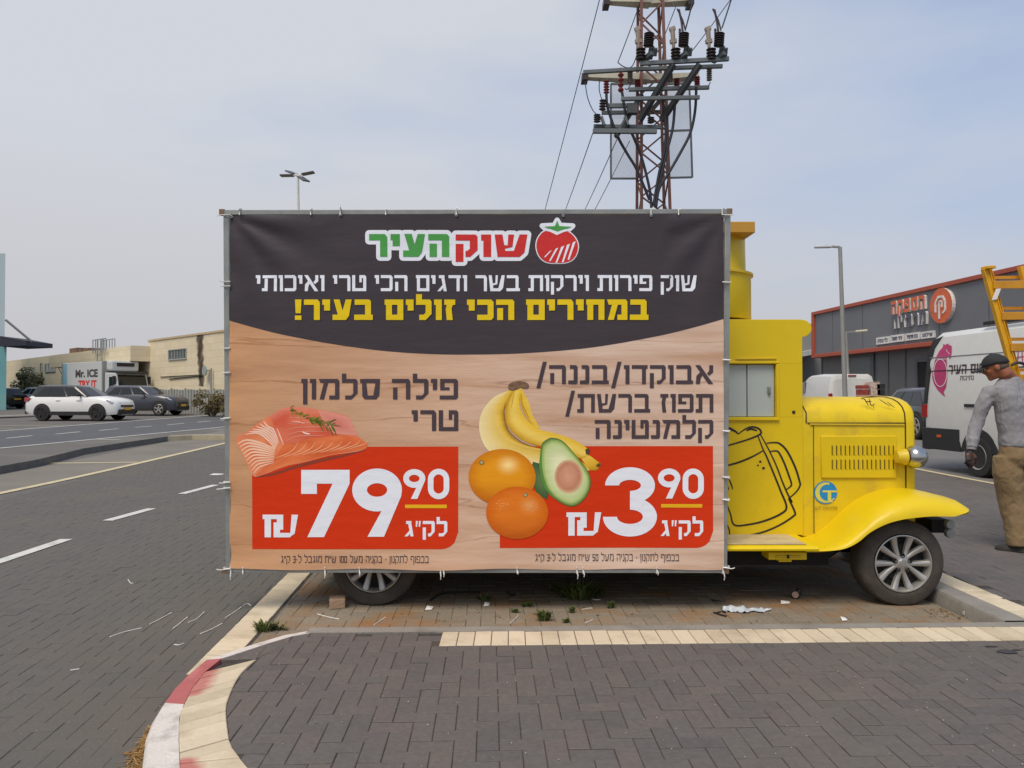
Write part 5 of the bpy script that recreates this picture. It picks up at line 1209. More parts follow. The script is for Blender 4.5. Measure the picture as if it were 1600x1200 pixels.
for s_ in (-1, 1):
    b = MB()
    b.prism([Vector((L0 - .03, s_ * 1.012, .40)), Vector((-2.0, s_ * 1.012, .40)), Vector((-2.0, s_ * 1.012, .80)), Vector((L0 - .03, s_ * 1.012, .80))], (0, -s_ * .1, 0)); b.prism([Vector((-.95, s_ * 1.012, .40)), Vector((2.0, s_ * 1.012, .40)), Vector((2.0, s_ * 1.012, .74)), Vector((-.95, s_ * 1.012, .74))], (0, -s_ * .1, 0)); b.build('lower_cladding', m_plast, rt, bevel=.015)
    for z, h_ in ((1.86, .018), (2.12, .014)): MB().box(L0 + .1, 1.2, s_ * (-sidey(z)) - .01, s_ * (-sidey(z)) + .006, z, z + h_).build('side_groove', m_plast if z < 1.9 else mat('grey_seam', S(120, 124, 128), .5), rt)
    b = MB(); b.box(-1.85, -1.2, s_ * 1.0 - .02, s_ * 1.0 + .014, 1.205, 1.26); b.build('door_rail', m_plast, rt)
    b = MB(); g = [(L0 + .02, 1.25), (L0 + .1, 1.25), (L0 + .13, 1.55), (L0 + .2, 2.3), (L0 + .36, 2.52), (L0 + .1, 2.46), (L0 + .02, 2.2)]
    b.prism([Vector((x, s_ * (-sidey(z) + .012), z)) for x, z in g], (0, -s_ * .05, 0)); b.build('rear_corner_trim', m_plast, rt)
    MB().box(L0 - .02, L0 + .1, s_ * .95 - .07, s_ * .95 + .06, 1.0, 1.24).build('tail_light', m_lampr, rt)
    MB().box(-2.62, -2.50, s_ * 1.012 - .01, s_ * 1.012 + .01, .63, .68).build('side_marker', mat('amber_lens', S(190, 90, 30), .3), rt)
    for x in (-1.5, 2.1):
        b = MB(); b.lathe([(.45, -.05), (.45, .012), (.30, .012)], (x, s_ * 1.0, .38), (0, s_, 0), 28); b.v = [Vector((p.x, p.y, max(p.z, .42))) for p in b.v]; b.build('wheel_arch', m_plast, rt)
        b = MB(); b.lathe([(.21, .02), (.25, .03), (.33, .02), (.345, -.02), (.345, -.22)], (x, s_ * 1.0, .345), (0, s_, 0), 32); wl = b.build('wheel', m_tyre2, rt, smooth=35)
        b = MB(); b.lathe([(.001, .0), (.06, .005), (.08, -.02), (.13, -.02), (.19, .01), (.215, .03), (.22, .0)], (x, s_ * 1.006, .345), (0, s_, 0), 32, cap=False); b.build('rim', mat('steel_rim', S(150, 150, 150), .5, metal=.4), wl, smooth=35)
        for k in range(8):
            a = k * math.pi / 4; MB().lathe([(.018, .0), (.016, .004)], (x + .155 * math.cos(a), s_ * 1.003, .345 + .155 * math.sin(a)), (0, s_, 0), 8).build('rim_hole', m_dark, wl)
    MB().box(1.25, 2.0, s_ * .965 - .014, s_ * .965 + .018, 1.3, 1.95).build('side_window', m_glass, rt); MB().box(1.9, 2.05, s_ * 1.2 - .14, s_ * 1.2 + .14, 1.3, 1.7).build('mirror', m_plast, rt, bevel=.03)
    MB().box(L1 - .35, L1 - .1, s_ * .75 - .12, s_ * .75 + .12, .95, 1.15).build('headlight', m_lamp, rt, bevel=.04)
b = MB(); b.prism([Vector((1.56, -.85, 2.38)), Vector((1.56, .85, 2.38)), Vector((2.2, .9, 1.64)), Vector((2.2, -.9, 1.64))], (.02, 0, .02)); b.build('windscreen', m_glass, rt)
b = MB(); b.bar((-1.6, -.8, 2.66), (-.4, -.8, 2.66), .06); b.bar((-1.6, .8, 2.66), (-.4, .8, 2.66), .06); b.build('roof_rail', m_plast, rt)
MB().box(L0 - .08, L0 + .1, -.98, .98, .38, .66).build('rear_bumper', m_plast, rt, bevel=.04)
vloc = Vector(ground(0, 0, .1)); wc_ = onZ(1530, 745, .1 + .01); ang = R(-90) + math.atan2(-.083, 1) * -1
hd = Vector((math.cos(ang), math.sin(ang), 0)); lt = Vector((-hd.y, hd.x, 0))
o_ = wc_ - hd * (-1.5) + lt * 1.0
rt.location = (o_.x, o_.y, H(o_.y) + .1); rt.rotation_euler = (0, 0, ang)
# lettering on its side, in van coordinates
Minv = Matrix.Translation(rt.location) @ Matrix.Rotation(ang, 4, 'Z'); Minv = Minv.inverted()
def vp(px, py):
    e = Minv @ EYE; d = (Minv.to_3x3() @ ray(px, py)); k = (-W_ - e.y) / d.y; p = e + d * k
    for _ in range(4): k = (sidey(p.z) - .006 - e.y) / d.y; p = e + d * k
    return p
def vs_(x, z): return Vector((x, sidey(z) - .006, z))
z8 = lambda a, c_: (1240 + a / 4.444, 380 + c_ / 4.444)
m_pink = mat('magenta_print', S(178, 46, 104), .45)
def flatpoly(b, pts, off=0): b.add([p - Vector((0, off, 0)) for p in pts], [tuple(range(len(pts)))])
b = MB()
flatpoly(b, [vp(*z8(*p)) for p in ((985, 800), (1010, 750), (1035, 722), (1040, 700), (1055, 706), (1066, 696), (1080, 706), (1098, 715), (1097, 760), (1092, 790), (1085, 808), (1072, 780), (1062, 800))])
flatpoly(b, [vp(*z8(*p)) for p in ((983, 806), (1062, 806), (1064, 860), (1066, 940), (1058, 1000), (1040, 1035), (1054, 1066), (1030, 1050), (1000, 1020), (975, 980), (962, 930), (965, 880))])
b.build('horse_logo', m_pink, rt, fix=False)
b = MB(); ring_ = [(1020 + 46 * math.cos(R(a)), 900 + 95 * math.sin(R(a))) for a in range(0, 361, 20)]
stroke(b, ring_, 5, lambda x, y: vp(*z8(x, y)) - Vector((0, .004, 0)), 2, False); stroke(b, ((1060, 735), (1070, 755), (1088, 770)), 4, lambda x, y: vp(*z8(x, y)) - Vector((0, .005, 0)), 3); b.build('horse_logo_line', m_van, rt, fix=False)
a0, a1 = vp(*z8(1078, 870)), vp(*z8(1322, 872)); zt, zb_ = vp(*z8(1200, 840)).z, vp(*z8(1200, 905)).z
b = MB(); i = 0
for L_ in layout('פוס העיר', a0.x, a1.x, -zt, -zb_, .2, .14, .38):
    for p in L_: i += 1; flatpoly(b, [vs_(x, -y) for x, y in p], i * 2e-5)
a0, a1 = vp(*z8(1155, 935)), vp(*z8(1250, 935)); zt, zb_ = vp(*z8(1200, 920)).z, vp(*z8(1200, 950)).z
for L_ in layout('נתיבות', a0.x, a1.x, -zt, -zb_, .17, .16):
    for p in L_: i += 1; flatpoly(b, [vs_(x, -y) for x, y in p], i * 2e-5)
b.build('lettering', m_prtext, rt, fix=False)
b = MB()
for pts in (((1535, 745), (1560, 742), (1590, 738)), ((1560, 740), (1556, 800), (1546, 850)), ((1536, 800), (1570, 790), (1600, 788)), ((1585, 740), (1588, 800), (1596, 860)), ((1545, 850), (1556, 875), (1570, 880))): stroke(b, pts, 7, lambda x, y: vp(*z8(x, y)), 4)
b.build('pink_lettering', m_pink, rt, fix=False)

# ================================================================ GREY WAREHOUSE ON THE RIGHT
m_wall = mat('grey_cladding', S(112, 114, 120), .6, vary=.05, scale=.6)
m_wall2 = mat('grey_wall', S(104, 104, 106), .7, vary=.06, scale=.5, dirt=S(92, 92, 92), dscale=.6, damt=.5)
m_or = mat('orange_trim', S(168, 76, 52), .5, vary=.05)
m_orl = mat('orange_letters', S(214, 98, 56), .45); m_wl = mat('white_letter_edge', S(222, 220, 216), .5); m_dl = mat('slate_letters', S(86, 86, 104), .5)
m_shut = mat('roller_shutter', S(112, 116, 116), .5, metal=.3, vary=.06)
ld = LD.normalized(); wn = Vector((-ld.y, ld.x, 0))     # wall normal, to the left
if wn.x > 0: wn = -wn
C0 = onY(1285, 555, 42); s_of = lambda px, py, off=0: (lambda p: ((C0 - p).dot(ld), p.z))(onP(px, py, C0 + wn * off, wn))
def wf(s, z, off=0.0): return Vector((C0.x, C0.y, 0)) - ld * s + wn * off + Vector((0, 0, z))
bld = thing('warehouse', wf(15, 0), 'grey warehouse with orange trimmed fascia and raised shop lettering', 'building')
def wbox(b, s0, s1, z0, z1, o0, o1, mi=0):
    vs = [wf(s, z, o) for z in (z0, z1) for o in (o0, o1) for s in (s0, s1)]
    b.add(vs, [(0, 2, 3, 1), (4, 5, 7, 6), (0, 1, 5, 4), (2, 6, 7, 3), (0, 4, 6, 2), (1, 3, 7, 5)], mi)
ztop = s_of(1285, 485, .5)[1]; zbot = s_of(1285, 555, .5)[1]
b = MB(); wbox(b, -.2, 34, -.2, ztop - .1, -30, 0); b.build('wall', m_wall2, bld)
b = MB(); wbox(b, .0, 34.5, zbot + .02, ztop - .02, .02, .45)
b.build('fascia', m_wall, bld)
b = MB()
for i in range(12): wbox(b, 2.9 * i + 2, 2.9 * i + 2.03, zbot + .1, ztop - .1, .44, .46)
b.build('fascia_joint', mat('joint_grey', S(88, 90, 96), .6), bld)
b = MB(); wbox(b, -.15, 34.6, ztop - .16, ztop + .02, .0, .56); wbox(b, -.15, 34.6, zbot - .1, zbot + .09, .0, .56); wbox(b, -.15, .12, zbot + .09, ztop - .16, .0, .56); b.build('fascia_trim', m_or, bld, bevel=.02)
def raised(b, polys, o0, o1, mf, ms):
    for i, p in enumerate(polys):
        f = [wf(x, -y, o1 + i * 1e-4) for x, y in p]; k = [wf(x, -y, o0) for x, y in p]; n = len(p)
        b.add(f, [tuple(range(n))], mf); b.add(f + k, [(j, (j + 1) % n, n + (j + 1) % n, n + j) for j in range(n)], ms)
def wtext(txt, px0, px1, py0, py1, t, mats, nm, par=bld, o=.46, dep=.12):
    (sa, za), (sb, zb2) = s_of(px0, (py0 + py1) / 2, o), s_of(px1, (py0 + py1) / 2, o); zm = (za + zb2) / 2
    xm = (px0 + px1) / 2; zt_ = s_of(xm, py0, o)[1]; zb_ = s_of(xm, py1, o)[1]
    b = MB(); raised(b, [p for L_ in layout(txt, sa, sb, -zt_, -zb_, t, .15) for p in L_], o, o + dep, 0, 1); return b.build(nm, mats, par, fix=False)
wtext('הספקה', 1396, 1449, 466, 487, .24, [m_orl, m_wl], 'sign_letters'); wtext('מרכזית', 1397, 1451, 491, 510, .22, [m_dl, m_wl], 'sign_letters')
(sc_, zc_) = s_of(1475, 477.5, .46); rz = (s_of(1475, 450, .46)[1] - s_of(1475, 505, .46)[1]) / 2; rs_ = (s_of(1492, 477, .46)[0] - s_of(1457, 477, .46)[0]) / 2
b = MB(); raised(b, [[(sc_ + rs_ * math.cos(R(a)), -(zc_ + rz * math.sin(R(a)))) for a in range(0, 360, 12)]], 45e-2, .60, 0, 1); dsk = b.build('round_sign', [m_orl, m_wl], bld, fix=False)
b = MB()
def wstroke(pts, w_): 
    for a, c_ in zip(pts, pts[1:]): b.bar(wf(sc_ + a[0] * rs_, zc_ + a[1] * rz, .61), wf(sc_ + c_[0] * rs_, zc_ + c_[1] * rz, .61), w_ * .7, .04, up=wn)
wstroke([(-.45, -.35), (-.45, .2), (-.2, .5), (.2, .5), (.42, .2), (.42, -.3), (.2, -.45)], .13); wstroke([(-.12, .25), (.12, .25), (.12, -.1)], .11); wstroke([(-.12, .25), (-.12, -.75)], .12)
b.build('round_sign_emblem', m_wl, bld)
for i, (x0, x1, y0, y1, tx) in enumerate(((1371, 1391, 527, 538, 'כלי עבודה'), (1393, 1414, 523.5, 535, 'ציוד חשמל'), (1416.5, 1439, 520.5, 532, 'גבס ופרופיל'), (1441, 1462, 518, 529, 'שילוט'))):
    tx = tx.replace('צ', 'ע'); sa, za = s_of(x0, y1, .46); sb, zb2 = s_of(x1, y0, .46)
    za = s_of(x0, y1 + .6, .46)[1]; zb2 = s_of(x0, y0 + .9, .46)[1]
    b = MB(); wbox(b, sa, sb, za, zb2, .45, .52); bd = b.build('sign_board', m_wl, bld)
    b = MB(); raised(b, [p for L_ in layout(tx, sa + .12, sb - .12, -(zb2 - (zb2 - za) * .26), -(za + (zb2 - za) * .26), .22, .16) for p in L_], .52, .53, 0, 0); b.build('sign_board_text', m_dl, bd, fix=False)
s0, zd = s_of(1328, 557); s1, _ = s_of(1362, 557)
b = MB(); n_ = 26
for i in range(n_): wbox(b, s0, s1, .4 + (zd - .45) * i / n_, .4 + (zd - .45) * (i + .8) / n_, .0, .05); wbox(b, s0, s1, .4 + (zd - .45) * (i + .8) / n_, .4 + (zd - .45) * (i + 1) / n_, .0, .02)
b.build('roller_shutter', m_shut, bld)
b = MB(); wbox(b, s0 - .3, s1 + .3, zd - .1, zd + .5, .0, .1); wbox(b, s0 - .3, s0, .2, zd - .1, 0, .1); wbox(b, s1, s1 + .3, .2, zd - .1, 0, .1); b.build('shutter_frame', mat('slate_frame', S(82, 86, 92), .6), bld, bevel=.02)
s0, zd = s_of(1436, 566); s1 = s0 + 2.2
b = MB(); wbox(b, s0, s1, .3, zd, .0, .04); b.build('doorway', m_dark, bld); b = MB(); wbox(b, s0 - .12, s0, .3, zd + .12, 0, .1); wbox(b, s0, s1, zd, zd + .12, 0, .1); b.build('door_frame', mat('slate_frame2', S(82, 86, 92), .6), bld)
for px in (1285, 1318, 1388, 1415): b = MB(); s_, _ = s_of(px, 570); wbox(b, s_ - .05, s_ + .05, .2, zbot - .1, 0, .04); b.build('wall_seam', mat('slate_frame3', S(90, 92, 98), .6), bld)
# lower grey annex further back
an = thing('annex_building', (15, 52, 0), 'plain grey annex with sloping canopy left of the orange trimmed warehouse', 'building')
A = onY(1240, 516, 50); b = MB(); b.box(A.x - 6, 40, 50, 80, -.2, onY(1270, 506, 50).z); b.build('wall', mat('annex_grey', S(128, 128, 126), .7, vary=.06, scale=.5), an)
b = MB(); p0, p1 = onY(1256, 563, 46), onY(1286, 546, 46); b.prism([p0 + Vector((-6, 0, -.9)), p1 + Vector((1, 0, 0)), p1 + Vector((1, 0, .25)), p0 + Vector((-6, 0, -.5))], (0, 4.0, 0)); b.build('canopy', mat('canopy_pale', S(176, 178, 176), .6), an)
b = MB(); 
for i in range(22): b.box(A.x - 2, 18.5, 49.93, 49.98, .5 + i * .14, .6 + i * .14)
b.build('shutter', mat('dark_shutter', S(70, 72, 72), .6), an)
b = MB(); p0 = onY(1290, 560, 44); b.box(p0.x - .15, p0.x + .15, 43.9, 44.2, 0, p0.z + .4); b.build('post', mat('slate_frame4', S(110, 112, 112), .6), an)
# stacked goods beside the shutter
for (px, py, h_, w_, c_, lb) in ((1368, 607, 10, 16, S(196, 172, 160), 'tallest pale wrapped pallet stack left of the dark hatchback'), (1352, 610, 8, 12, S(150, 60, 50), 'short red topped goods pile just behind the yellow hood'), (1377, 612, 12, 14, S(40, 42, 42), 'black covered goods heap next to the dark hatchback')):
    y = 27; p0, p1 = onY(px - w_ / 2, py, y), onY(px + w_ / 2, py - h_, y); g = thing('goods_stack', ((p0.x + p1.x) / 2, y, H(y) + .1), lb, 'goods')
    b = MB(); k = 0
    zz = H(y) + .1 + .15
    while zz < p1.z + .0:
        hh = min(.22, p1.z - zz + .02); b.box(p0.x + rnd.uniform(0, .03), p1.x - rnd.uniform(0, .03), y, y + .5, zz, zz + hh - .015); zz += hh
    b.build('packages', mat('goods_' + str(px), c_, .7, vary=.35, scale=9), g, bevel=.01)
    b = MB(); b.box(p0.x, p1.x, y - .02, y + .52, H(y) + .1, H(y) + .14); b.box(p0.x, p1.x, y - .02, y + .52, H(y) + .2, H(y) + .24); b.box(p0.x, p0.x + .08, y, y + .5, H(y) + .14, H(y) + .2); b.box(p1.x - .08, p1.x, y, y + .5, H(y) + .14, H(y) + .2); b.build('pallet', mat('pallet_wood', S(150, 122, 88), .85, vary=.2), g)

# street lamps on the right
m_pole = mat('lamp_pole', S(150, 150, 146), .55, metal=.2, vary=.06, scale=4)
lp = thing('street_lamp', ground(13.3, 31, .1), 'tall grey street lamp with short flat arm before the orange trimmed warehouse', 'street lamp')
b0, b1 = onY(1319.5, 590, 31), onY(1312.5, 386, 31); b0.z = H(31) + .1
b = MB(); dlt = (b1 - onY(1319.5, 590, 31)); b.tube([onY(1319.5, 590, 31) - dlt * .34, b1], [.10, .075], 14); b.build('pole', m_pole, lp, smooth=40)
b = MB(); b.bar(b1, onY(1288, 384.5, 31), .09, .09); arm = b.build('arm', m_pole, lp, bevel=.02)
b = MB(); e0, e1 = onY(1299, 385.5, 31), onY(1273, 386, 31); b.bar(e0, e1, .22, .09); b.build('lamp_head', mat('lamp_head_grey', S(196, 198, 198), .5), lp, bevel=.03)
lp = thing('street_lamp', ground(14.3, 33, .1), 'shorter double street lamp standing behind the tall one', 'street lamp')
b1 = onY(1321.5, 519, 33); b = MB(); b.tube([(b1.x + .15, 33, H(33) + .1), (b1.x, 33, b1.z)], .075, 12); b.build('pole', m_pole, lp, smooth=40)
b = MB(); b.bar(b1, onY(1338, 517.5, 33), .08, .06); b.build('arm', m_pole, lp)
b = MB(); b.bar(onY(1336, 518, 33), onY(1354, 516.5, 33), .24, .09); b.build('lamp_head', mat('lamp_head_cream', S(206, 200, 176), .5), lp, bevel=.03)

# ================================================================ LEFT BACKGROUND
m_lime = mat('limestone', S(224, 211, 182), .85, vary=.05, scale=.5, dirt=S(206, 190, 158), dscale=.5, damt=.6, bump=.2, bscale=12)
t = m_lime.node_tree; bs = t.nodes['Principled BSDF']; lk = bs.inputs['Base Color'].links[0].from_socket
bt = N(t, 'ShaderNodeTexBrick'); bt.inputs['Scale'].default_value = 1; bt.inputs['Brick Width'].default_value = 1.1; bt.inputs['Row Height'].default_value = .42; bt.inputs['Mortar Size'].default_value = .012
bt.inputs['Color1'].default_value = (1, 1, 1, 1); bt.inputs['Color2'].default_value = (.92, .91, .89, 1); bt.inputs['Mortar'].default_value = (.78, .74, .68, 1)
tcn = N(t, 'ShaderNodeTexCoord'); sxyz = N(t, 'ShaderNodeSeparateXYZ'); t.links.new(tcn.outputs['Object'], sxyz.inputs[0]); cx_ = N(t, 'ShaderNodeCombineXYZ')
ml = N(t, 'ShaderNodeMath', operation='MULTIPLY'); ml.inputs[1].default_value = 1.414; t.links.new(sxyz.outputs[0], ml.inputs[0]); t.links.new(ml.outputs[0], cx_.inputs[0]); t.links.new(sxyz.outputs[2], cx_.inputs[1]); t.links.new(cx_.outputs[0], bt.inputs['Vector'])
mu = N(t, 'ShaderNodeMix', data_type='RGBA', blend_type='MULTIPLY'); mu.inputs[0].default_value = 1; t.links.new(lk, mu.inputs[6]); t.links.new(bt.outputs[0], mu.inputs[7]); t.links.new(mu.outputs[2], bs.inputs['Base Color'])
FA = Vector((-16.9, 45, 0)); fd_ = Vector((-1, 1, 0)).normalized(); fn_ = Vector((-1, -1, 0)).normalized()
ff = lambda s, z, o=0.0: FA + fd_ * s + fn_ * o + Vector((0, 0, z))
def fs_(px, py, o=0.0): p = onP(px, py, FA + fn_ * o, fn_); return (p - FA).dot(fd_), p.z
z1 = lambda a, c_: (a / 4.444, 480 + c_ / 4.444)
def fbox(b, s0, s1, za, zb_, o0, o1, mi=0):
    vs = [ff(s, z, o) for z in (za, zb_) for o in (o0, o1) for s in (s0, s1)]
    b.add(vs, [(0, 2, 3, 1), (4, 5, 7, 6), (0, 1, 5, 4), (2, 6, 7, 3), (0, 4, 6, 2), (1, 3, 7, 5)], mi)
bb = thing('limestone_building', ff(20, 0), 'long low limestone building with flat roof and soot streaked wall behind the parked cars', 'building')
sR = fs_(*z1(1030, 255))[0]; zR = 5.22; sM = fs_(*z1(470, 318))[0]; sL = fs_(*z1(40, 366))[0]
b = MB(); fbox(b, -9, sR, -.2, zR, -14, 0); fbox(b, sR, sM, -.2, fs_(*z1(700, 300))[1] - .9, -14, 0); fbox(b, sM, sL + 14, -.2, fs_(*z1(250, 345))[1], -14, -.3); b.build('wall', m_lime, bb)
b = MB(); zc = fs_(*z1(900, 268), 1.2)[1]; fbox(b, sR - .4, sM + .5, zc - 1.05, zc, -1, 1.3); b.build('roof_canopy', m_lime, bb)
for s_, zz in ((-10, zR), ):
    b = MB(); fbox(b, -9, sR, zR, zR + .12, -14, .06); b.build('parapet_cap', mat('stone_cap', S(190, 168, 132), .85), bb)
m_wf = mat('window_frame_grey', S(168, 168, 160), .5); m_wg = mat('dull_glass', S(92, 98, 100), .2, vary=.3, scale=3)
for (a0, a1, c0_, c1_, o, bars) in ((1175, 1295, 296, 358, 0, 6), (525, 640, 372, 402, 0, 3), (778, 862, 350, 392, 0, 3), (878, 972, 330, 385, 0, 3), (315, 386, 392, 445, -.3, 3), (206, 220, 422, 460, -.3, 1), (230, 244, 420, 460, -.3, 1), (440, 458, 380, 435, -.3, 1), (282, 296, 392, 448, -.3, 1), (650, 760, 350, 400, 0, 3)):
    sA, zA = fs_(*z1(a0, c1_), o); sB, zB = fs_(*z1(a1, c0_), o); zA = fs_(*z1((a0 + a1) / 2, c1_), o)[1]; zB = fs_(*z1((a0 + a1) / 2, c0_), o)[1]; s0, s1 = min(sA, sB), max(sA, sB)
    b = MB(); fbox(b, s0, s1, zA, zB, o - .05, o + .015); wd_ = b.build('window', m_wg, bb)
    b = MB(); fbox(b, s0 - .07, s0, zA - .07, zB + .07, o, o + .06); fbox(b, s1, s1 + .07, zA - .07, zB + .07, o, o + .06); fbox(b, s0, s1, zB, zB + .07, o, o + .06); fbox(b, s0, s1, zA - .07, zA, o, o + .08)
    for i in range(1, bars): s = s0 + (s1 - s0) * i / bars; fbox(b, s - .025, s + .025, zA, zB, o, o + .04)
    b.build('window_frame', m_wf, wd_)
# soot streak: an irregular stain on the stone
m_soot = mat('soot', S(74, 60, 50), .95, vary=.3, scale=4)
b = MB(); gv, ga = [], []
for i in range(40):
    t_ = i / 39; py = 188 + 362 * t_; xl = 1358 + 22 * t_ + 3 * math.sin(i * 1.1); xr = 1416 + 6 * t_ + 4 * math.sin(i * .8)
    for k in range(9):
        u = k / 8; s_, z_ = fs_(*z1(xl + (xr - xl) * u, py)); gv.append(ff(s_, min(z_, zR - .01), .012)); ga.append((0, .35, .8, 1, 1, .9, .7, .3, 0)[k] * (.95 + .3 * math.sin(i * .37 + k)) * (.5 if i == 39 else 1))
b.add(gv, [(i * 9 + k, i * 9 + k + 1, i * 9 + k + 10, i * 9 + k + 9) for i in range(39) for k in range(8)], 0, [(max(0, min(1, a)),) * 3 + (1,) for a in ga])
t_ = m_soot.node_tree; an_ = N(t_, 'ShaderNodeVertexColor', layer_name='Col'); t_.links.new(an_.outputs[0], t_.nodes['Principled BSDF'].inputs['Alpha'])
b.build('soot_streak', m_soot, bb, col=True)
b = MB(); s_, z_ = fs_(*z1(1458, 440)); b.lathe([(.32, 0), (.32, .05), (.28, .06)], ff(s_, z_, .3), fn_, 20); b.bar(ff(s_, z_, 0), ff(s_, z_, .3), .06); b.build('wall_dish', mat('dish_grey', S(150, 160, 152), .5), bb)
b = MB(); s_, _ = fs_(*z1(1483, 480)); b.tube([ff(s_, .5, .15), ff(s_, fs_(*z1(1483, 425))[1], .15)], .05, 8); b.build('wall_pipe', m_steel, bb)
b = MB()
for (x0, y0, x1, y1) in ((1120, 485, 1400, 470), (1180, 500, 1420, 475), (400, 330, 410, 420), (410, 420, 440, 480), (440, 480, 485, 465), (485, 465, 490, 540)): 
    a_, c_ = fs_(*z1(x0, y0)), fs_(*z1(x1, y1)); b.tube([ff(*a_, .05), ff(*c_, .05)], .03, 6)
b.build('wall_cable', m_dark, bb)
for x0, x1, y0 in ((482, 535, 288), (540, 568, 288), (572, 620, 288)):
    b = MB(); sA, zA = fs_(*z1(x0, y0), -2); sB, _ = fs_(*z1(x1, y0), -2); fbox(b, min(sA, sB), max(sA, sB), 4.5, zA, -3, -2); b.build('rooftop_unit', mat('rooftop_brown', S(110, 84, 66), .7, vary=.3, scale=3), bb)
b = MB(); sA, zt_ = fs_(*z1(645, 230), 1.5); sB, zb_ = fs_(*z1(735, 290), 1.5); 
for i in range(6):
    s = sA + (sB - sA) * i / 5; b.bar(ff(s, zb_ - .2, 1.5), ff(s, zt_, 1.5), .05); b.bar(ff(s, zb_ - .2, .9), ff(s, zt_, .9), .05)
for z in (zt_, zb_): b.bar(ff(sA, z, 1.5), ff(sB, z, 1.5), .05); b.bar(ff(sA, z, .9), ff(sB, z, .9), .05)
for s in (sA + (sB - sA) * .35, sA + (sB - sA) * .7): b.bar(ff(s, .8, 1.5), ff(s, zt_, 1.5), .06)
for i in range(9): b.bar(ff(sA + (sB - sA) * .35, 1.2 + i * .4, 1.5), ff(sA + (sB - sA) * .7, 1.2 + i * .4, 1.5), .04)
b.build('ladder_cage', m_steel, bb)
# corrugated fence
fnc = thing('metal_fence', onG(300, 640), 'weathered grey corrugated metal fence in front of the limestone building', 'fence')
m_fen = mat('weathered_fence', S(160, 161, 156), .7, vary=.15, scale=1.2, dirt=S(112, 102, 88), dscale=1.5, damt=.6)
a_, c_ = onY(245, 640, 46.5), onY(430, 640, 42.5); b = MB(); n_ = 160; vs = []
for i in range(n_ + 1):
    t_ = i / n_; p = a_.lerp(c_, t_); o = .04 * (1 if (i // 2) % 2 else -1); z = H(p.y); vs += [(p.x, p.y + o, z), (p.x, p.y + o, z + 1.42 + .02 * math.sin(i * .3))]
b.add(vs, [(2 * i, 2 * i + 1, 2 * i + 3, 2 * i + 2) for i in range(n_)]); so = b.build('fence_sheet', m_fen, fnc); so.modifiers.new('thick', 'SOLIDIFY').thickness = .02
for i in range(9): p = a_.lerp(c_, i / 8); MB().box(p.x - .04, p.x + .04, p.y + .06, p.y + .14, H(p.y), H(p.y) + 1.5).build('fence_post', m_steel, fnc)
# teal building at the left edge
tb = thing('teal_building', ground(-37, 53), 'tall pale building with teal base and dark canopy at the left edge', 'building')
e_ = onY(11, 640, 52); et = onY(8.5, 396, 52); zc = onY(0, 533, 52).z
b = MB(); tp_ = lambda x, o, z: [Vector((-60, 52 - o, z)), Vector((x, 52 - o, z)), Vector((x * 75 / 52 - 1.5, 75, z)), Vector((-80, 75, z))]
b.prism(tp_(et.x, 0, zc), (0, 0, et.z - zc)); b.build('upper_wall', mat('pale_blue_wall', S(166, 182, 190), .6, vary=.04, scale=.4), tb)
b = MB(); b.prism(tp_(e_.x, .1, -.2), (0, 0, zc + .2)); b.build('base_wall', mat('teal_wall', S(98, 152, 158), .6, vary=.08, scale=.5, dirt=S(150, 150, 110), dscale=.5, damt=.3), tb)
b = MB(); c1_ = onY(55, 537, 52.5); b.prism([Vector((et.x, 51.5, c1_.z + .45)), Vector((c1_.x, 51.5, c1_.z + .12)), Vector((c1_.x, 51.5, c1_.z - .18)), Vector((et.x, 51.5, c1_.z - .25))], (0, 3, 0)); cp = b.build('canopy', mat('navy_canopy', S(38, 40, 54), .6), tb)
b = MB(); b.tube([onY(9, 500, 51.9), onY(50, 534, 51.9)], .08, 8); b.build('canopy_stay', mat('stay_grey', S(92, 92, 100), .5), cp)
# tall mast with four floodlights
ms = thing('light_mast', ground(-12.6, 45), 'tall white mast with four flat floodlights rising behind the banner', 'light mast')
tpm = onY(465.5, 274, 45); b = MB(); b.tube([(tpm.x + .25, 45, H(45)), tpm], [.12, .07], 12); b.build('pole', mat('mast_white', S(206, 208, 200), .5), ms, smooth=40)
for (x0, y0, x1, y1) in ((459, 276, 438, 274.5), (462, 272.5, 450, 267.5), (471, 274, 491, 269), (467, 278, 479, 283)):
    dy = 0 if abs(x1 - 465) > 20 else (1.2 if y1 < 274 else -1.2); e = onY(x1, y1, 45 + dy); s0 = tpm.lerp(e, .25); b = MB(); b.bar(s0, e, .42, .09); fl = b.build('floodlight', mat('floodlight_grey', S(70, 70, 76), .5), ms, bevel=.03)
    b = MB(); b.tube([tpm, s0], .045, 6); b.build('floodlight_arm', mat('mast_white2', S(196, 198, 192), .5), fl)

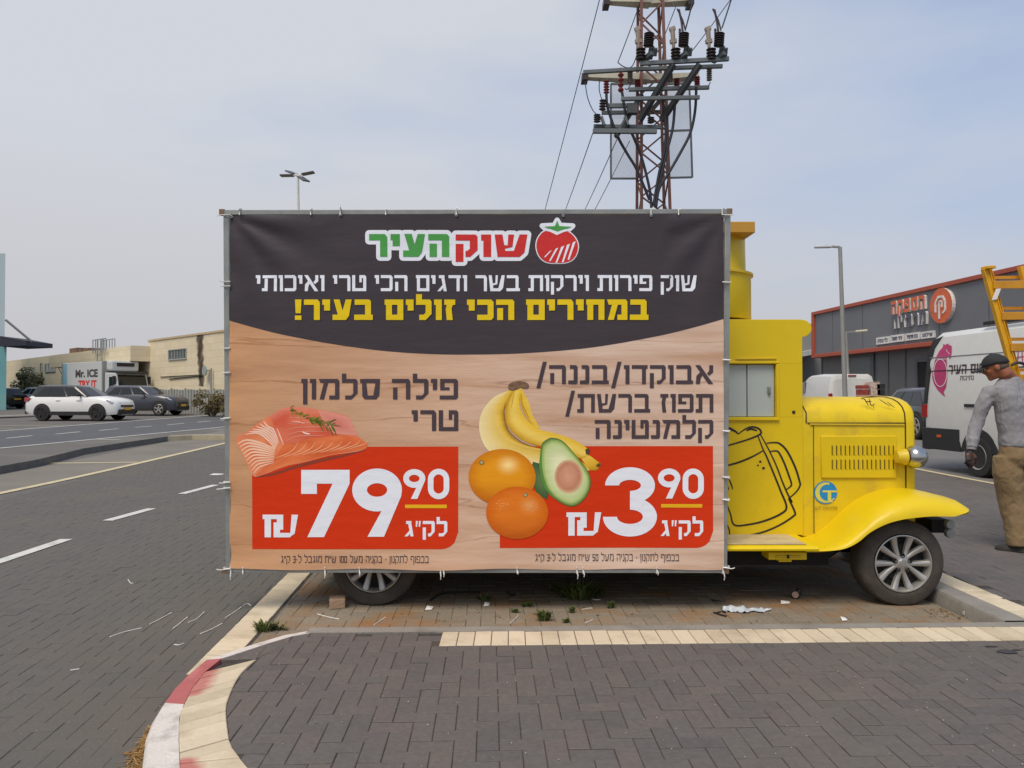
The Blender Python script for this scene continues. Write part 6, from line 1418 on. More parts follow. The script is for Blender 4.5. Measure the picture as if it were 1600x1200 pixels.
# foliage
m_leafd = islands('dry_shrub_leaves', [S(110, 102, 70), S(132, 118, 84), S(92, 90, 62), S(148, 130, 96)], .8, bump=0)
m_leafg = islands('tree_leaves', [S(140, 138, 104), S(158, 150, 114), S(124, 124, 92), S(170, 160, 124)], .8, bump=0)
m_bark = mat('bark', S(96, 82, 66), .9, vary=.2, scale=6)
def leaves(b, c_, rad, n, size, clumps=14):
    c_ = Vector(c_); cl_ = []
    for _ in range(clumps):
        v = Vector((rnd.gauss(0, 1), rnd.gauss(0, 1), rnd.gauss(0, 1))).normalized() * (rnd.random() ** .4) * .75; cl_.append((Vector((v.x * rad[0], v.y * rad[1], v.z * rad[2])), rnd.uniform(.22, .45)))
    for _ in range(n):
        o, r_ = rnd.choice(cl_); v = Vector((rnd.gauss(0, 1), rnd.gauss(0, 1), rnd.gauss(0, 1))).normalized() * (rnd.random() ** .45) * r_
        p = c_ + o + Vector((v.x * rad[0], v.y * rad[1], v.z * rad[2])); a = Vector((rnd.gauss(0, 1), rnd.gauss(0, 1), rnd.gauss(0, .6))).normalized(); s_ = a.cross(Vector((rnd.gauss(0, 1), rnd.gauss(0, 1), rnd.gauss(0, 1)))).normalized(); k = size * rnd.uniform(.6, 1.4)
        b.add([p - a * k, p + s_ * k * .4, p + a * k, p - s_ * k * .4], [(0, 1, 2, 3)])
def tree(nm, loc, h, rad, n, label, cat, lm, size=.14):
    tr = thing(nm, loc, label, cat); b = MB(); x, y, z = loc
    if h > rad[2] * 1.2:
        b.tube([(x, y, z), (x + .05, y, z + (h - rad[2]) * .6), (x, y, z + h)], [.16, .12, .05], 8)
    for i in range(7):
        a = rnd.uniform(0, 6.28); b.tube([(x, y, z + max(0, h - rad[2]) * .6), (x + rad[0] * .35 * math.cos(a), y + rad[1] * .35 * math.sin(a), z + h - rad[2] * .1), (x + rad[0] * .75 * math.cos(a), y + rad[1] * .75 * math.sin(a), z + h + rad[2] * rnd.uniform(-.3, .5))], [.06, .04, .015], 6)
    b.build('trunk', m_bark, tr, smooth=40); b = MB(); leaves(b, (x, y, z + h), rad, n, size, 16); b.build('crown', lm, tr, fix=False); return tr
q0 = onY(24, 600, 58)
tree('bushy_tree', (q0.x - .8, 61, H(61)), 1.8, (1.2, 1.2, 1.3), 1500, 'dusty green bushy tree beside the teal building', 'tree', m_leafg, .16)
q0 = onY(332, 628, 41)
tree('dry_shrub', (q0.x, 41.2, H(41.2)), .7, (1.2, .8, .85), 1600, 'dry brown green shrub in front of the metal fence', 'shrub', m_leafd, .09)
tree('dry_shrub', (onY(349, 628, 40).x + .4, 40.2, H(40)), .6, (1.0, .8, .75), 1200, 'second dry shrub half hidden by the banner edge', 'shrub', m_leafd, .09)
# ================================================================ POWER PYLON
PY = 22.0
K = lambda zx, zy, dy=0: onY(840 + zx / 4, zy / 4, PY + dy)
m_rust = mat('rusted_lattice', S(118, 78, 68), .75, vary=.2, scale=3, dirt=S(84, 76, 74), dscale=1.2, damt=.6)
m_arm = mat('cream_crossarm', S(190, 186, 168), .6, vary=.08, scale=4); m_chan = mat('steel_channel', S(102, 108, 110), .5, metal=.3, vary=.1, scale=5)
m_dchan = mat('dark_strut', S(66, 68, 70), .6, vary=.15, scale=5); m_ins = mat('dark_insulator', S(56, 46, 46), .3, vary=.15, scale=8); m_insr = mat('red_insulator', S(128, 48, 50), .35); m_cab = mat('black_cable', S(30, 34, 44), .5)
m_gi = mat('grey_insulator', S(120, 112, 106), .5)
py = thing('power_pylon', (K(715, 1200).x, PY, H(PY)), 'rust coloured lattice power pylon with crossarms and insulators rising behind the banner', 'pylon')
cxt, cxb = K(703, 0), K(722, 1300); hw_t, hw_b = .30, .40
def leg(zz): t_ = (zz - cxb.z) / (cxt.z - cxb.z); return cxb.x + (cxt.x - cxb.x) * t_, hw_b + (hw_t - hw_b) * t_
zl = H(PY); ztop_ = cxt.z + 2.2
for sx in (-1, 1):
    for sy in (-1, 1):
        b = MB(); (xa, wa), (xb, wb2) = leg(zl), leg(ztop_)
        b.bar((xa + sx * wa, PY + sy * wa, zl), (xb + sx * wb2, PY + sy * wb2, ztop_), .075, .075); b.build('leg', m_rust, py)
b = MB(); z = zl + .2; i = 0
while z < ztop_ - .5:
    (xa, wa), (xb, wb2) = leg(z), leg(z + .62)
    for ax in range(4):
        s_ = 1 if (i + ax) % 2 else -1
        if ax < 2: sy = -1 if ax == 0 else 1; b.bar((xa - s_ * wa, PY + sy * wa, z), (xb + s_ * wb2, PY + sy * wb2, z + .62), .04, .04)
        else: sx = -1 if ax == 2 else 1; b.bar((xa + sx * wa, PY - s_ * wa, z), (xb + sx * wb2, PY + s_ * wb2, z + .62), .04, .04)
    z += .62; i += 1
b.build('lattice_bracing', m_rust, py)
def beam(name, pts, w_, m, h_=None, dy=0):
    b = MB(); 
    for a, c_ in zip(pts, pts[1:]): b.bar(K(a[0], a[1], a[2] if len(a) > 2 else dy), K(c_[0], c_[1], c_[2] if len(c_) > 2 else dy), w_, h_ or w_)
    return b.build(name, m, py, bevel=.008)
def taper(name, cx, l, r_, zt, hmid, hend, dy):
    b = MB(); 
    for a, c_ in ((l, cx), (cx, r_)):
        ha, hc = (hend, hmid) if a == l else (hmid, hend); A, C_ = K(a, zt, dy), K(c_, zt, dy)
        b.loft([[A + Vector((0, -.12, 0)), A + Vector((0, .12, 0)), A + Vector((0, .12, -ha)), A + Vector((0, -.12, -ha))], [C_ + Vector((0, -.2, 0)), C_ + Vector((0, .2, 0)), C_ + Vector((0, .2, -hc)), C_ + Vector((0, -.2, -hc))]])
    return b.build(name, m_arm, py)
taper('crossarm', 700, 430, 960, 0, .16, .09, .1); taper('crossarm', 690, 288, 1000, 470, .2, .1, .1)
for zx, zy, d in ((430, 10, .1), (955, 8, .1), (295, 478, .1)): MB().box(K(zx, zy).x - .09, K(zx, zy).x + .09, PY - .1, PY + .3, K(zx, zy).z - .12, K(zx, zy).z + .06).build('arm_clamp', m_ins, py)
# steel channels: front-mounted switch gear
beam('channel', [(285, 452), (640, 432), (1155, 414)], .1, m_chan, .1, -.75); beam('channel', [(640, 398), (1195, 368)], .1, m_chan, .11, -1.3)
beam('channel', [(570, 560), (1072, 547)], .1, m_chan, .1, -.7); beam('channel', [(522, 619), (1012, 609)], .1, m_chan, .1, -1.0)
beam('channel', [(350, 790), (775, 795)], .1, m_chan, .1, -.6); beam('channel', [(345, 820), (745, 822)], .11, m_chan, .12, -1.0); beam('channel', [(430, 662), (620, 660)], .1, m_chan, .12, -.5); beam('channel', [(400, 705), (830, 700)], .1, m_chan, .1, .5)
beam('diagonal_strut', [(640, 750, -.4), (850, 400, -1.3)], .14, m_dchan); beam('diagonal_strut', [(775, 755, -.4), (1015, 400, -1.3)], .14, m_dchan); beam('diagonal_strut', [(490, 855, -1.0), (650, 590, -.4)], .11, m_dchan); beam('diagonal_strut', [(690, 715, .4), (790, 600, .4)], .12, m_dchan)
for x in (690, 905, 1140): beam('gear_bracket', [(x - 45, 385, -1.1), (x + 30, 330, -1.45)], .12, m_chan)
def insul(name, zx, z0, z1, dy, m, r_=.11, n=6, lean=0):
    A, B = K(zx, z1, dy), K(zx + lean, z0, dy); prof = []; L = (B - A).length
    for i in range(n): h0 = L * i / n; prof += [(r_ * .55, h0), (r_, h0 + L / n * .35), (r_, h0 + L / n * .5), (r_ * .55, h0 + L / n * .8)]
    b = MB(); b.lathe([(.001, 0)] + prof + [(.001, L)], A, B - A, 12, cap=False); return b.build(name, m, py, smooth=30)
for x0 in (0, 218, 440):
    dx = x0
    insul('insulator', 645 + dx, 300, 378, -1.3, m_ins, .135, 4); insul('insulator', 692 + dx, 205, 290, -1.45, m_ins, .14, 6, 6)
    b = MB(); b.tube([K(632 + dx, 300, -1.3), K(630 + dx, 250, -1.3), K(624 + dx, 178, -1.3)], [.04, .06, .07], 8); b.bar(K(610 + dx, 262, -1.3), K(650 + dx, 255, -1.3), .1, .1); b.bar(K(608 + dx, 188, -1.3), K(640 + dx, 176, -1.3), .12, .1); b.build('fuse_contact', mat('contact_tan', S(150, 136, 124), .5), py)
    if x0:
        b = MB(); b.tube([K(690 + dx, 205, -1.45), K(680 + dx, 130, -1.4), K(665 + dx, 60, -1.4)], .03, 6); b.tube([K(706 + dx, 190, -1.45), K(690 + dx, 130, -1.4), K(655 + dx, 55, -1.4)], .022, 6); b.tube([K(670 + dx, 180, -1.4), K(674 + dx, 290, -1.4)], .03, 6)
        for k in range(8): b.bar(K(662 + dx, 190 + k * 13, -1.4), K(682 + dx, 192 + k * 13, -1.4), .012)
        b.build('arcing_horn', m_ins, py)
    b = MB(); b.bar(K(715 + dx, 290, -1.45), K(700 + dx, 370, -1.2), .14, .06); b.bar(K(735 + dx, 300, -1.45), K(730 + dx, 350, -1.3), .12, .06); b.build('gear_bracket', m_chan, py)
for zx, a, c_ in ((430, 500, 585), (520, 420, 575), (625, 500, 545), (870, 490, 545), (997, 478, 540)): insul('insulator', zx, a, c_, -.5, m_insr, .085, 5)
for zx, a, c_ in ((578, 445, 520), (828, 460, 510), (1073, 425, 505)): insul('insulator', zx, a, c_, -.6, m_gi, .08, 6)
insul('insulator', 372, 712, 765, -.8, m_ins, .1, 4); insul('insulator', 405, 620, 690, -.8, m_ins, .1, 4, 4); insul('insulator', 708, 730, 770, -.8, m_ins, .1, 3)
for a, c_ in ((398, 730), (545, 730)): MB().bar(K(a, c_, -.8), K(a + 20, c_ + 55, -.8), .16, .06).build('gear_bracket', m_chan, py)
MB().box(K(530, 760).x, K(590, 760).x, PY - 1, PY - .8, K(0, 785).z, K(0, 725).z).build('junction_box', m_dchan, py, bevel=.01)
for pts in (((430, 585), (440, 680), (500, 850), (560, 960), (620, 1060), (700, 1250)), ((528, 575), (560, 760), (610, 880), (655, 1000), (700, 1180), (712, 1300)), ((780, 620), (800, 760), (795, 930), (760, 1080), (725, 1280)), ((858, 660), (845, 800), (810, 940), (770, 1110), (735, 1290)), ((992, 545), (985, 690), (955, 830), (895, 950), (820, 1080), (760, 1180), (740, 1300))):
    b = MB(); b.tube(smoothline([K(a, c_, -.75) for a, c_ in pts], 5), .04, 7); b.build('cable', m_cab, py, smooth=60)
for pts in (((500, 390, -.6), (545, 420, -.6), (590, 415, -.6), (620, 345, -1)), ((388, 490, -.5), (385, 560, -.6), (400, 620, -.8)), ((295, 490, 0), (310, 600, -.4), (340, 680, -.7), (365, 712, -.8)), ((545, 552, -.6), (560, 560, -.6), (580, 530, -.6)), ((1065, 540, -.6), (1080, 515, -.6))):
    b = MB(); b.tube(smoothline([K(*p) for p in pts], 5), .014, 5); b.build('jumper_wire', m_cab, py)
# mesh guard panels
def mesh_mat():
    m = bpy.data.materials.new('wire_mesh'); m.use_nodes = True; t = m.node_tree; bs = t.nodes['Principled BSDF']; bs.inputs['Base Color'].default_value = S(170, 172, 176); bs.inputs['Roughness'].default_value = .6; bs.inputs['Alpha'].default_value = .38; return m
mm_ = mesh_mat()
for pts in (((458, 525), (620, 522), (618, 1116), (458, 1116)), ((806, 525), (948, 520), (967, 1108), (808, 1112))):
    b = MB(); P_ = [K(a, c_, .55) for a, c_ in pts]; b.add(P_, [(0, 1, 2, 3)]); pn = b.build('mesh_panel', mm_, py)
    b = MB()
    for i in range(4): b.bar(P_[i], P_[(i + 1) % 4], .05)
    b.bar(P_[0].lerp(P_[3], .5), P_[1].lerp(P_[2], .5), .05); b.build('panel_frame', m_chan, pn)
# overhead lines run off into the distance
def wire(label, pts, r_=.012, grp='power lines'):
    b = MB(); b.tube(pts, r_, 5); o = b.build('power_line', m_cab); tag(o, label, 'power line', 'power lines by the pylon')
for lb, a, c_ in (('thin power line running down left from the top of the pylon, leftmost of all', (402, -60, 0), (60, 1250, 9)), ('power line from the dark insulators down left to the banner top', (345, 832, -.9), (190, 1260, 8)), ('power line from the lower platform behind the left mesh panel', (500, 862, -.9), (325, 1240, 8)), ('faint power line crossing the left mesh panel, rightmost at the banner', (575, 882, 1.0), (380, 1260, 9)),
                  ('power line from the upper crossarm down to the red insulator', (640, 20, 0), (502, 390, -.6)), ('power line dropping steeply behind the middle insulators', (890, -30, 1.2), (772, 275, .4)), ('power line from the upper right down behind the right insulators', (1225, -30, 2.0), (945, 345, .6)), ('thick lead hanging to the right insulator from above', (1222, -40, -1.4), (1152, 175, -1.45)), ('thick lead hanging to the middle insulator from above', (982, -40, -1.4), (925, 180, -1.45))):
    A, B = K(*a), K(*c_); B = A + (B - A) * (1.7 if c_[1] > 1200 else 1); n_ = 14; pts = [A.lerp(B, i / n_) - Vector((0, 0, .06 * 4 * (i / n_) * (1 - i / n_) * min(1, (A - B).length / 8))) for i in range(n_ + 1)]
    wire(lb, pts, .02 if 'thick' in lb else .014)
for zx, zy in ((372, 110), (605, 105), (853, 95), (295, 398)):
    pass
# ================================================================ LADDER AND MAN
GY_ = 7.0
Pm = lambda px, py, dy=0.0: onY(px, py, GY_ + dy)
m_lad = mat('ladder_yellow', S(222, 166, 22), .5, vary=.08, scale=6, dirt=S(168, 116, 30), dscale=8, damt=.5)
m_ladd = mat('ladder_tread', S(196, 138, 30), .55, vary=.1, scale=6)
LYY = .5
lx = lambda y, o: Pm(1537.5 + .277 * (y - 421) + o, y, LYY)
ld_ = thing('step_ladder', lx(846, 30), 'folded yellow step ladder leaning over to the left behind the man with black cap', 'ladder')
for o, nm in ((2, 'rail'), (60, 'rail')):
    for k in (0, 1):
        y0, y1 = (420 if k == 0 else 418) - (4 if o > 50 else 0), 846
        A, B = lx(y0, o + k * 11), lx(y1, o + k * 11 - (0 if k == 0 else 3)); A.y += k * .07; B.y += k * .07
        b = MB(); d_ = (B - A).normalized(); b.bar(A, B, .052, .03, up=(0, 1, 0)); sd_ = Vector((0, 1, 0)).cross(d_).normalized()
        for s_ in (-1, 1): b.bar(A + sd_ * .026 * s_ + Vector((0, -.0, 0)), B + sd_ * .026 * s_, .01, .055, up=(0, 1, 0))
        b.build('rail', m_lad, ld_, bevel=.003)
        b = MB(); b.bar(B - d_ * .08, B + Vector((0, 0, -.0)), .066, .07, up=(0, 1, 0)); b.build('foot', m_plast, ld_, bevel=.006)
for i in range(9):
    y = 441 + 48.6 * i
    if y > 830: break
    b = MB(); A, B = lx(y, 6), lx(y - .5, 57); b.bar(A + Vector((0, .01, 0)), B + Vector((0, .01, 0)), .085, .018); b.bar(A + Vector((0, -.03, -.03)), B + Vector((0, -.03, -.03)), .012, .075); b.build('tread', m_ladd, ld_, bevel=.003)
    b = MB(); A, B = lx(y - 9, 16), lx(y - 9.5, 68); b.bar(A + Vector((0, .08, 0)), B + Vector((0, .08, 0)), .03, .03); b.build('rear_rung', m_ladd, ld_)
b = MB(); A, B = lx(419, -1), lx(418, 14); b.bar(A + Vector((0, -.02, 0)), B + Vector((0, .0, 0)), .09, .03); b.build('top_cap', m_lad, ld_, bevel=.006)
b = MB(); A = lx(453, 7); B = lx(470, -1); b.prism([lx(452, 7) + Vector((0, -.035, 0)), lx(451, 15) + Vector((0, -.035, 0)), lx(468, 4) + Vector((0, -.035, 0)), lx(470, -5) + Vector((0, -.035, 0))], (0, .002, 0)); b.build('paper_label', m_wl, ld_)
b = MB(); b.tube(smoothline([lx(571, -4) + Vector((0, -.05, 0)), lx(567, 6) + Vector((0, -.06, 0)), lx(570, 16) + Vector((0, -.06, 0)), lx(580, 22) + Vector((0, -.05, 0)), lx(586, 20) + Vector((0, -.05, 0))]), .014, 7); b.build('strap', m_plast, ld_)

m_skin = mat('tanned_skin', S(150, 92, 66), .55, vary=.1, scale=14); m_shirt = mat('grey_marl_jersey', S(142, 141, 146), .85, vary=.03, scale=30, bump=.15, bscale=160)
m_trou = mat('khaki_canvas', S(138, 116, 84), .85, vary=.1, scale=9, dirt=S(122, 100, 72), dscale=3, damt=.5, bump=.15, bscale=120); m_cap = mat('charcoal_cap', S(38, 40, 44), .8, vary=.1, scale=20)
m_glove = mat('black_orange_glove', S(34, 30, 30), .6, vary=.2, dirt=S(206, 112, 40), dscale=16, damt=1.0); m_shoe = mat('dark_shoe', S(44, 42, 40), .6)
def folds(m, sc_, st_, dist):
    t = m.node_tree; bs = t.nodes['Principled BSDF']; tc_ = N(t, 'ShaderNodeTexCoord'); mp_ = N(t, 'ShaderNodeMapping'); mp_.inputs['Scale'].default_value = sc_; mp_.inputs['Rotation'].default_value = (.25, .3, 0)
    t.links.new(tc_.outputs['Object'], mp_.inputs[0]); n_ = N(t, 'ShaderNodeTexNoise'); n_.inputs['Scale'].default_value = 1; n_.inputs['Detail'].default_value = 2.5; n_.inputs['Distortion'].default_value = .8; t.links.new(mp_.outputs[0], n_.inputs['Vector'])
    bm = N(t, 'ShaderNodeBump'); bm.inputs['Strength'].default_value = st_; bm.inputs['Distance'].default_value = dist; t.links.new(n_.outputs['Fac'], bm.inputs['Height'])
    for l in list(bs.inputs['Normal'].links): t.links.new(l.from_socket, bm.inputs['Normal'])
    t.links.new(bm.outputs[0], bs.inputs['Normal'])
folds(m_shirt, (24, 24, 5), .6, .03); folds(m_trou, (11, 11, 8), .45, .04)
man = thing('person', (4.6, 7.0, .1), 'man in grey long sleeved shirt, khaki trousers and dark cap, seen from behind', 'person')
yaw = R(20); fr_ = Vector((-math.sin(yaw), math.cos(yaw), 0)); rt_ = Vector((math.cos(yaw), math.sin(yaw), 0))
def ering(c_, a, d, n=20, up=None): return [c_ + rt_ * (a * math.cos(6.28319 * i / n)) + fr_ * (d * math.sin(6.28319 * i / n)) for i in range(n)]
def fuse(mb, name, m, par, vox, disp=0, dsz=.1, it=6, disp2=None):
    o = mb.build(name, m, par, fix=True); md = o.modifiers.new('fuse', 'REMESH'); md.mode = 'VOXEL'; md.voxel_size = vox; md.use_smooth_shade = True
    s_ = o.modifiers.new('soften', 'SMOOTH'); s_.factor = .6; s_.iterations = it
    for k, (st_, sz_, sc_) in enumerate(disp2 or []):
        tx = bpy.data.textures.new(name + '_folds', 'MARBLE' if k == 0 else 'CLOUDS'); tx.noise_scale = sz_
        if k == 0: tx.turbulence = 12; tx.noise_depth = 2
        d_ = o.modifiers.new('folds', 'DISPLACE'); d_.texture = tx; d_.strength = st_; d_.mid_level = .5; d_.texture_coords = 'LOCAL'
    return o
neck0 = Pm(1577, 590)
# head frame
hf = Vector((-.78, .52, -.34)).normalized(); hl = Vector((0, 0, 1)).cross(hf).normalized(); hu = hf.cross(hl).normalized()
HM = Matrix((hf, hl, hu)).transposed().to_4x4(); HM.translation = Pm(1556, 573)
def hb(b, c_, r_, n=20):
    k = MB(); k.ball(Vector(c_), 1, n, 0, r_); b.add([HM @ p for p in k.v], k.f)
body = MB()
hb(body, (0, 0, .02), (.098, .076, .105)); hb(body, (.034, 0, -.045), (.062, .056, .062)); hb(body, (.07, 0, -.085), (.03, .032, .026)); hb(body, (.085, 0, .03), (.022, .05, .016)); hb(body, (.03, 0, -.02), (.06, .066, .06))
hb(body, (.103, 0, -.018), (.02, .015, .022)); hb(body, (.095, 0, .005), (.016, .012, .03)); hb(body, (.088, 0, -.052), (.014, .026, .008)); hb(body, (.086, 0, -.064), (.013, .023, .008))
for s_ in (-1, 1): hb(body, (-.008, s_ * .078, -.012), (.022, .012, .034)); hb(body, (.06, s_ * .045, -.02), (.03, .02, .025))
body.tube([HM @ Vector((-.03, 0, -.02)), HM @ Vector((-.045, 0, -.08)), neck0, neck0 + Vector((.02, 0, -.1))], [.058, .06, .066, .08], 16)
C = lambda px, py, dy=0: Pm(px, py, dy)
tor = [(1590, 705, .15, .10), (1589, 680, .14, .09), (1589, 650, .165, .105), (1588, 622, .17, .10), (1584, 604, .14, .08), (1580, 592, .07, .06)]
body.loft([ering(C(a, c_), w_, d_) for a, c_, w_, d_ in tor])
armL = [(1544, 613, .0, .04), (1532, 636, .02, .036), (1524, 664, .03, .030), (1519.5, 686, -.0, .028), (1517.5, 704, -.03, .028)]
armR = [(1632, 611, .12, .045), (1655, 640, .12, .042), (1664, 664, .16, .030), (1660, 652, .3, .028), (1656, 642, .42, .028)]
legL = [(1574, 712, 0, .085), (1576, 742, .0, .08), (1580, 778, .02, .06), (1586, 815, -.0, .055), (1590, 849, -.02, .042)]
legR = [(1606, 712, .04, .085), (1614, 742, .08, .08), (1620, 776, .14, .06), (1626, 812, .18, .055), (1630, 843, .22, .042)]
for ch in (armL, armR, legL, legR): body.tube(smoothline([C(a, c_, d_) for a, c_, d_, r_ in ch], 3), [ch[min(i // 3, 4)][3] for i in range(13)], 12)
fuse(body, 'body', m_skin, man, .009, it=4)
for s_ in (-1, 1):
    b = MB(); k = MB(); k.ball((.086, s_ * .03, .004), .012, 10); b.add([HM @ p for p in k.v], k.f); b.build('eye', mat('eye_white', S(210, 205, 200), .3), man, smooth=60)
b = MB(); hb(b, (-.03, 0, -.012), (.074, .074, .05)); b.build('hair', mat('cropped_grey_hair', S(92, 78, 68), .9, vary=.2, scale=60), man, smooth=60)
# cap
b = MB(); rg = []
for i in range(9):
    a = R(90 * i / 8); rg.append([HM @ Vector((-.004 + .112 * math.cos(a) * math.cos(6.2832 * j / 28), .09 * math.cos(a) * math.sin(6.2832 * j / 28), .022 + .103 * math.sin(a) ** .9 - .02 * math.cos(a) * (math.cos(6.2832 * j / 28) < 0) * abs(math.cos(6.2832 * j / 28)))) for j in range(28)])
b.loft(rg, cap=False); cp = b.build('cap', m_cap, man, smooth=60); cp.modifiers.new('t', 'SOLIDIFY').thickness = .004
b = MB(); rows = []
for i in range(6):
    t_ = i / 5; rows.append([HM @ Vector((.062 + (.062 + .055 * t_ - .062) + t_ * .085 * math.cos((j / 10 - .5) * 2.0) - .02 * abs(j / 10 - .5), (j / 10 - .5) * (.155 - .02 * t_), .03 - .012 * t_ - .05 * (j / 10 - .5) ** 2)) for j in range(11)])
b.loft(rows, closed=False, cap=False); br = b.build('cap_brim', m_cap, man, smooth=60); br.modifiers.new('t', 'SOLIDIFY').thickness = .004
b = MB(); k = MB(); k.ball((-.004, 0, .125), .008, 8); b.add([HM @ p for p in k.v], k.f); b.build('cap_button', m_cap, cp)
# shirt
b = MB()
tor = [(1592, 697, .195, .135), (1591, 690, .198, .138), (1590, 675, .192, .130), (1587, 655, .205, .130), (1585, 632, .215, .128), (1583, 616, .228, .115), (1579, 605, .205, .095), (1578, 596, .125, .08), (1578, 589, .078, .07)]
b.loft([ering(C(a, c_), w_, d_, 28) for a, c_, w_, d_ in tor])
def sleeve(ch, rr): b.tube(smoothline([C(a, c_, d_) for a, c_, d_, _ in ch], 3), [rr[0] + (rr[1] - rr[0]) * (i / 12) + .004 * math.sin(i * 2.2) for i in range(13)], 16)
sl_ = [(1551, 610, .0, 0), (1538, 628, .01, 0), (1526, 661, .03, 0), (1519.5, 686, .0, 0), (1517.8, 700, -.025, 0)]
sleeve(sl_, (.074, .043)); b.ball(C(1547, 614, .0), .074, 14); b.ball(C(1622, 612, .06), .08, 14)
sleeve([(1620, 611, .06, 0), (1652, 638, .12, 0), (1664, 664, .16, 0), (1661, 654, .28, 0), (1657, 645, .38, 0)], (.074, .045))
fuse(b, 'shirt', m_shirt, man, .010, it=3, disp2=[(.007, .12, 1), (.004, .06, 1)])
b = MB(); b.tube([C(1518, 697, -.02), C(1517.8, 702.5, -.025)], [.041, .040], 16); b.build('cuff', m_shirt, man, smooth=60)
# trousers
b = MB()
b.loft([ering(C(a, c_), w_, d_, 24) for a, c_, w_, d_ in ((1591, 690, .180, .122), (1592, 702, .192, .135), (1592, 715, .195, .14), (1592, 726, .17, .12))])
def pant(ch, rr): b.tube(smoothline([C(a, c_, d_) for a, c_, d_, _ in ch], 3), [rr[min(i // 3, 4)] + (rr[min(i // 3 + 1, 4)] - rr[min(i // 3, 4)]) * (i % 3) / 3 for i in range(13)], 18)
pant([(1573, 712, 0, 0), (1575, 740, 0, 0), (1580, 778, .02, 0), (1587, 815, 0, 0), (1590.5, 853, -.02, 0)], (.108, .122, .110, .102, .086))
pant([(1608, 712, .04, 0), (1616, 740, .08, 0), (1622, 776, .14, 0), (1628, 812, .18, 0), (1631, 847, .22, 0)], (.108, .122, .110, .102, .086))
fuse(b, 'trousers', m_trou, man, .010, it=3, disp2=[(.007, .16, 1), (.003, .08, 1)])
for a, c_, d_ in ((1590, 858, -.02), (1630, 851, .2)):
    o = C(a, 850, d_); b = MB(); sh = []
    fdir = Vector((-.75, .66, 0)); sdir = Vector((.66, .75, 0))
    for t_, w_, h_ in ((-.11, .025, .05), (-.09, .042, .085), (0, .046, .09), (.08, .05, .06), (.14, .044, .045), (.175, .02, .03)):
        p = Vector((o.x, o.y, .104)) + fdir * t_; sh.append([p + sdir * w_ * math.cos(R(q_)) + Vector((0, 0, h_ * max(0, math.sin(R(q_))))) for q_ in range(0, 360, 30)])
    b.loft(sh); b.build('shoe', m_shoe, man, smooth=60)
# gloved hands: palm, four fingers and a thumb
def hand(w, e, palm_n, name):
    d_ = (w - e).normalized(); s_ = d_.cross(palm_n).normalized(); n_ = s_.cross(d_).normalized(); b = MB()
    rings = []
    for t_, hw, th in ((-.02, .026, .02), (.0, .028, .02), (.03, .038, .018), (.065, .042, .016), (.088, .040, .013)):
        rings.append([w + d_ * t_ + s_ * hw * math.cos(6.2832 * j / 14) + n_ * th * math.sin(6.2832 * j / 14) for j in range(14)])
    b.loft(rings)
    for k, (L, off) in enumerate(((.066, .030), (.076, .011), (.072, -.009), (.056, -.028))):
        p = w + d_ * .082 + s_ * off; pts = [p]; a = R(14 + 4 * k)
        for q_ in (.42, .32, .26): v = d_ * math.cos(a) + n_ * math.sin(a); p = p + v * L * q_; pts.append(p); a += R(28 + 4 * k)
        b.tube(pts, [.0105, .0100, .0092, .0078], 9)
    p = w + d_ * .022 + s_ * .034; b.tube([p - s_ * .012, p + s_ * .016 + d_ * .022 + n_ * .008, p + s_ * .022 + d_ * .05 + n_ * .02, p + s_ * .018 + d_ * .07 + n_ * .03], [.014, .0125, .011, .009], 9)
    return fuse(b, name, m_glove, man, .0042, it=2)
hand(C(1517.3, 706, -.03), C(1519, 690, 0), Vector((.2, 1, 0)), 'glove'); hand(C(1655.5, 641, .44), C(1660, 652, .3), Vector((-1, 0, .2)), 'glove')

# ================================================================ LITTER AND WEEDS
m_bag = mat('white_plastic', S(190, 196, 201), .35, vary=.04, scale=14)
c0_ = onZ(1166, 955, 0); b = MB(); n_ = 22; vs = []
for i in range(n_ + 1):
    for j in range(9):
        u, v = i / n_ - .5, j / 8 - .5; ww = .30 * (1 - .9 * abs(u + .1)) * (.8 + .6 * mnoise.noise(Vector((u * 6, 0, 9)))); p = Vector((c0_.x + u * .34, c0_.y + v * ww * .42, 0))
        h_ = max(0, .5 - abs(v)) * (.035 + .10 * mnoise.noise(Vector((u * 6, v * 3, 1)))) * (1.2 - abs(u)) + .004 + .022 * abs(mnoise.noise(Vector((u * 19, v * 11, 4)))); vs.append(p + Vector((.02 * mnoise.noise(Vector((u * 9, v * 9, 7))), .02 * mnoise.noise(Vector((u * 8, v * 8, 2))), h_)))
b.add(vs, [(i * 9 + j, (i + 1) * 9 + j, (i + 1) * 9 + j + 1, i * 9 + j + 1) for i in range(n_) for j in range(8)]); o = b.build('plastic_bag', m_bag, smooth=70, at=(c0_.x, c0_.y, 0)); tag(o, 'crumpled white plastic bag lying on the bay paving before the truck', 'plastic bag')
c0_ = onZ(1241, 935, 0); dd = Vector((.5, .86, 0)).normalized(); can = thing('drink_can', (c0_.x, c0_.y, 0), 'small dark drink can lying on its side near the front wheel', 'can')
b = MB(); b.lathe([(.022, 0), (.031, .006), (.031, .10), (.026, .112)], c0_ + Vector((0, -.02, .032)), dd, 20, cap=False); b.build('can_body', mat('dark_can', S(46, 44, 46), .35, metal=.3, vary=.3, scale=14), can, smooth=50)
b = MB(); b.lathe([(.001, .002), (.024, .002), (.024, .0)], c0_ + Vector((0, -.02, .032)), dd, 20); b.build('can_end', mat('can_pink', S(196, 168, 158), .4, metal=.3), can)
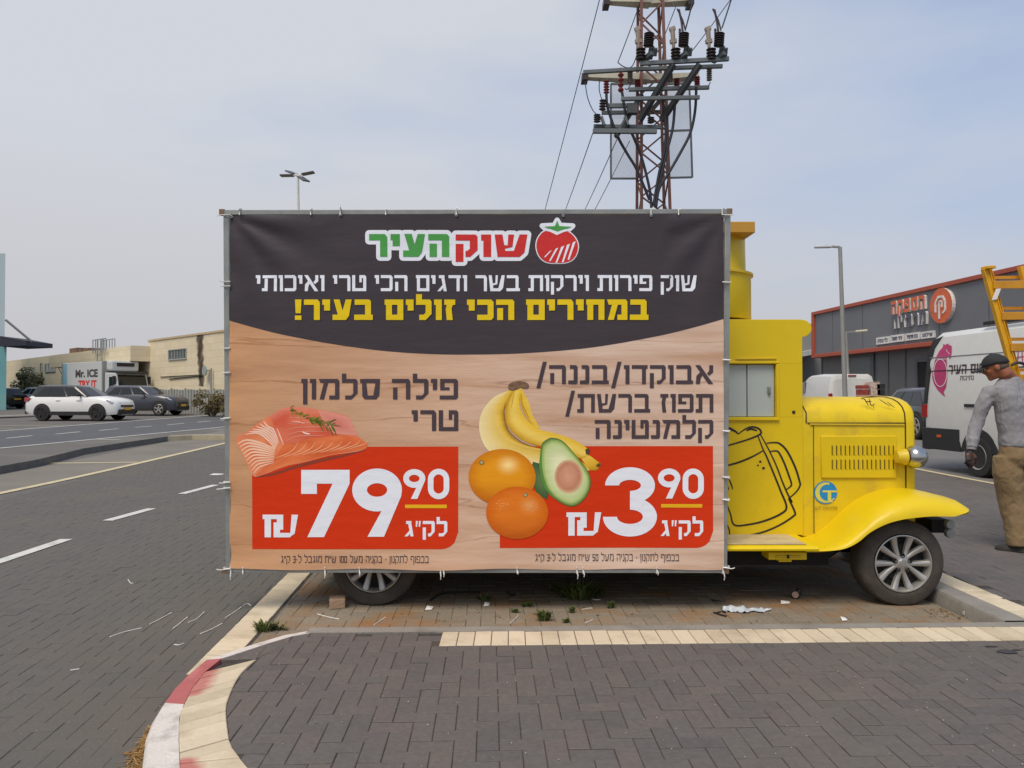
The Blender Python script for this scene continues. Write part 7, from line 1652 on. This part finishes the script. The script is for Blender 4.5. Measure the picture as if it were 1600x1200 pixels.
c0_ = onZ(527, 952, 0); b = MB(); Mz = Matrix.Translation(c0_) @ Matrix.Rotation(R(12), 4, 'Z'); b.box(-.055, .055, 0, .12, .0, .07, 0, Mz); o = b.build('wheel_chock', mat('pale_brick', S(164, 136, 112), .9, vary=.15, scale=12, bump=.4), bevel=.006, at=c0_); tag(o, 'pale brick wedged against the rear wheel under the banner', 'brick')
def twig(pts, r_, nm, m, lb, cat, grp=None, z=0):
    P_ = [onZ(*p, z) + Vector((0, 0, r_)) for p in pts]; b = MB(); b.tube(smoothline(P_, 4), r_, 6); o = b.build(nm, m, smooth=60, at=P_[0]); tag(o, lb, cat, grp); return o
m_twig = mat('dark_twig', S(36, 32, 30), .8); m_off = mat('cable_tie_offcut', S(222, 220, 212), .5)
twig(((672, 940), (690, 929), (720, 926.5), (750, 926)), .007, 'twig', m_twig, 'long dark twig lying in the shade below the banner', 'twig')
twig(((1115, 958), (1123, 961), (1135, 964)), .006, 'twig', m_twig, 'short black forked twig left of the plastic bag', 'twig'); twig(((1118, 959), (1126, 957), (1134, 958)), .005, 'wire_scrap', m_twig, 'thin black wire scrap crossing the short twig', 'wire')
twig(((792, 926), (800, 932), (805, 929)), .006, 'twig', m_twig, 'curled dark twig between long twig and weeds', 'twig')
for pts in (((172, 996), (195, 988), (221, 982)), ((234, 976), (250, 968), (268, 958)), ((270, 983), (282, 974), (293, 965)), ((294, 973), (307, 968), (319, 957)), ((313, 991), (330, 984), (347, 975)), ((352, 966), (365, 958), (377, 949)), ((380, 947), (387, 944), (392, 947)), ((272, 1008), (280, 1008.5), (287, 1006)), ((110, 1048), (118, 1047), (124, 1046)), ((200, 906), (204, 911.5), (208, 912)), ((496, 960), (510, 964), (530, 968)), ((585, 977), (595, 970), (602, 965)), ((797, 975), (805, 968), (810, 962)), ((910, 953), (920, 951), (926, 951)), ((925, 936), (932, 938), (938, 937)), ((914, 974), (920, 972), (926, 969))):
    twig(pts, .0032, 'cable_tie_offcut', m_off, 'thin white cable tie offcut lying on the paving', 'cable tie', 'white cable tie offcuts on the ground')
for k, (px, py, w_, h_, lb) in enumerate(((337, 742, .22, .10, 'white card lying on the lane near the banner edge'), (670, 952, .05, .03, 'small torn paper scrap near the rear wheel'), (760, 946, .04, .03, 'tiny paper scrap below the banner centre'), (1318, 969, .04, .025, 'crinkled paper scrap before the front wheel'), (1226, 943, .07, .02, 'paper strip right beside the drink can'))):
    p = onZ(px, py, 0); b = MB(); b.add([(p.x - w_ / 2, p.y - h_, .004), (p.x + w_ / 2, p.y - h_ * .8, .006), (p.x + w_ * .6, p.y + h_, .012), (p.x - w_ * .3, p.y + h_ * .8, .02), (p.x, p.y, .018)], [(0, 1, 4), (1, 2, 4), (2, 3, 4), (3, 0, 4)]); o = b.build('paper_scrap', mat('scrap_brown', S(150, 110, 76), .9) if 'leaf' in lb else m_wl, at=p); o.modifiers.new('t', 'SOLIDIFY').thickness = .001; tag(o, lb, 'paper scrap')
p = onZ(1518, 966, 0); b = MB(); b.ball(p + Vector((0, .02, .03)), .05, 9, 0, (1.1, .7, .6))
b.v = [v + Vector((.01 * mnoise.noise(v * 20), .01 * mnoise.noise(v * 23), .01 * mnoise.noise(v * 17))) for v in b.v]; o = b.build('stone', mat('pale_stone', S(190, 184, 174), .9, vary=.1, scale=20), at=p); tag(o, 'pale stone lying in the corner of the raised kerb', 'stone')
m_weed = islands('weed_leaves', [S(72, 88, 40), S(96, 108, 52), S(60, 76, 36), S(112, 112, 60)], .7, bump=0)
def weed(px, py, h_, w_, n_, lb, z=0, grp='weeds growing between the pavers'):
    c0 = onZ(px, py, z); b = MB()
    for _ in range(n_):
        a = rnd.uniform(0, 6.283); r_ = rnd.random() ** .6 * w_; base = c0 + Vector((math.cos(a) * r_ * .5, math.sin(a) * r_ * .35, 0)); tip = c0 + Vector((math.cos(a) * r_ * 1.1, math.sin(a) * r_ * .6, h_ * rnd.uniform(.4, 1))); mid = base.lerp(tip, .5) + Vector((0, 0, h_ * .12)); s_ = Vector((-math.sin(a), math.cos(a), 0)) * rnd.uniform(.004, .009)
        b.add([base - s_ * .4, mid - s_, tip, mid + s_, base + s_ * .4], [(0, 1, 3, 4), (1, 2, 3)])
        for q_ in range(2):
            pz = base.lerp(tip, rnd.uniform(.3, .9)); v = Vector((rnd.gauss(0, 1), rnd.gauss(0, 1), rnd.uniform(0, .8))).normalized() * rnd.uniform(.012, .028); k = v.cross(Vector((0, 0, 1))).normalized() * .006; b.add([pz, pz + v * .5 + k, pz + v, pz + v * .5 - k], [(0, 1, 2, 3)])
    o = b.build('weed', m_weed, fix=False, at=c0); tag(o, lb, 'weed', grp)
weed(412, 986, .07, .10, 70, 'bright green weed on the cream line beside the painted kerb'); weed(434, 984, .03, .07, 30, 'flat sprawling weed right of the weed on the cream line'); weed(850, 970, .08, .06, 70, 'green weed tuft at the strip edge below the banner')
weed(905, 934, .12, .24, 260, 'largest dark weed patch in the shade below the banner'); weed(823, 948, .04, .05, 30, 'small weed directly left of the large shaded patch'); weed(757, 938, .05, .08, 30, 'low weed nearest the rear wheel'); weed(955, 951, .06, .03, 24, 'thin upright weed right of the large shaded patch'); weed(893, 957, .05, .03, 22, 'thin weed just above the tuft at the strip edge'); weed(805, 957, .03, .03, 18, 'tiny weed left of the tuft at the strip edge'); weed(885, 973, .03, .03, 18, 'dark little weed right of the tuft at the strip edge')
# wind-blown straw and dirt along the painted kerb
b = MB(); m_straw = islands('dry_straw', [S(150, 112, 60), S(128, 92, 48), S(172, 138, 88), S(108, 80, 46)], .9, bump=0)
kl = resample([p for p in KO[0:6]], .02)
for _ in range(1500):
    i = rnd.randrange(len(kl) - 1); t_ = (kl[i + 1] - kl[i]).normalized(); n_ = Vector((-t_.y, t_.x, 0)); fade = min(1, (len(kl) - i) / 30)
    p = Vector((kl[i].x, kl[i].y, .004)) + n_ * (.012 + abs(rnd.gauss(0, .045)) * fade); p.z = .004 + rnd.random() * .018 * math.exp(-((p - kl[i]).xy.length) / .04)
    a = rnd.uniform(0, 6.28); L = rnd.uniform(.006, .035); v = Vector((math.cos(a), math.sin(a), rnd.uniform(-.1, .2))) * L; k = Vector((-math.sin(a), math.cos(a), 0)) * rnd.uniform(.0012, .004)
    b.add([p - v - k, p + v - k, p + v + k, p - v + k], [(0, 1, 2, 3)])
o = b.build('dry_straw', m_straw, fix=False, at=(kl[0].x, kl[0].y, 0)); tag(o, 'wind blown brown straw and dirt along the painted kerb', 'straw', kind='stuff')
b = MB()
for _ in range(150):
    px, py_ = rnd.uniform(0, 1600), rnd.uniform(1010, 1200); p = onZ(px, py_, ZK if px > 400 else 0); s_ = rnd.uniform(.0012, .0034)
    b.ball(p + Vector((0, 0, s_ * .7 + .001)), s_, 6)
o = b.build('grit', mat('grit', S(170, 164, 152), .9, vary=.4, scale=40), fix=False, at=(0, 4, 0)); tag(o, 'scattered pale grit and crumbs on the dark pavers', 'grit', kind='stuff')
lf = islands('dead_leaf', [S(136, 104, 66), S(112, 82, 52), S(160, 128, 86), S(96, 76, 54)], .85, bump=0); b = MB()
for _ in range(170):
    if rnd.random() < .6: px, py_ = rnd.gauss(1480, 22), rnd.gauss(955, 8); 
    else: px, py_ = rnd.uniform(460, 1480), rnd.uniform(925, 972)
    p = onZ(px, py_, 0)
    if p.x > XK - .03 or p.y < strip_y(p.x) + .15: continue
    a = rnd.uniform(0, 6.28); L = rnd.uniform(.006, .02); v = Vector((math.cos(a), math.sin(a), rnd.uniform(-.2, .5))) * L; k = Vector((-math.sin(a), math.cos(a), rnd.uniform(-.3, .3))) * L * .45; p.z = .006 + rnd.random() * .006
    b.add([p - v, p + k, p + v, p - k], [(0, 1, 2, 3)])
o = b.build('dead_leaves', lf, fix=False, at=(2.8, 5.4, 0)); tag(o, 'dry leaf bits strewn over the bay paving, thickest by the front wheel', 'leaves', kind='stuff')
p = onZ(1573, 1019, ZK); b = MB()
for (dx, dy, rx, ry) in ((0, 0, .05, .035), (-.03, .09, .035, .012), (.075, .03, .03, .008)): b.add([(p.x + dx + rx * math.cos(a * .4488) * (1 + .2 * math.sin(a * 2.1)), p.y + dy + ry * math.sin(a * .4488), ZK + .0045 + .0005 * dx) for a in range(14)], [tuple(range(14))])
struct(b.build('oil_stain', mat('oil_stain', S(58, 54, 54), .5)))
